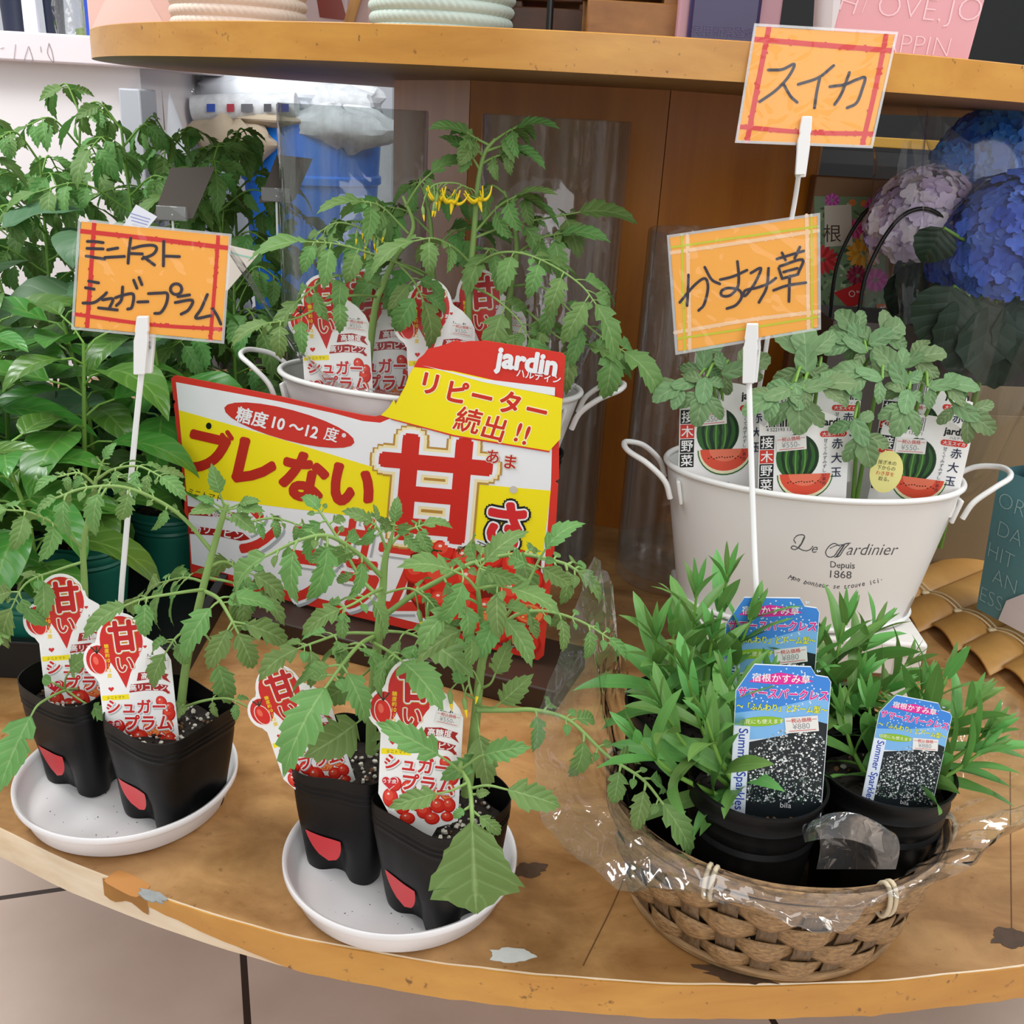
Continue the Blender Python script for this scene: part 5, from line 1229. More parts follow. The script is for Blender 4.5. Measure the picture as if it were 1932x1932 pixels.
sign('orange handwritten mini tomato sign on a white stick over the corner saucer', [(447, 190), (1297, 275), (1255, 880), (408, 800)], .755, 4, 2,
     [[(492, 313), (535, 314), (580, 320)], [(490, 352), (580, 355)], [(485, 395), (588, 412)], [(605, 360), (662, 350)], [(590, 403), (700, 397)], [(735, 295), (726, 360), (720, 435)], [(724, 380), (800, 383)], [(745, 352), (800, 338), (860, 335), (880, 352), (860, 385), (800, 410)], [(808, 400), (868, 445)], [(920, 312), (918, 450)], [(920, 395), (1008, 398)],
      [(500, 535), (555, 545)], [(482, 572), (530, 580)], [(468, 658), (530, 655), (580, 620), (600, 600)], [(578, 640), (635, 635), (615, 688)], [(555, 685), (660, 697)], [(650, 628), (700, 612), (750, 610), (742, 680), (718, 692)], [(690, 568), (683, 640), (655, 672)], [(752, 530), (770, 575)], [(782, 515), (798, 555)], [(775, 652), (832, 650)], [(835, 605), (900, 602), (940, 605), (935, 660), (905, 710), (870, 716)],
      [(990 + 32 * math.cos(k * .7), 580 + 30 * math.sin(k * .7)) for k in range(10)], [(1000, 622), (1065, 612)], [(985, 655), (1080, 642), (1060, 695), (1018, 720)], [(1165, 610), (1130, 690), (1100, 742), (1185, 728)], [(1195, 690), (1220, 730), (1240, 775)]], t1_,
     [([(452, 255), (860, 300), (1280, 350)], 8.5, rb), ([(530, 205), (510, 500), (490, 790)], 8, rb), ([(1225, 280), (1205, 560), (1180, 865)], 7, rb), ([(415, 720), (850, 780), (1245, 805)], 7, rb)],
     ((274, 594), (268, 703), 25), [(252, 850, .752), (238, 1010, .748), (228, 1135, .745)], 5.6, (222, 1290, .742))
sign('orange handwritten watermelon sign, highest of the signs, against the upper shelf edge', [(530, 128), (1270, 172), (1138, 768), (430, 740)], .97, -4, 6,
     [[(600, 365), (672, 362), (735, 335), (705, 400), (640, 470), (555, 530)], [(680, 440), (715, 500), (750, 533)], [(940, 342), (860, 405), (755, 440)], [(868, 405), (852, 480), (840, 562)], [(920, 452), (1000, 440), (1060, 415), (1103, 405), (1090, 460), (1060, 535), (1010, 562)], [(1022, 378), (1000, 440), (975, 500), (945, 545)]], t2_,
     [([(530, 205), (880, 235), (1245, 265)], 10, rb), ([(603, 145), (540, 470), (490, 735)], 9.5, rb), ([(1213, 185), (1160, 450), (1090, 750)], 9, rb), ([(450, 660), (800, 690), (1145, 697)], 8.5, rb)],
     ((1520, 221), (1507, 331), 22), [(1494, 410, .98), (1455, 600, .985), (1440, 690, .985)], 5.4, (1420, 800, .99))
yg = '#c3c62c'; pk = '#f2c79a'
sign('orange handwritten sign with yellow green border lines, in front of the lettered planter', [(78, 262), (865, 147), (870, 745), (122, 875)], .80, -12, 2,
     [[(185, 465), (182, 560), (178, 625)], [(140, 608), (215, 520), (270, 483), (287, 530), (268, 615), (238, 650)], [(270, 425), (305, 488), (348, 512)], [(350, 490), (420, 472), (490, 440)], [(440, 395), (447, 470), (440, 530), (400, 572), (358, 572), (360, 545), (400, 533), (450, 545), (462, 580), (432, 622), (385, 640)],
      [(510, 455), (562, 430), (535, 500), (490, 565), (472, 572), (482, 545), (540, 532), (600, 510), (640, 482)], [(602, 430), (592, 530), (552, 608)], [(645, 382), (785, 340)], [(672, 350), (690, 388)], [(765, 320), (738, 378)], [(655, 430), (672, 482)], [(660, 420), (778, 385), (757, 455)], [(680, 450), (752, 430)], [(672, 484), (755, 462)], [(628, 545), (700, 520), (796, 505)], [(712, 470), (708, 603)]], t3_,
     [([(95, 350), (500, 290), (860, 235)], 7, pk), ([(180, 262), (192, 850)], 7, pk), ([(800, 155), (810, 745)], 7, pk), ([(115, 765), (500, 700), (865, 655)], 7, pk), ([(95, 322), (500, 262), (860, 212)], 4, yg), ([(150, 255), (165, 865)], 4, yg), ([(825, 152), (828, 745)], 4, yg), ([(130, 797), (500, 742), (865, 682)], 4, yg)],
     ((1420, 608), (1412, 720), 26), [(1417, 850, .78), (1422, 1000, .76), (1427, 1115, .74)], 5.2, (1436, 1300, .715))
# ------------------------------------------------------------------ wicker basket with baby's breath pots
def wicker(name, c1, c2, sc):
    m, nt, p = base_mat(name); L = nt.links.new
    uv = nd(nt, 'ShaderNodeUVMap'); mp = nd(nt, 'ShaderNodeMapping'); mp.inputs['Scale'].default_value = sc; L(uv.outputs[0], mp.inputs[0])
    n = nd(nt, 'ShaderNodeTexNoise', Scale=1.0, Detail=5.0, Roughness=.7); L(mp.outputs[0], n.inputs['Vector'])
    cr = nd(nt, 'ShaderNodeValToRGB'); cr.color_ramp.elements[0].position = .3; cr.color_ramp.elements[0].color = C(c1); cr.color_ramp.elements[1].position = .66; cr.color_ramp.elements[1].color = C(c2)
    L(n.outputs['Fac'], cr.inputs[0]); L(cr.outputs[0], p.inputs['Base Color']); p.inputs['Roughness'].default_value = .55
    b = nd(nt, 'ShaderNodeBump', Strength=.5, Distance=.001); L(n.outputs['Fac'], b.inputs['Height']); L(b.outputs[0], p.inputs['Normal'])
    return m
wk = wicker('wicker_strip', '#5e4226', '#b08a5c', (22, 9, 1)); wk2 = wicker('wicker_stake', '#4a3522', '#7d6244', (9, 6, 1)); tie_m = pm('rattan_tie', '#c9b89a', .6, bump=.3, bscale=200)
BC = V((.203, .628, 0)); BYAW = -4
basket = empty('wicker_basket', 'brown oval woven basket at the front right holding baby\'s breath pots', 'basket', BC, (0, 0, R(BYAW)))
BH = .088
def bab(z): f = (z / BH) ** .8; return .095 + .024 * f, .085 + .022 * f
NSK = 26
mb = MB(); NT = 416
rows_z = [.0135, .0305, .0475, .0635]
for k, zc_ in enumerate(rows_z):
    rows = []; uvs = []
    for q in range(7):
        v = -1 + q / 3; row = []; ur = []
        for j in range(NT + 1):
            th = 2 * PI * j / NT; wv = math.cos(NSK / 2 * th + k * PI)
            hh = .0098 * (.78 + .28 * wv); z = zc_ + v * hh; a, b_ = bab(max(.001, z)); off = .0030 * wv + .0016 * (1 - v * v) * (wv > 0) + .0008 * noise.noise((th * 6, v, k))
            row.append(V(((a + off) * math.cos(th), (b_ + off) * math.sin(th), z))); ur.append((j / NT * 6 + k * 3.1, q / 6 + k))
        rows.append(row); uvs.append(ur)
    mb.grid(rows, wk, uvs=uvs)
o = mb.build('weave', None, basket, smooth=60); sd = o.modifiers.new('thick', 'SOLIDIFY'); sd.thickness = .0012; sd.offset = -1
for j in range(NSK):
    th = 2 * PI * j / NSK; b = MB(); rows = []; uvs = []
    for q in range(9):
        z = .002 + .078 * q / 8; a, b_ = bab(z); k = (z - rows_z[0]) / .0167; off = -.0006 - .0024 * math.cos(PI * (j + k)) * .55
        tn = V((-a * math.sin(th), b_ * math.cos(th), 0)).normalized()
        c_ = V(((a + off) * math.cos(th), (b_ + off) * math.sin(th), z)); rows.append([c_ - tn * .0066, c_, c_ + tn * .0066]); uvs.append([(q / 8 + j, 0 + j), (q / 8 + j, .5 + j), (q / 8 + j, 1 + j)])
    b.grid(rows, None, uvs=uvs); o = b.build('stake', wk2, basket, smooth=180); sd = o.modifiers.new('thick', 'SOLIDIFY'); sd.thickness = .001; sd.offset = 0
mb = MB()
def hoop(z, off, hh, w, tilt=0.0):
    rows = []; uvs = []
    for q, (dr_, dz) in enumerate(((0, -1), (.5, -.8), (1, -.3), (1, .3), (.5, .8), (0, 1), (-.6, .6), (-.6, -.6))):
        row = []; ur = []
        for j in range(241):
            th = 2 * PI * j / 240; a, b_ = bab(BH); o_ = off + dr_ * w + .0008 * noise.noise((th * 3, z * 300, 0)); row.append(V(((a + o_) * math.cos(th), (b_ + o_) * math.sin(th), z + dz * hh + .0012 * math.sin(2 * th + z * 200)))); ur.append((j / 240 * 4 + z * 90, q / 8 * .7 + z * 200))
        rows.append(row); uvs.append(ur)
    rows.append(rows[0]); uvs.append(uvs[0]); mb.grid(rows, wk, uvs=uvs)
hoop(.078, .0010, .0045, .002); hoop(.087, .0012, .005, .0024); hoop(.0865, -.004, .0055, .002)
mb.build('rim', None, basket, smooth=60)
mb = MB()
for z, o_ in ((.003, .001), (.0065, .0015)):
    a, b_ = bab(z); mb.tube([V(((a + o_) * math.cos(2 * PI * j / 90), (b_ + o_) * math.sin(2 * PI * j / 90), z)) for j in range(90)], .0026, 7, wk, closed=True)
mb.add([V((.092 * math.cos(2 * PI * j / 60), .082 * math.sin(2 * PI * j / 60), .004)) for j in range(60)], [list(range(60))], wk2)
mb.build('base', None, basket, smooth=60)
for dg in (243, 299, 352, 165, 120, 60):
    th = R(dg); a, b_ = bab(BH); c_ = V((a * math.cos(th), b_ * math.sin(th), .083)); nr = V((math.cos(th) / a, math.sin(th) / b_, 0)).normalized(); tn = V((-nr.y, nr.x, 0)); b = MB()
    for s_ in (-.0022, .0022): b.tube([c_ + tn * s_ + nr * (.0066 * math.cos(q)) + V((0, 0, .0125 * math.sin(q))) for q in [2 * PI * i / 20 for i in range(20)]], .0016, 6, closed=True)
    b.build('rim_tie', tie_m, basket, smooth=180)

def gyp_pot(label, c, shoots, seed, z=.012):
    t = pot_frame('potted_babys_breath', label, 'plant', c, 0, z=z, group='baby\'s breath pots in the wicker basket')
    round_pot(t, .0465, .036, .116, black_pot, 1); soil_mesh('soil', lambda a: .0425, .098, t, seed, white=4)
    p = Plant(t); rnd = random.Random(seed); base = V((c[0], c[1], z + .098))
    for k, (tip, nl, L) in enumerate(shoots):
        e = at(*tip); d = e - base; hor = V((d.x, d.y, 0)); b0 = base + hor * .18 + V((rnd.uniform(-.006, .006), rnd.uniform(-.006, .006), 0))
        P = smoothpath([b0, b0.lerp(e, .5) + hor * .10 - V((0, 0, .0)), e], 10); n = len(P); p.s.tube(P, [.0021 - .0012 * i / n for i in range(n)], 6)
        ph = rnd.uniform(0, PI)
        nl = max(4, int(nl * .72)); L = L * 1.12
        for q in range(nl):
            f = .10 + .88 * (q / max(1, nl - 1)); i = min(n - 2, int(f * n)); pt = P[i]; tg = (P[i + 1] - P[max(0, i - 1)]).normalized()
            s1 = tg.orthogonal().normalized(); s2 = tg.cross(s1); a = ph + q * (PI / 2 + .25)
            for sg in (1, -1):
                o_ = (s1 * math.cos(a) + s2 * math.sin(a)) * sg; op = .35 + .6 * (1 - f) + rnd.uniform(-.15, .15)
                dr_ = (tg + o_ * op * 1.15).normalized(); ll = L * rnd.uniform(.8, 1.12) * (1.05 - .55 * max(0, f - .55) / .45)
                leaf_blade(p.f, pt, dr_, tg - o_ * .6, ll, ll * .20 + .002, 'strap', droop=rnd.uniform(.3, 1.0) * (1.15 - f * .8), fold=.28, seed=seed * 97 + k * 20 + q, twist=rnd.uniform(-.3, .3))
        for q in range(3):
            tg = (P[-1] - P[-2]).normalized(); s1 = tg.orthogonal().normalized(); s2 = tg.cross(s1); a = q * 2.1
            leaf_blade(p.f, P[-1], tg + (s1 * math.cos(a) + s2 * math.sin(a)) * .22, s1, L * .42, L * .08, 'strap', droop=-.1, seed=q)
    p.done(leaf_gyp, stem_green); return t
gyp_pot('baby\'s breath pot at the front of the basket with the largest label', (.178, .592), [((1295, 1270, .60), 7, .052), ((1375, 1285, .60), 7, .050), ((1245, 1330, .585), 6, .052), ((1400, 1310, .645), 6, .046), ((1205, 1395, .57), 5, .05), ((1330, 1350, .565), 5, .046), ((1450, 1285, .655), 5, .045)], 301)
gyp_pot('baby\'s breath pot at the back left of the basket with the tallest shoots', (.142, .680), [((1372, 1085, .70), 8, .056), ((1315, 1115, .69), 8, .056), ((1270, 1190, .67), 7, .056), ((1420, 1160, .69), 7, .05), ((1235, 1200, .66), 6, .058), ((1345, 1200, .66), 6, .05)], 302)
gyp_pot('baby\'s breath pot at the back right of the basket under the lettered planter', (.240, .694), [((1650, 1190, .73), 8, .055), ((1595, 1170, .72), 8, .055), ((1715, 1250, .72), 7, .05), ((1540, 1215, .71), 7, .05), ((1490, 1220, .71), 6, .05), ((1620, 1280, .69), 6, .05), ((1680, 1300, .69), 6, .05)], 303)
gyp_pot('baby\'s breath pot at the front right of the basket with shoots spreading right', (.272, .612), [((1790, 1270, .65), 7, .052), ((1740, 1300, .65), 6, .05), ((1830, 1330, .63), 6, .055), ((1860, 1385, .61), 5, .055), ((1850, 1420, .60), 4, .05), ((1590, 1350, .63), 5, .05), ((1640, 1330, .64), 6, .05)], 304)
proto_g = None
def gyp_tag(label, bot, top, Y, yaw, lean, hmm=93):
    global proto_g
    if proto_g is None: proto_g = empty('plant_label', label, 'label', group='baby\'s breath labels'); make_gyp_tag(proto_g); o = proto_g
    else: o = copy_tree(proto_g)
    o['label'] = label; L = seat_tag(o, bot, top, Y, yaw, lean); k = L / (hmm / 1000); o.scale = (k, k, k); print('GYP', round(k, 3))
gyp_tag('baby\'s breath label in the front pot of the basket, largest and nearest', (1462, 1530), (1480, 1255), .570, -6, 8)
gyp_tag('baby\'s breath label in the front right pot of the basket, leaning right', (1690, 1520), (1733, 1319), .588, -14, 10)
gyp_tag('baby\'s breath label at the back of the basket, half behind the leaves', (1442, 1400), (1460, 1127), .685, -2, 6)
def bfl(d): return bumpsum(d, [(172, 22, .012, .15), (205, 18, .055, .03), (225, 16, .03, -.01), (345, 24, .055, .05), (20, 20, .03, .06), (318, 12, .01, .02), (270, 28, .004, -.022), (90, 40, -.01, .0)], (.006, .012))
film_ring('cellophane_wrap', 'clear cellophane lining the wicker basket, spilling over its rim', 'wrapping', (BC.x, BC.y), .120, .108, .02, .090, bfl, 8, yaw=BYAW)
# a curled loop of film standing by the front right pot
b = MB(); rows = []
for i in range(15):
    row = []; u = i / 14
    for j in range(9):
        v = j / 8; x = 1540 + 150 * v + 12 * math.sin(u * 6); y = 1640 - 115 * math.sin(u * PI * .8) * (.75 + .25 * math.sin(v * PI)) + 20 * u * v; row.append(at(x - 18 * u, y, .532 + .022 * math.sin(v * 5 + u * 3) * .6 - .02 * u) - V((.205, .53, .09)))
    rows.append(row)
b.grid(rows); o = b.build('cellophane_scrap', cello, None, smooth=180); o.location = (.205, .53, .09); tag(o, 'crumpled loop of clear cellophane inside the front rim of the basket', 'wrapping')
# ------------------------------------------------------------------ right side: bamboo tray, teal bag, hydrangeas, bags
bam = wood('bamboo_strip', '#b5813f', '#d3a25c', (4, 4, 4), .4, .3, '#7d4f22', .2)
mo = at(1716, 1150, Z=.022); mu = (at(1860, 1037, Z=.022) - at(1738, 1085, Z=.022)); mu.z = 0; mu.normalize(); mv = V((mu.y, -mu.x, 0))
mat_ = empty('bamboo_mat', 'bamboo strip mat tied with pale cord under the teal bag', 'mat', (mo.x, mo.y, 0))
wst = .050
for k in range(-1, 6):
    b = MB(); rows = []
    o_ = mu * (-.012 * k + .006 * (k % 2)) + mv * (wst * k)
    for i in range(9):
        s_ = -.5 + i / 8; zz = .016 - .007 * (abs(s_) * 2) ** 2.0 - .005 * s_
        rows.append([o_ + mv * (s_ * wst * .97) + mu * (L_ - .03 * s_) + V((0, 0, zz)) for L_ in (0, .12, .25, .38)])
    b.grid(rows); o = b.build('bamboo_strip', bam, mat_, smooth=180); sd = o.modifiers.new('thick', 'SOLIDIFY'); sd.thickness = .003; sd.offset = 0
cord = pm('pale_cord', '#d9c39a', .7)
for off, dz in ((.075, 0), (.082, .001)):
    b = MB(); pts = []
    for i in range(57):
        s_ = -1.5 + 7 * i / 56; fr = (s_ + .5) % 1 - .5; pts.append(mv * (wst * s_) + mu * (off - .012 * s_) + V((0, 0, .0182 - .006 * (abs(fr) * 2) ** 2 + dz)))
    b.tube(pts, .0012, 6); b.build('cord', cord, mat_, smooth=180)
for k in range(0, 6):
    b = MB(); c_ = mv * (wst * (k - .5)) + mu * (.0785 - .012 * k) + V((0, 0, .013)); b.box(c_, (.010, .007, .005)); b.build('cord_knot', cord, mat_, bevel=.002)

teal = pm('teal_paper', '#5f9299', .6, var=.06, vscale=20, bump=.25, bscale=20)
tb0 = at(1842, 1148, Z=.027); td = (at(1932, 1196, Z=.027) - tb0); td.z = 0; td.normalize(); tn_ = V((td.y, -td.x, 0))
bag = empty('paper_bag', 'teal printed paper bag with white tissue collar at the right, on the bamboo mat', 'bag', (tb0.x, tb0.y, .027))
b = MB(); w_, d_, h_ = .15, .09, .170
def tp(u, v, z): return td * (u - .012 * z / .155 * (1 - u / w_ * 2)) - tn_ * v + V((0, 0, z))
rows = []
for i in range(9):
    z = h_ * i / 8; ring_ = []
    for (u, v) in [(0, 0)] + [(w_ * k / 6, -.006 * math.sin(PI * k / 6) * math.sin(PI * i / 8)) for k in range(1, 6)] + [(w_, 0), (w_, d_ / 2), (w_, d_), (w_ / 2, d_), (0, d_), (.008 * math.sin(PI * i / 8), d_ / 2)]: ring_.append(tp(u, v, z))
    rows.append(ring_)
b.grid(rows, None, close=True); b.build('paper', teal, bag, smooth=30)
A = Art(lambda u, v, l: td * u + tn_ * (.0005 + .0078 * math.sin(PI * max(0, min(1, u / w_))) * math.sin(PI * v / h_) + .0001 * l) + V((0, 0, v)) + td * (-.012 * v / .155 * (1 - u / w_ * 2)))
lt = ink('#a9cdd0')
for tx, x, y in (('OR', .006, .128), ('DA', .012, .096), ('HIT', .004, .067), ('AN', .016, .041), ('ESS', .003, .012)): A.text(tx, x, y, .026, lt, 1, bold=-.022, sx=.95)
A.build('lettering', bag, 'thin pale capital letters')
b = MB(); b.box(td * .075 + tn_ * .004 + V((0, 0, .028)), (.001, .001, .001))
A = Art(lambda u, v, l: td * u + tn_ * (.0035 + .0078 * math.sin(PI * u / w_) * math.sin(PI * v / h_)) + V((0, 0, v))); A.poly([(.034, .002), (.15, .002), (.15, .05), (.06, .048), (.04, .03)], ink('#e9e2e6'), 2); A.build('white_panel', bag, 'white panel low on the front')
tis = pm('white_tissue', '#dfe1e8', .7, bump=.6, bscale=25)
b = MB(); rows = []
for i in range(12):
    z = .15 + .15 * i / 11; r_ = .066 - .014 * math.sin(PI * i / 11 * .8) + .016 * (i / 11) ** 2; row = []
    for j in range(48):
        a = 2 * PI * j / 48; q = r_ * (1 + .13 * noise.noise((math.cos(a) * 3, math.sin(a) * 3, z * 14)) + .06 * noise.noise((math.cos(a) * 9, math.sin(a) * 9, z * 9))); row.append(td * (.062 + q * 1.05 * math.cos(a)) - tn_ * (.045 + q * .68 * math.sin(a)) + V((0, 0, z + .012 * noise.noise((a * 2, 3, 0)) * (i / 11))))
    rows.append(row)
b.grid(rows, None, close=True); o = b.build('tissue_collar', tis, bag, smooth=50)
o['label'] = 'crumpled white tissue'
b = MB(); rows = []
for i in range(10):
    z = .27 + .14 * i / 9; r_ = .035 + .05 * (i / 9); rows.append([td * (.085 + r_ * (1 + .18 * noise.noise((math.cos(a) * 4, math.sin(a) * 4, z * 12))) * math.cos(a)) - tn_ * (.045 + r_ * .8 * math.sin(a)) + V((0, 0, z)) for a in [2 * PI * j / 40 for j in range(40)]])
b.grid(rows, None, close=True); b.build('cellophane_cone', cello, bag, smooth=30)

def hydrangea_head(root, c, rad, sq, cols, seed, n=150, ps=.011):
    rnd = random.Random(seed); mbs = {k: MB() for k in cols}; cl = list(cols)
    for i in range(n):
        z = 1 - 1.55 * (i + .5) / n; a = i * 2.39996; rr = math.sqrt(max(0, 1 - z * z)); nr = V((rr * math.cos(a), rr * math.sin(a), z)); pos = c + V((nr.x * rad, nr.y * rad, nr.z * rad * sq)) * rnd.uniform(.9, 1.06)
        nr = (nr + V((rnd.uniform(-.3, .3), rnd.uniform(-.3, .3), rnd.uniform(-.2, .3)))).normalized(); s1 = nr.orthogonal().normalized(); s2 = nr.cross(s1); ph = rnd.uniform(0, 6); col = rnd.choice(cl)
        for k in range(4):
            t_ = ph + k * PI / 2; d_ = s1 * math.cos(t_) + s2 * math.sin(t_); e_ = nr.cross(d_); p_ = ps * rnd.uniform(.8, 1.15)
            mbs[col].add([pos, pos + d_ * p_ * .55 + e_ * p_ * .55 + nr * p_ * .16, pos + d_ * p_ * 1.05 + e_ * p_ * .3 + nr * p_ * .12, pos + d_ * p_ * 1.12 + nr * p_ * .06, pos + d_ * p_ * 1.05 - e_ * p_ * .3 + nr * p_ * .12, pos + d_ * p_ * .55 - e_ * p_ * .55 + nr * p_ * .16, pos + d_ * p_ * .6 + nr * p_ * .04], [(0, 6, 1), (6, 2, 1), (6, 3, 2), (6, 4, 3), (6, 5, 4), (0, 5, 6)], pm('petal_' + col[1:], col, .6))
    allb = MB()
    for k in cl:
        for f, m in zip(mbs[k].f, mbs[k].fm): pass
        allb.add(mbs[k].v, mbs[k].f, pm('petal_' + k[1:], k, .6))
    return allb.build('flower_head', None, root, smooth=180)
def hyd(name, label, Yc, heads, leaves, stem_to, group=None):
    c = heads[0][0]; root = empty(name, label, 'flower', (c.x, c.y + .01, stem_to), group=group)
    for k, (hc, rad, sq, cols, n, ps) in enumerate(heads): hydrangea_head(root, hc - V(root.location), rad, sq, cols, 70 + k + int(hc.x * 100), int(n * 1.6), ps * .74)
    f, s = MB(), MB()
    s.tube(smoothpath([V((0, 0, 0)), c - V(root.location) - V((0, 0, .02))], 4), .004, 8)
    for k, (a, e, w) in enumerate(leaves):
        a, e = at(*a) - V(root.location), at(*e) - V(root.location); leaf_blade(f, a, e - a, (0, -.9, .5), (e - a).length, w, 'hydrangea', droop=.4, seed=k); s.tube([V((0, 0, max(.0, a.z - .04))), a], .002, 6)
    f.build('foliage', leaf_hyd, root, smooth=180); s.build('stem', stem_green, root, smooth=180); return root
BL = ['#3b5fc0', '#2f4fae', '#5a78cf', '#4566b8']; BR_ = ['#2b7de0', '#1f66cf', '#4a95ea']; LI = ['#e2d0ea', '#eee2f2', '#d3bde0', '#f2e6ee']
cello2 = film('cellophane_thin', (.97, .975, .98, 1), .8, .008, .06)
# grey carrier bag with the lilac hydrangea
gb = pm('taupe_paper', '#57504c', .7, var=.06, vscale=15)
g0 = at(1545, 588, 1.27); g1 = at(1760, 655, 1.27)
gbag = empty('paper_bag', 'taupe paper carrier bag with black cord handles holding the lilac hydrangea', 'bag', (g0.x + .105, 1.33, 0))
zt = g0.z - .01; lo = V(gbag.location)
b = MB(); w2 = .085
rows = [[V((-w2, -.06, z)), V((w2, -.06, z)), V((w2, -.0, z)), V((w2, .06, z)), V((-w2, .06, z)), V((-w2, 0, z))] for z in (0, zt * .5, zt)]
b.grid(rows, None, close=True); b.add(rows[0], [(5, 4, 3, 2, 1, 0)]); o = b.build('paper', gb, gbag, smooth=0); sd = o.modifiers.new('thick', 'SOLIDIFY'); sd.thickness = .001
blk = pm('black_cord', '#0d0d0e', .4)
for y in (-.061, .061):
    b = MB(); b.tube(smoothpath([V((-.055, y, zt - .02)), V((-.056, y - .002, zt + .06)), V((-.03, y - .004, zt + .125)), V((.01, y - .004, zt + .135)), V((.05, y - .002, zt + .09)), V((.056, y, zt - .02))], 8), .0026, 8); b.build('cord_handle', blk, gbag, smooth=180)
hyd('potted_hydrangea', 'lilac hydrangea in the taupe carrier bag', 1.31, [(at(1742, 425, 1.33), .066, 1.0, LI, 240, .014), ], [((1705, 500, 1.30), (1745, 590, 1.28), .05), ((1735, 480, 1.3), (1790, 560, 1.28), .06), ((1715, 510, 1.31), (1690, 600, 1.30), .05), ((1735, 560, 1.3), (1760, 640, 1.28), .05)], .02)
b = MB(); c_ = at(1745, 480, 1.33); rows = []
for i in range(9):
    z = -.20 + .31 * i / 8; r_ = .050 + .032 * i / 8; rows.append([V((r_ * (1 + .1 * noise.noise((math.cos(a) * 4, math.sin(a) * 4, z * 10))) * math.cos(a), r_ * math.sin(a), z + (.03 * noise.noise((a * 1.5, 2, 0)) if i == 8 else 0))) for a in [2 * PI * j / 36 for j in range(36)]])
b.grid(rows, None, close=True); o = b.build('cellophane_cone', cello2, None, smooth=28); o.location = c_; tag(o, 'clear cellophane sleeve around the lilac hydrangea', 'wrapping')
# blue hydrangea bouquet in cellophane
hyd('hydrangea_bouquet', 'large deep blue hydrangea wrapped in clear cellophane at the right edge', 1.20, [(at(1905, 470, 1.24), .074, 1.15, BL, 300, .013), (at(1815, 490, 1.27), .040, 1.0, BL, 90, .012)],
    [((1850, 560, 1.2), (1820, 720, 1.17), .10), ((1880, 570, 1.2), (1900, 740, 1.17), .11), ((1800, 540, 1.2), (1755, 660, 1.18), .08), ((1920, 560, 1.2), (1960, 700, 1.18), .09), ((1780, 430, 1.2), (1740, 500, 1.2), .05)], .04)
hyd('hydrangea_bouquet', 'bright blue hydrangea in clear film at the top right, under the upper shelf', 1.33, [(at(1885, 290, 1.42), .07, .8, BR_, 220, .014), (at(1800, 300, 1.38), .025, .8, BR_, 30, .014)], [((1890, 330, 1.36), (1930, 400, 1.34), .06)], .16)
b = MB(); c_ = at(1845, 640, 1.2); rows = []
for i in range(14):
    s_ = i / 13; z = -.20 + .42 * s_; r_ = .045 + .075 * s_ ** .8; rows.append([V((r_ * (1 + .13 * noise.noise((math.cos(a) * 3, math.sin(a) * 3, z * 6)) + .05 * noise.noise((math.cos(a) * 11, math.sin(a) * 11, z * 6))) * math.cos(a), r_ * .8 * math.sin(a), z + (.05 * noise.noise((a * 1.3, 5, 0)) if i == 13 else 0))) for a in [2 * PI * j / 60 for j in range(60)]])
b.grid(rows, None, close=True); o = b.build('cellophane_cone', cello2, None, smooth=25); o.location = c_ + V((0.01, .03, 0)); tag(o, 'tall clear cellophane cone around the deep blue hydrangea', 'wrapping')
b = MB(); c_ = at(1870, 300, 1.40); rows = []
for i in range(9):
    s_ = i / 8; z = -.12 + .2 * s_; r_ = .03 + .07 * s_; rows.append([V((r_ * (1 + .2 * noise.noise((math.cos(a) * 3, math.sin(a) * 3, z * 9))) * math.cos(a), r_ * math.sin(a), z)) for a in [2 * PI * j / 40 for j in range(40)]])
b.grid(rows, None, close=True); o = b.build('cellophane_cone', cello2, None, smooth=25); o.location = c_; tag(o, 'clear cellophane cone around the bright blue hydrangea', 'wrapping')
# kraft box behind the teal bag
kb = pm('kraft_card', '#8f7a5c', .75, var=.05, vscale=10)
def open_box(name, label, cat, c, w, d, h, m, yaw=0, fl=.05, group=None):
    t = empty(name, label, cat, c, (0, 0, R(yaw)), group); b = MB(); th = .003
    for sx in (-1, 1): b.box((sx * w / 2, 0, h / 2), (th, d, h))
    for sy in (-1, 1): b.box((0, sy * d / 2, h / 2), (w, th, h))
    b.box((0, 0, th / 2), (w, d, th)); b.build('body', m, t, smooth=0)
    if fl:
        b = MB(); M = Matrix.Rotation(R(65), 3, 'X'); b.box(M @ V((0, 0, fl / 2)) + V((0, -d / 2, h)), (w * .98, .002, fl), None, M); b.build('flap', m, t, smooth=0)
    return t
open_box('cardboard_box', 'brown cardboard box on the table behind the lettered planter and teal bag', 'box', (.665, 1.36, 0), .24, .16, .215, kb, 6, 0)
# bulb package with dahlia picture
d0 = V((at(1605, 480, 1.44).x, 1.44, 0)); dz = at(1605, 608, 1.44).z
pk_ = empty('bulb_package', 'flower bulb package printed with red, yellow and pink dahlias', 'package', (d0.x, 1.44, 0))
b = MB(); b.box((0, .02, (dz + .19) / 2), (.125, .04, dz + .19)); b.build('carton', pm('carton_brown', '#8d6a48', .7), pk_, bevel=.002)
A = Art(lambda u, v, l: V((at(u, v, 1.44).x - d0.x, -.0006 - .0001 * l, at(u, v, 1.44).z)), -1)
rn = random.Random(5)
A.poly([(1536, 370), (1674, 372), (1668, 604), (1536, 592)], ink('#7c9670'), 0)
for i in range(150):
    x, y = rn.uniform(1545, 1664), rn.uniform(380, 590); A.ell(x, y, rn.uniform(3, 9), rn.uniform(2, 4), ink(rn.choice(['#55744c', '#93ad7c', '#b8c8a2', '#45603e'])), .2 + .003 * i, rot=rn.uniform(0, 180), n=8)
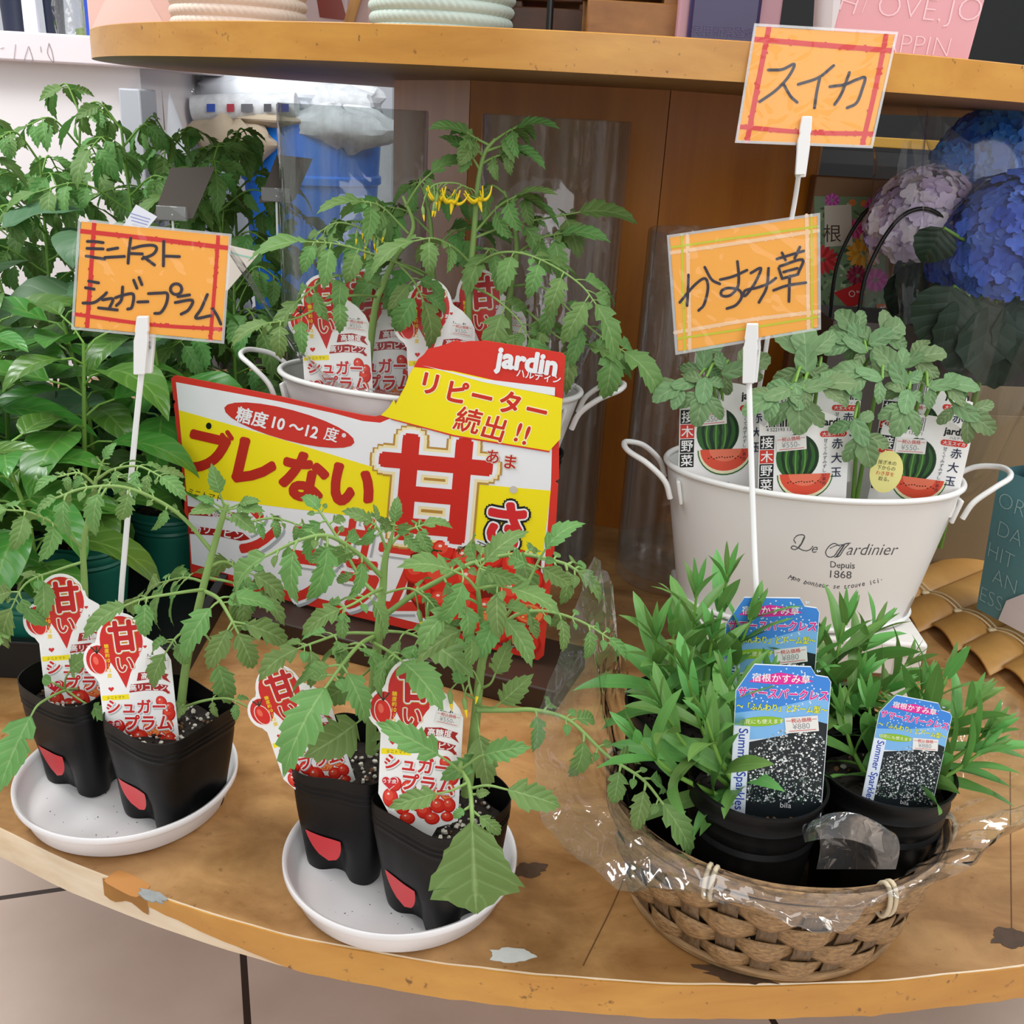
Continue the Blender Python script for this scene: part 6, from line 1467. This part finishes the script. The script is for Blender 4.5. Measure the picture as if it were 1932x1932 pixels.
def dahlia(x, y, r_, c1, c2, l):
    for q in range(3):
        rr = r_ * (1 - .3 * q); m = 16 - 3 * q
        for k in range(m):
            a = 2 * PI * k / m + q * .2; A.ell(x + rr * .68 * math.cos(a), y + rr * .62 * math.sin(a), rr * .36, rr * .15, ink(c1 if (k + q) % 2 else c2), l + .1 * q + .004 * k, rot=-math.degrees(a) * -1, n=8)
for x, y, r_, c1, c2 in ((1652, 390, 18, '#c5268a', '#e05aa8'), (1570, 378, 12, '#b5359a', '#d060b8'), (1608, 382, 6, '#e5703a', '#f0904a'), (1630, 384, 6, '#e5703a', '#f0904a'), (1613, 432, 17, '#d63a82', '#ec6aa6'), (1658, 428, 13, '#e8c21e', '#f4dc50'), (1552, 490, 24, '#c21a1e', '#e0383a'), (1628, 478, 26, '#e89a22', '#f4b84c'), (1618, 520, 18, '#8a1f3a', '#a83a58'), (1652, 528, 20, '#d63aa8', '#e666c0'), (1632, 448, 9, '#ecd28a', '#f4e2b0')): dahlia(x, y, r_ * 1.22, c1, c2, 1)
A.poly([(1572, 552), (1625, 532), (1628, 572), (1600, 580)], ink('#d02c2c'), 2); A.ell(1607, 554, 6, 6, ink('#f4e6e2'), 2.2); A.ell(1607, 554, 4.6, 4.6, ink('#d02c2c'), 2.4); A.text('株式会社', 1625, 551, 5, ink('#f6f0ee'), 2.6, al='c', rot=-6)
A.poly([(1555, 388), (1606, 386), (1608, 462), (1556, 466)], ink('#d8d0be'), 2); A.text('根', 1570, 440, 36, ink('#4a3220'), 3, al='c')
A.build('printed_design', pk_, 'printed flower picture')
A = Art(lambda u, v, l: V((at(u, v, 1.44).x - d0.x, -.0022 - .0001 * l, at(u, v, 1.44).z)), -1); A.rect(1653, 573, 1673, 594, ink('#e6752c'), 0); A.text('グ', 1663, 583, 15, ink('#f7efe6'), 1, al='c', bold=.02); A.build('shelf_sticker', pk_, 'orange sticker')
# dark shop rack behind on the right
rk = empty('shop_rack', 'dark metal shop rack with a brass edged shelf behind the round table', 'rack', (1.05, 2.75, FZ))
ir = pm('dark_iron', '#0e0e0f', .5); br = pm('brass_edge', '#a8802e', .4, .3)
zs = at(1720, 272, 2.45).z - FZ
b = MB(); b.box((.05, -.28, zs), (1.5, .03, .022)); b.build('shelf_edge', br, rk, bevel=.002)
b = MB(); b.box((.05, -.05, zs - .005), (1.5, .44, .012)); b.build('shelf', ir, rk)
b = MB(); b.box((.05, -.27, zs - .035), (1.5, .03, .03)); b.build('beam', ir, rk)
for x in (-.7, .8):
    b = MB(); b.box((x, -.25, zs / 2 + .2), (.04, .04, zs + .4)); b.build('upright', ir, rk)
b = MB(); M = Matrix.Rotation(R(42), 3, 'Y'); b.box((.20, -.28, zs - .10), (.16, .008, .035), None, M); b.build('bracket', pm('grey_iron', '#4a4444', .5), rk, bevel=.002)
b = MB(); b.box((-.15, -.29, zs - .115), (.8, .012, .014)); b.build('rail', pm('grey_iron2', '#4c4a4a', .4), rk)
b = MB()
for i in range(22): b.tube([V((-.5 + i * .028, -.28, zs - .12)), V((-.5 + i * .028, -.28, zs - .42))], .0015, 5)
for i in range(6): b.tube([V((-.5, -.28, zs - .14 - i * .05)), V((.09, -.28, zs - .14 - i * .05))], .0015, 5)
b.build('wire_grid', ir, rk)
# ------------------------------------------------------------------ on the upper shelf
ZU = UZ + UT + .001
def px_x(px, Y): return at(px, 60, Y).x
def bag_box(name, label, cat, x0, x1, Y, d, h, m, taper=.0, yaw=0, bev=.002, z=ZU):
    t = empty(name, label, cat, ((x0 + x1) / 2, Y + d / 2, z), (0, 0, R(yaw))); w = x1 - x0; b = MB()
    P = [(-w / 2, -d / 2), (w / 2, -d / 2), (w / 2, d / 2), (-w / 2, d / 2)]; lo_ = [V((x, y, 0)) for x, y in P]; hi = [V((x * (1 + taper), y * (1 - .3 * abs(taper)), h)) for x, y in P]
    b.grid([lo_, hi], None, close=True); b.add(lo_, [(3, 2, 1, 0)]); b.add(hi, [(0, 1, 2, 3)]); b.build('body', m, t, smooth=0, bevel=bev); return t, w, d, h
pinkc = pm('pink_card', '#efc6bc', .55)
t, w, d, h = bag_box('gift_box', 'pale pink gift box at the left end of the upper shelf', 'box', px_x(168, 1.42), px_x(325, 1.42), 1.42, .12, .17, pinkc)
b = MB(); b.add([V((-w / 2 + .003, -d / 2 - .0006, .001)), V((w / 2 - .003, -d / 2 - .0006, .001)), V((0.0, -d / 2 - .0006, .085))], [(0, 1, 2)], pm('pink_card_light', '#f4d2c9', .5)); b.build('folded_flap', None, t, smooth=0)['label'] = 'lighter triangular flap'
def rope_basket(label, x0, x1, Y, top_r, bot_r, col, h=.13):
    c = (x0 + x1) / 2; t = empty('rope_basket', label, 'basket', (c, Y, ZU), group='woven rope baskets on the upper shelf'); m = pm('rope_' + col[1:], col, .75); b = MB(); n = 120; rows = []; NR = 11
    for i in range(NR * 6 + 1):
        f = i / (NR * 6); z = h * f; k = int(i / 6); bul = abs(math.sin(PI * i / 6)) ** .7; row = []
        for j in range(n * 2):
            a = 2 * PI * j / (n * 2); tw = abs(math.sin(j * PI / 4 + (i % 6) * .55 + k * 1.3)); r_ = bot_r + (top_r - bot_r) * f + .0042 * bul * (.35 + .65 * tw); row.append(V((r_ * math.cos(a), r_ * math.sin(a), z)))
        rows.append(row)
    b.grid(rows, None, close=True); b.add(rows[0], [list(range(2 * n))[::-1]]); inn_ = [V((v.x * .93, v.y * .93, h)) for v in rows[-1]]; inb = [V((v.x * .9, v.y * .9, .01)) for v in rows[0]]; b.grid([rows[-1], inn_, inb], None, close=True); b.add(inb, [list(range(2 * n))]); b.build('body', m, t, smooth=80); return t
xa, xb = px_x(332, 1.29), px_x(572, 1.29); rope_basket('cream woven rope basket on the upper shelf', xa, xb, 1.29, (xb - xa) / 2 * 1.04 + .004, (xb - xa) / 2 - .002, '#e3cfc0')
xa, xb = px_x(700, 1.22), px_x(965, 1.22); rope_basket('mint green woven rope basket on the upper shelf', xa, xb, 1.22, (xb - xa) / 2 * 1.04 + .004, (xb - xa) / 2 - .004, '#bccbc2')
t, w, d, h = bag_box('paper_bag', 'grey lilac paper bag with black letters between the two rope baskets', 'bag', px_x(574, 1.42), px_x(648, 1.42), 1.42, .06, .15, pm('lilac_grey_paper', '#b9abb0', .6))
A = Art(lambda u, v, l: V((u, -d / 2 - .0005 - .0001 * l, v))); A.text('Fl', .006, .004, .026, ink('#18161a'), 1, bold=.02); A.poly([(-.005, .03), (.03, .028), (.02, .06), (-.01, .06)], ink('#7a3a34'), .5); A.build('lettering', t)
t, w, d, h = bag_box('paper_bag', 'mauve paper bag leaning beside the mint green rope basket', 'bag', px_x(655, 1.36), px_x(697, 1.36), 1.36, .05, .15, pm('mauve_paper', '#b49a98', .6))
b = MB(); b.tube(smoothpath([V((-.016, -.028, .003)), V((-.008, -.03, .03)), V((.006, -.03, .07))], 5), .006, 7); b.build('tan_strap', pm('tan_strap', '#b98a52', .6), t, smooth=180)
# miniature wooden chairs
def mini_chair(label, x, Y, m, w, hs, yaw):
    t = empty('wooden_stool', label, 'stool', (x, Y, ZU), (0, 0, R(yaw)), 'small wooden stools on the upper shelf'); d = .10
    b = MB(); b.box((0, 0, hs), (w, d, .016)); b.build('seat', m, t, bevel=.002)
    for sx in (-1, 1):
        for sy in (-1, 1): b = MB(); b.box((sx * (w / 2 - .012), sy * (d / 2 - .012), hs / 2 - .004), (.02, .02, hs - .008)); b.build('leg', m, t, bevel=.0015)
    for sy in (-1, 1): b = MB(); b.box((0, sy * (d / 2 - .004), hs - .032), (w * 1.0, .012, .036)); b.build('apron', m, t, bevel=.0015)
    return t
dk = wood('stool_dark_wood', '#3a2010', '#5a3418', (3, 12, 12), .5, .2, '#1e1008', 0); lw = wood('stool_light_wood', '#7d4f22', '#a8743a', (3, 12, 12), .5, .4, '#4a2c12', 0)
mini_chair('dark wooden small stool on the upper shelf right of the mint basket', px_x(1040, 1.25), 1.27, dk, .105, .052, -3)
mini_chair('lighter worn wooden small stool on the upper shelf', px_x(1188, 1.17), 1.19, lw, .098, .055, 3)
b = MB(); x = px_x(1036, 1.17); b.tube([V((0, 0, 0)), V((-.001, 0, .16))], .0035, 8); o = b.build('black_post', blk, None, smooth=180); o.location = (x, 1.17, ZU); tag(o, 'thin black upright post in front of the dark wooden stool', 'post')
ub = empty('wicker_basket', 'pale wicker basket behind the small wooden stools', 'basket', (px_x(1130, 1.5), 1.52, ZU)); b = MB()
for k in range(8):
    b.tube([V(((.12 + .002 * k) * math.cos(a), (.07 + .002 * k) * math.sin(a), .008 + k * .011 + .003 * math.sin(a * 11 + k * PI))) for a in [2 * PI * j / 90 for j in range(90)]], .0055, 6, None, closed=True)
b.add([V((.118 * math.cos(2 * PI * j / 40), .068 * math.sin(2 * PI * j / 40), .004)) for j in range(40)], [list(range(40))]); b.build('weave', pm('pale_wicker', '#c99d68', .6, var=.2, vscale=60), ub, smooth=180)
t, w, d, h = bag_box('gift_box', 'small red and white gift box behind the dark wooden stool', 'box', px_x(968, 1.42), px_x(1020, 1.42), 1.42, .05, .05, pm('red_box', '#c8303a', .5)); b = MB(); b.box((0, 0, .007), (w * 1.02, d * 1.02, .014)); b.build('white_base', pm('box_white', '#e6e2e6', .6), t)
t, w, d, h = bag_box('gift_box', 'pink and yellow printed box beside the lighter stool', 'box', px_x(1262, 1.3), px_x(1285, 1.3), 1.3, .05, .14, pm('box_pink', '#e2a6b8', .5)); b = MB(); b.box((0, -d / 2, .03), (w * .98, .002, .05)); b.build('yellow_panel', pm('box_yellow', '#e0d860', .5), t)
# purple packed box
t, w, d, h = bag_box('gift_box', 'glossy dark purple box with mauve sides on the upper shelf', 'box', px_x(1278, 1.12), px_x(1470, 1.12), 1.12, .09, .20, pm('mauve_box', '#b58a94', .5))
b = MB(); b.box((-.012 * 0 - .006, -d / 2 - .003, .10), (w * .70, .008, .196)); o = b.build('purple_bottle_panel', pm('purple_gloss', '#2f2452', .35, coat=.1), t, bevel=.004)
A = Art(lambda u, v, l: V((u, -d / 2 - .0078 - .0001 * l, v))); A.text('実用新案登録', -.006, .017, .0105, ink('#4f446e'), 1, al='c'); A.text('第3172404号', -.006, .004, .0105, ink('#4f446e'), 1, al='c'); A.build('lettering', t, 'faint embossed lettering')
# pink flower carrier bag with writing
t, w, d, h = bag_box('paper_bag', 'pink paper bag with pale capital letters on the upper shelf', 'bag', px_x(1572, 1.06), px_x(1838, 1.06), 1.06, .07, .16, pm('pink_paper', '#e0a0a6', .6, bump=.3, bscale=14), .22)
b = MB(); b.add([V((-w / 2 - .001, -d / 2 - .001, .01)), V((-w / 2 - .001, d / 2, .01)), V((-w / 2 * 1.24, d / 2, h)), V((-w / 2 * 1.24, -d / 2 * .95, h)), V((-w / 2 * 1.1, -d / 2 * .97, h)), V((-w / 2 * .96, -d / 2 - .001, .04))], [(0, 1, 2, 3), (0, 3, 4, 5)]); b.build('side_gusset', pm('bag_white', '#d9d3d4', .6), t, smooth=0)
A = Art(lambda u, v, l: V((u * (1 + .22 * v / h), -d / 2 * (1 - .066 * v / h) - .0006 - .0001 * l, v))); lp = ink('#efc3c6')
A.text('H', -.060, .036, .026, lp, 1, bold=-.022, rot=-14); A.text('/', -.040, .034, .026, lp, 1, bold=-.022); A.text('OVE,', -.026, .033, .028, lp, 1, bold=-.022, rot=-2); A.text('JO', .034, .033, .029, lp, 1, bold=-.022); A.text('APPIN', -.018, .003, .024, lp, 1, bold=-.022, rot=-1); A.build('lettering', t, 'thin pale capital letters')

# ------------------------------------------------------------------ left background: white counter and what stands on and behind it
pw = pm('painted_white', '#ded9da', .55, var=.03, vscale=4)
CYY = 2.3
xr = at(262, 200, CYY).x; zt_ = at(60, 62, CYY).z; zb_ = at(60, 117, CYY).z
ct = empty('shop_counter', 'white painted counter with a thick mauve-white top ledge at the far left', 'counter', (xr - .9, CYY + .3, FZ))
b = MB(); b.box((.0, .0, (zb_ - FZ) / 2), (1.8, .56, zb_ - FZ)); b.build('front_panel', pw, ct)
b = MB(); b.box((.02, -.01, (zb_ + zt_) / 2 - FZ), (1.9, .64, zt_ - zb_)); b.build('top_ledge', pm('ledge_mauve', '#dcd0d4', .6, var=.04, vscale=12), ct, bevel=.004)
A = Art(lambda u, v, l: V((at(u, v, CYY - .03).x - (xr - .9), -.3315, at(u, v, CYY - .03).z - FZ)), -1)
for q in ([(54, 88), (47, 115), (62, 115), (55, 88)], [(93, 82), (90, 100), (101, 118), (99, 100), (93, 82)], [(77, 88), (78, 98)], [(30, 84), (27, 112)], [(8, 90), (2, 92)]): A.stroke(q, 1.1, ink('#8f868a'), 1)
A.build('scratch_marks', ct, 'thin dark scratches in the ledge paint')
po = MB(); x = at(279, 250, 2.36).x; po.box((0, 0, (zb_ - FZ) / 2 - .02), (.045, .10, zb_ - FZ - .04)); o = po.build('grey_post', pm('post_grey', '#a9adb4', .5), None, bevel=.004); o.location = (x + .002, 2.31, FZ); tag(o, 'pale grey post at the right end of the white counter', 'post')
for k, (x0, x1, lb) in enumerate(((-8, 56, 'dark navy flower bucket at the far left of the counter top'), (74, 116, 'dark navy flower bucket right of the white strip on the counter top'))):
    X0, X1 = at(x0, 30, 2.45).x, at(x1, 30, 2.45).x; b = MB(); r_ = (X1 - X0) / 2; b.lathe([(0, 0), (r_ * .8, 0), (r_, .2), (r_ * .96, .2), (r_ * .78, .005), (0, .005)], 40); o = b.build('flower_bucket', pm('navy_plastic', '#1d2438', .4), None, smooth=40); o.location = ((X0 + X1) / 2, 2.47, zt_ + .001); tag(o, lb, 'bucket', 'navy buckets on the counter')
b = MB(); X = at(66, 30, 2.38).x; b.box((0, 0, .15), (.03, .012, .30)); o = b.build('white_upright', pm('upright_white', '#e3e3ee', .5), None, bevel=.002); o.location = (X, 2.36, zt_ + .001); tag(o, 'white upright strip between the navy buckets', 'upright')
b = MB(); rows = [[V(((.03 + .012 * noise.noise((math.cos(a) * 3, math.sin(a) * 3, i))) * math.cos(a), .03 * math.sin(a), i * .03)) for a in [2 * PI * j / 24 for j in range(24)]] for i in range(6)]; b.grid(rows, None, close=True); o = b.build('cellophane_wrap', cello, None, smooth=25); o.location = (at(125, 40, 2.4).x, 2.42, zt_ + .001); tag(o, 'twisted clear film standing beside the navy bucket on the counter', 'wrapping')
b = MB(); b.lathe([(0, 0), (.028, 0), (.03, .02), (.012, .025), (.012, .2), (0, .2)], 24); o = b.build('flower_pick', pm('lime_plastic', '#8fae2c', .5), None, smooth=40); o.location = (at(152, 60, 2.45).x, 2.5, zt_ + .001); tag(o, 'lime green holder on the counter beside the pink gift box', 'holder')
b = MB(); b.box((0, 0, .1), (.05, .02, .2)); o = b.build('plastic_packet', pm('blue_packet', '#2a48b0', .4), None, bevel=.003); o.location = (at(160, 20, 2.3).x - .005, 2.38, zt_ + .001); tag(o, 'blue plastic packet on the counter against the pink gift box', 'packet')
# low dark cabinet with blue tub and waste paper
xc_ = at(560, 260, 2.7).x
cab = empty('storage_cabinet', 'dark grey low cabinet behind the table carrying the blue tub', 'cabinet', (xc_, 3.0, FZ)); zc0 = at(600, 640, 2.7).z
b = MB(); b.box((0, 0, (zc0 - FZ) / 2), (.46, .46, zc0 - FZ)); b.build('body', pm('cabinet_grey', '#57504b', .6), cab, bevel=.004)
b = MB(); b.box((0, -.233, (zc0 - FZ) / 2), (.41, .01, (zc0 - FZ) * .9)); b.build('door', pm('cabinet_door', '#4d4743', .6), cab, bevel=.002)
blue = pm('blue_plastic', '#1c80f2', .35)
xc = at(575, 260, 2.7).x; zt2 = at(560, 228, 2.6).z
tub = empty('plastic_tub', 'bright blue plastic tub overflowing with waste paper', 'tub', (xc, 2.78, zc0 + .001)); b = MB(); hh = zt2 - zc0
b.lathe([(0, 0), (.15, 0), (.170, hh * .72), (.178, hh * .73), (.178, hh * .76), (.172, hh * .77), (.178, hh * .96), (.186, hh), (.180, hh + .004), (.17, hh * .95), (.145, .01), (0, .01)], 64); b.build('body', blue, tub, smooth=40)
def crumple(name, label, cat, c, sx, sy, sz, m, seed, group=None, f=1.4, amp=.45):
    b = MB(); rows = []
    for i in range(15):
        ph = PI * (i + .5) / 15; rows.append([V((sx * math.sin(ph) * math.cos(a) * (1 + amp * noise.noise((f * math.cos(a) + seed, f * math.sin(a), ph * 1.5)) + .2 * abs(noise.noise((4 * math.cos(a), 4 * math.sin(a) + seed, ph * 4)))), sy * math.sin(ph) * math.sin(a), sz * math.cos(ph) * (1 + amp * noise.noise((math.cos(a) * 2.5, math.sin(a) * 2.5 + seed, ph)))) ) for a in [2 * PI * j / 28 for j in range(28)]])
    b.grid(rows, None, close=True); o = b.build(name, m, None, smooth=22); o.location = c; tag(o, label, cat, group); return o
np_ = pm('newsprint', '#d3d6da', .8, var=.35, vscale=55); kr = pm('kraft_paper', '#b7a791', .8, var=.08, vscale=9, bump=.5, bscale=25); wp = pm('white_wrap', '#e4e9f0', .5, bump=.6, bscale=15)
crumple('waste_paper', 'crumpled kraft paper hanging over the left rim of the blue tub', 'paper', at(445, 262, 2.62), .10, .06, .055, kr, 1)
crumple('waste_paper', 'crumpled kraft paper lying on top of the blue tub', 'paper', at(520, 226, 2.66), .12, .08, .022, kr, 5)
nw = MB(); a_, e_ = at(365, 205, 2.62), at(560, 200, 2.62); nw.tube([a_ - a_, (e_ - a_) * .5, e_ - a_], [.030, .033, .03], 16); o = nw.build('newspaper_roll', np_, None, smooth=40); o.location = a_; tag(o, 'rolled newspaper lying across the blue tub', 'newspaper')
A = Art(lambda u, v, l: V((at(u, v, 2.585).x - a_.x, 2.584 - a_.y, at(u, v, 2.585).z - a_.z)), -1)
for x, c_, w_ in ((390, '#3a5ab8', 16), (428, '#b03a4a', 14), (455, '#6a6a70', 22), (498, '#55545a', 14), (525, '#2a3aa8', 20)): A.rect(x, 196, x + w_, 211, ink(c_), 1)
A.build('print_patches', o)
crumple('waste_paper', 'white crumpled wrapping heaped over the blue tub', 'paper', at(500, 180, 2.72), .17, .09, .05, wp, 9)
crumple('waste_paper', 'white crumpled wrapping at the right behind the glass vase', 'paper', at(635, 190, 2.74), .13, .08, .05, np_, 12)
crumple('waste_paper', 'newspaper ball in the blue tub seen through the glass vase', 'paper', at(640, 240, 2.66), .13, .08, .05, np_, 15)
b = MB(); b.lathe([(.055, 0), (.004, .16)], 24); o = b.build('paper_cone', wp, None, smooth=180); o.location = at(320, 285, 2.5); o.location.z -= .02; tag(o, 'white paper cone beside the grey post', 'paper')
b = MB(); b.tube([V((0, 0, 0)), V((-.004, 0, .17))], .004, 6); o = b.build('thin_cane', pm('cane', '#8a7d70', .6), None, smooth=180); o.location = at(309, 245, 2.45); tag(o, 'thin brown cane hanging beside the grey post', 'cane')
gl = pm('green_stem', '#7d9a6a', .5); b = MB(); b.tube([V((0, 0, 0)), V((.003, 0, .22))], .030, 14); o = b.build('cut_stem_bundle', gl, None, smooth=50); o.location = at(368, 300, 2.8); tag(o, 'thick pale green stem standing left of the blue tub', 'stem')
crumple('cellophane_wrap', 'heap of clear film behind the grey post', 'wrapping', at(320, 190, 2.7), .09, .06, .10, cello, 17)
rs = empty('storage_cabinet', 'white storage cabinet under the film heap behind the grey post', 'cabinet', (at(330, 330, 2.8).x - .04, 3.06, FZ)); b = MB(); zz = at(330, 330, 2.8).z - FZ; b.box((0, 0, zz / 2), (.24, .3, zz)); b.build('body', pm('cab_white', '#c9ccd0', .6), rs, bevel=.004)
b = MB(); b.box((0, -.152, zz * .5), (.22, .008, zz * .92)); b.build('door', pm('cab_white2', '#c1c4c8', .6), rs, bevel=.002)

# ------------------------------------------------------------------ seedlings on the left of the table
tray_m = pm('tray_black', '#101213', .45)
def tray(label, c, w, d, yaw):
    t = empty('seedling_tray', label, 'tray', (c[0], c[1], .0005), (0, 0, R(yaw)), 'black seedling trays'); b = MB(); h = .042; th = .003
    for sx in (-1, 1): b.box((sx * w / 2, 0, h / 2), (th, d, h))
    for sy in (-1, 1): b.box((0, sy * d / 2, h / 2), (w, th, h))
    b.box((0, 0, .002), (w, d, .003)); b.build('basin', tray_m, t, bevel=.001)
    b = MB(); P = []
    for x0, x1, y0, y1 in ((-w / 2 - .008, w / 2 + .008, -d / 2 - .008, -d / 2 + .002), (-w / 2 - .008, w / 2 + .008, d / 2 - .002, d / 2 + .008), (-w / 2 - .008, -w / 2 + .002, -d / 2, d / 2), (w / 2 - .002, w / 2 + .008, -d / 2, d / 2)): b.box(((x0 + x1) / 2, (y0 + y1) / 2, h), (x1 - x0, y1 - y0, .004))
    b.build('lip', tray_m, t, bevel=.001); return t
tray('black seedling tray nearest the front on the left, full of pepper plants', (-.54, 1.03), .44, .33, 2)
tray('black seedling tray at the back left, full of tomato and eggplant seedlings', (-.58, 1.45), .56, .40, 4)
green_pot = pm('green_vinyl', '#1f6f5c', .42, bump=.1, bscale=40)
def seedling(kind, label, c, h, seed, group, fm, z=.006):
    nm = {'pep': 'pepper_seedling', 'egg': 'eggplant_seedling', 'tom': 'tomato_seedling'}[kind]
    t = pot_frame(nm, label, 'plant', c, 0, z=z, group=group); round_pot(t, .046, .036, .085, green_pot, 1); soil_mesh('soil', lambda a: .042, .072, t, seed, white=0)
    p = Plant(t); rnd = random.Random(seed); b0 = V((c[0], c[1], z + .07)); top = b0 + V((rnd.uniform(-.025, .025), rnd.uniform(-.02, .02), h - .08)); P = smoothpath([b0, b0.lerp(top, .5) + V((rnd.uniform(-.012, .012), 0, 0)), top], 10); n = len(P)
    p.s.tube(P, [.0034 - .0018 * i / n for i in range(n)], 7); a0 = rnd.uniform(0, 6)
    nl = {'pep': 15, 'egg': 10, 'tom': 17}[kind]
    for k in range(nl):
        f = .2 + .8 * k / (nl - 1); i = min(n - 1, int(f * n)); a = a0 + k * 2.4; el = .05 + .9 * max(0, f - .45) + rnd.uniform(-.1, .25); dr_ = V((math.cos(a) * math.cos(el), math.sin(a) * math.cos(el), math.sin(el))); q = P[i]
        if kind == 'tom':
            L = .12 * rnd.uniform(.75, 1.2) * (1 - .45 * max(0, f - .7) / .3)
            tomato_leaf(p.f, p.s, [q, q + dr_ * L * .5 + V((0, 0, .014)), q + dr_ * L - V((0, 0, .02))], .078 * (1 - .3 * f), 3, .062 * (1 - .3 * f), seed * 50 + k, up=V((0, 0, 1)) + TOWARD * .25, hang=.35, smalls=False, r=.0016, wf=.5)
        else:
            pl_ = rnd.uniform(.02, .04); e = q + dr_ * pl_; p.s.tube([q, q.lerp(e, .5) + V((0, 0, .004)), e], .0012, 5)
            L = {'pep': rnd.uniform(.08, .125), 'egg': rnd.uniform(.11, .15)}[kind] * (1 - .35 * max(0, f - .75) / .25)
            leaf_blade(p.f, e, dr_ + V((0, 0, -.1)), (0, -.15, 1), L, L * {'pep': .46, 'egg': .66}[kind], 'pepper', droop=rnd.uniform(.4, 1.1), fold=.24, seed=seed * 40 + k, twist=rnd.uniform(-.4, .4))
    p.done(fm, stem_green); return t
side_ = ['leftmost', 'second from the left', 'third from the left', 'fourth from the left', 'rightmost']
for r_, (y, xs, h) in enumerate(((.92, (-.72, -.635, -.55, -.465), .235), (1.02, (-.73, -.64, -.55, -.46), .285), (1.125, (-.70, -.60, -.50, -.40), .315))):
    for k, x in enumerate(xs):
        seedling('pep', 'glossy pepper seedling in a green pot, %s row of its tray, %s' % (('front', 'middle', 'back')[r_], ['leftmost', 'second from the left', 'third from the left', 'rightmost'][k]), (x + random.Random(k + r_ * 9).uniform(-.008, .008), y), h + random.Random(k * 7 + r_).uniform(-.025, .02), 400 + r_ * 10 + k, 'pepper seedlings in the front tray', leaf_pep)
for k, (x, h) in enumerate(((-.77, .36), (-.65, .38), (-.53, .36))):
    seedling('egg', 'eggplant seedling with broad grey green leaves behind the peppers, %s of three' % ['left', 'middle', 'right'][k], (x, 1.315), h, 450 + k, 'eggplant seedlings in the back tray', leaf_egg)
for r_, (y, xs, h) in enumerate(((1.43, (-.80, -.67, -.54, -.41), .47), (1.56, (-.81, -.68, -.55, -.42), .49))):
    for k, x in enumerate(xs):
        seedling('tom', 'tall tomato seedling at the back left, %s row of its tray, %s' % (('front', 'rear')[r_], ['leftmost', 'second from the left', 'third from the left', 'nearest the glass vase'][k]), (x, y), h + random.Random(k + r_ * 5).uniform(-.03, .03), 460 + r_ * 10 + k, 'tomato seedlings in the back tray', leaf_tom_back)
seedling('tom', 'tomato seedling between the back tray and the first glass vase', (-.36, 1.29), .34, 480, 'tomato seedlings in the back tray', leaf_tom_back)
# price cards among the seedlings, seen from behind
def back_card(label, cs, Y, m, clipm, yaw, lean):
    n = Matrix.Rotation(R(yaw), 3, 'Z') @ (Matrix.Rotation(R(-lean), 3, 'X') @ V((0, -1, 0))); cx, cy = sum(c[0] for c in cs) / len(cs), sum(c[1] for c in cs) / len(cs); p0 = at(cx, cy, Y); t = empty('price_card', label, 'card', (p0.x, p0.y, p0.z - .07)); lo = V(t.location)
    P = [on_plane(u, v, p0, n) - lo for u, v in cs]; b = MB(); k = len(P); b.add([q + n * .0008 for q in P] + [q - n * .0008 for q in P], [list(range(k))[::-1], list(range(k, 2 * k))] + [(i, (i + 1) % k, k + (i + 1) % k, k + i) for i in range(k)]); b.build('card', m, t, smooth=0, recalc=True)
    low = [cs[2], cs[3]]; mid = on_plane((low[0][0] + low[1][0]) / 2, (low[0][1] + low[1][1]) / 2 - 12, p0, n) - lo
    if clipm:
        b = MB(); b.box(mid + n * .003, (.034, .008, .016)); b.build('clip', clipm, t, bevel=.001)
    b = MB(); b.tube([mid, mid - V((0, 0, .05))], .0016, 6); b.build('stick', whitewood, t, smooth=180); return t, p0, n, lo
acr = film('acrylic', (.9, .92, .92, 1), 1.5, .15, .08)
dkc = pm('card_back_dark', '#4a4038', .6, var=.1)
back_card('dark backed price card above the tomato sign, among the seedlings', [(322, 317), (406, 315), (364, 413), (286, 418)], 1.22, dkc, acr, 14, 20)
back_card('dark backed price card against the left glass vase', [(522, 292), (590, 300), (555, 378), (488, 383)], 1.26, dkc, acr, 14, 20)
t, p0, n_, lo_ = back_card('white price card with blue lines just above the tomato sign', [(257, 386), (297, 409), (274, 436), (232, 428)], 1.1, pm('card_white', '#dfe0ea', .5), None, 0, 10)
A = Art(lambda u, v, l: on_plane(u, v, p0, n_) + n_ * (.001 + .0001 * l) - lo_, -1)
for k in range(4): A.stroke([(246 + k * 1.5, 402 + k * 7), (284 - k * 3, 414 + k * 5)], 1.6, ink('#8d93c8'), 1)
A.build('lettering', t)
t, p0, n_, lo_ = back_card('cream price card with a green line, behind the right side of the tomato sign', [(400, 455), (491, 476), (430, 548), (380, 540)], 1.12, pm('card_cream', '#e9ddd2', .5), None, 6, 8)
A = Art(lambda u, v, l: on_plane(u, v, p0, n_) + n_ * (.001 + .0001 * l) - lo_, -1); A.stroke([(432, 475), (455, 482), (478, 487)], 3, ink('#9fd0bc'), 1); A.build('lettering', t)
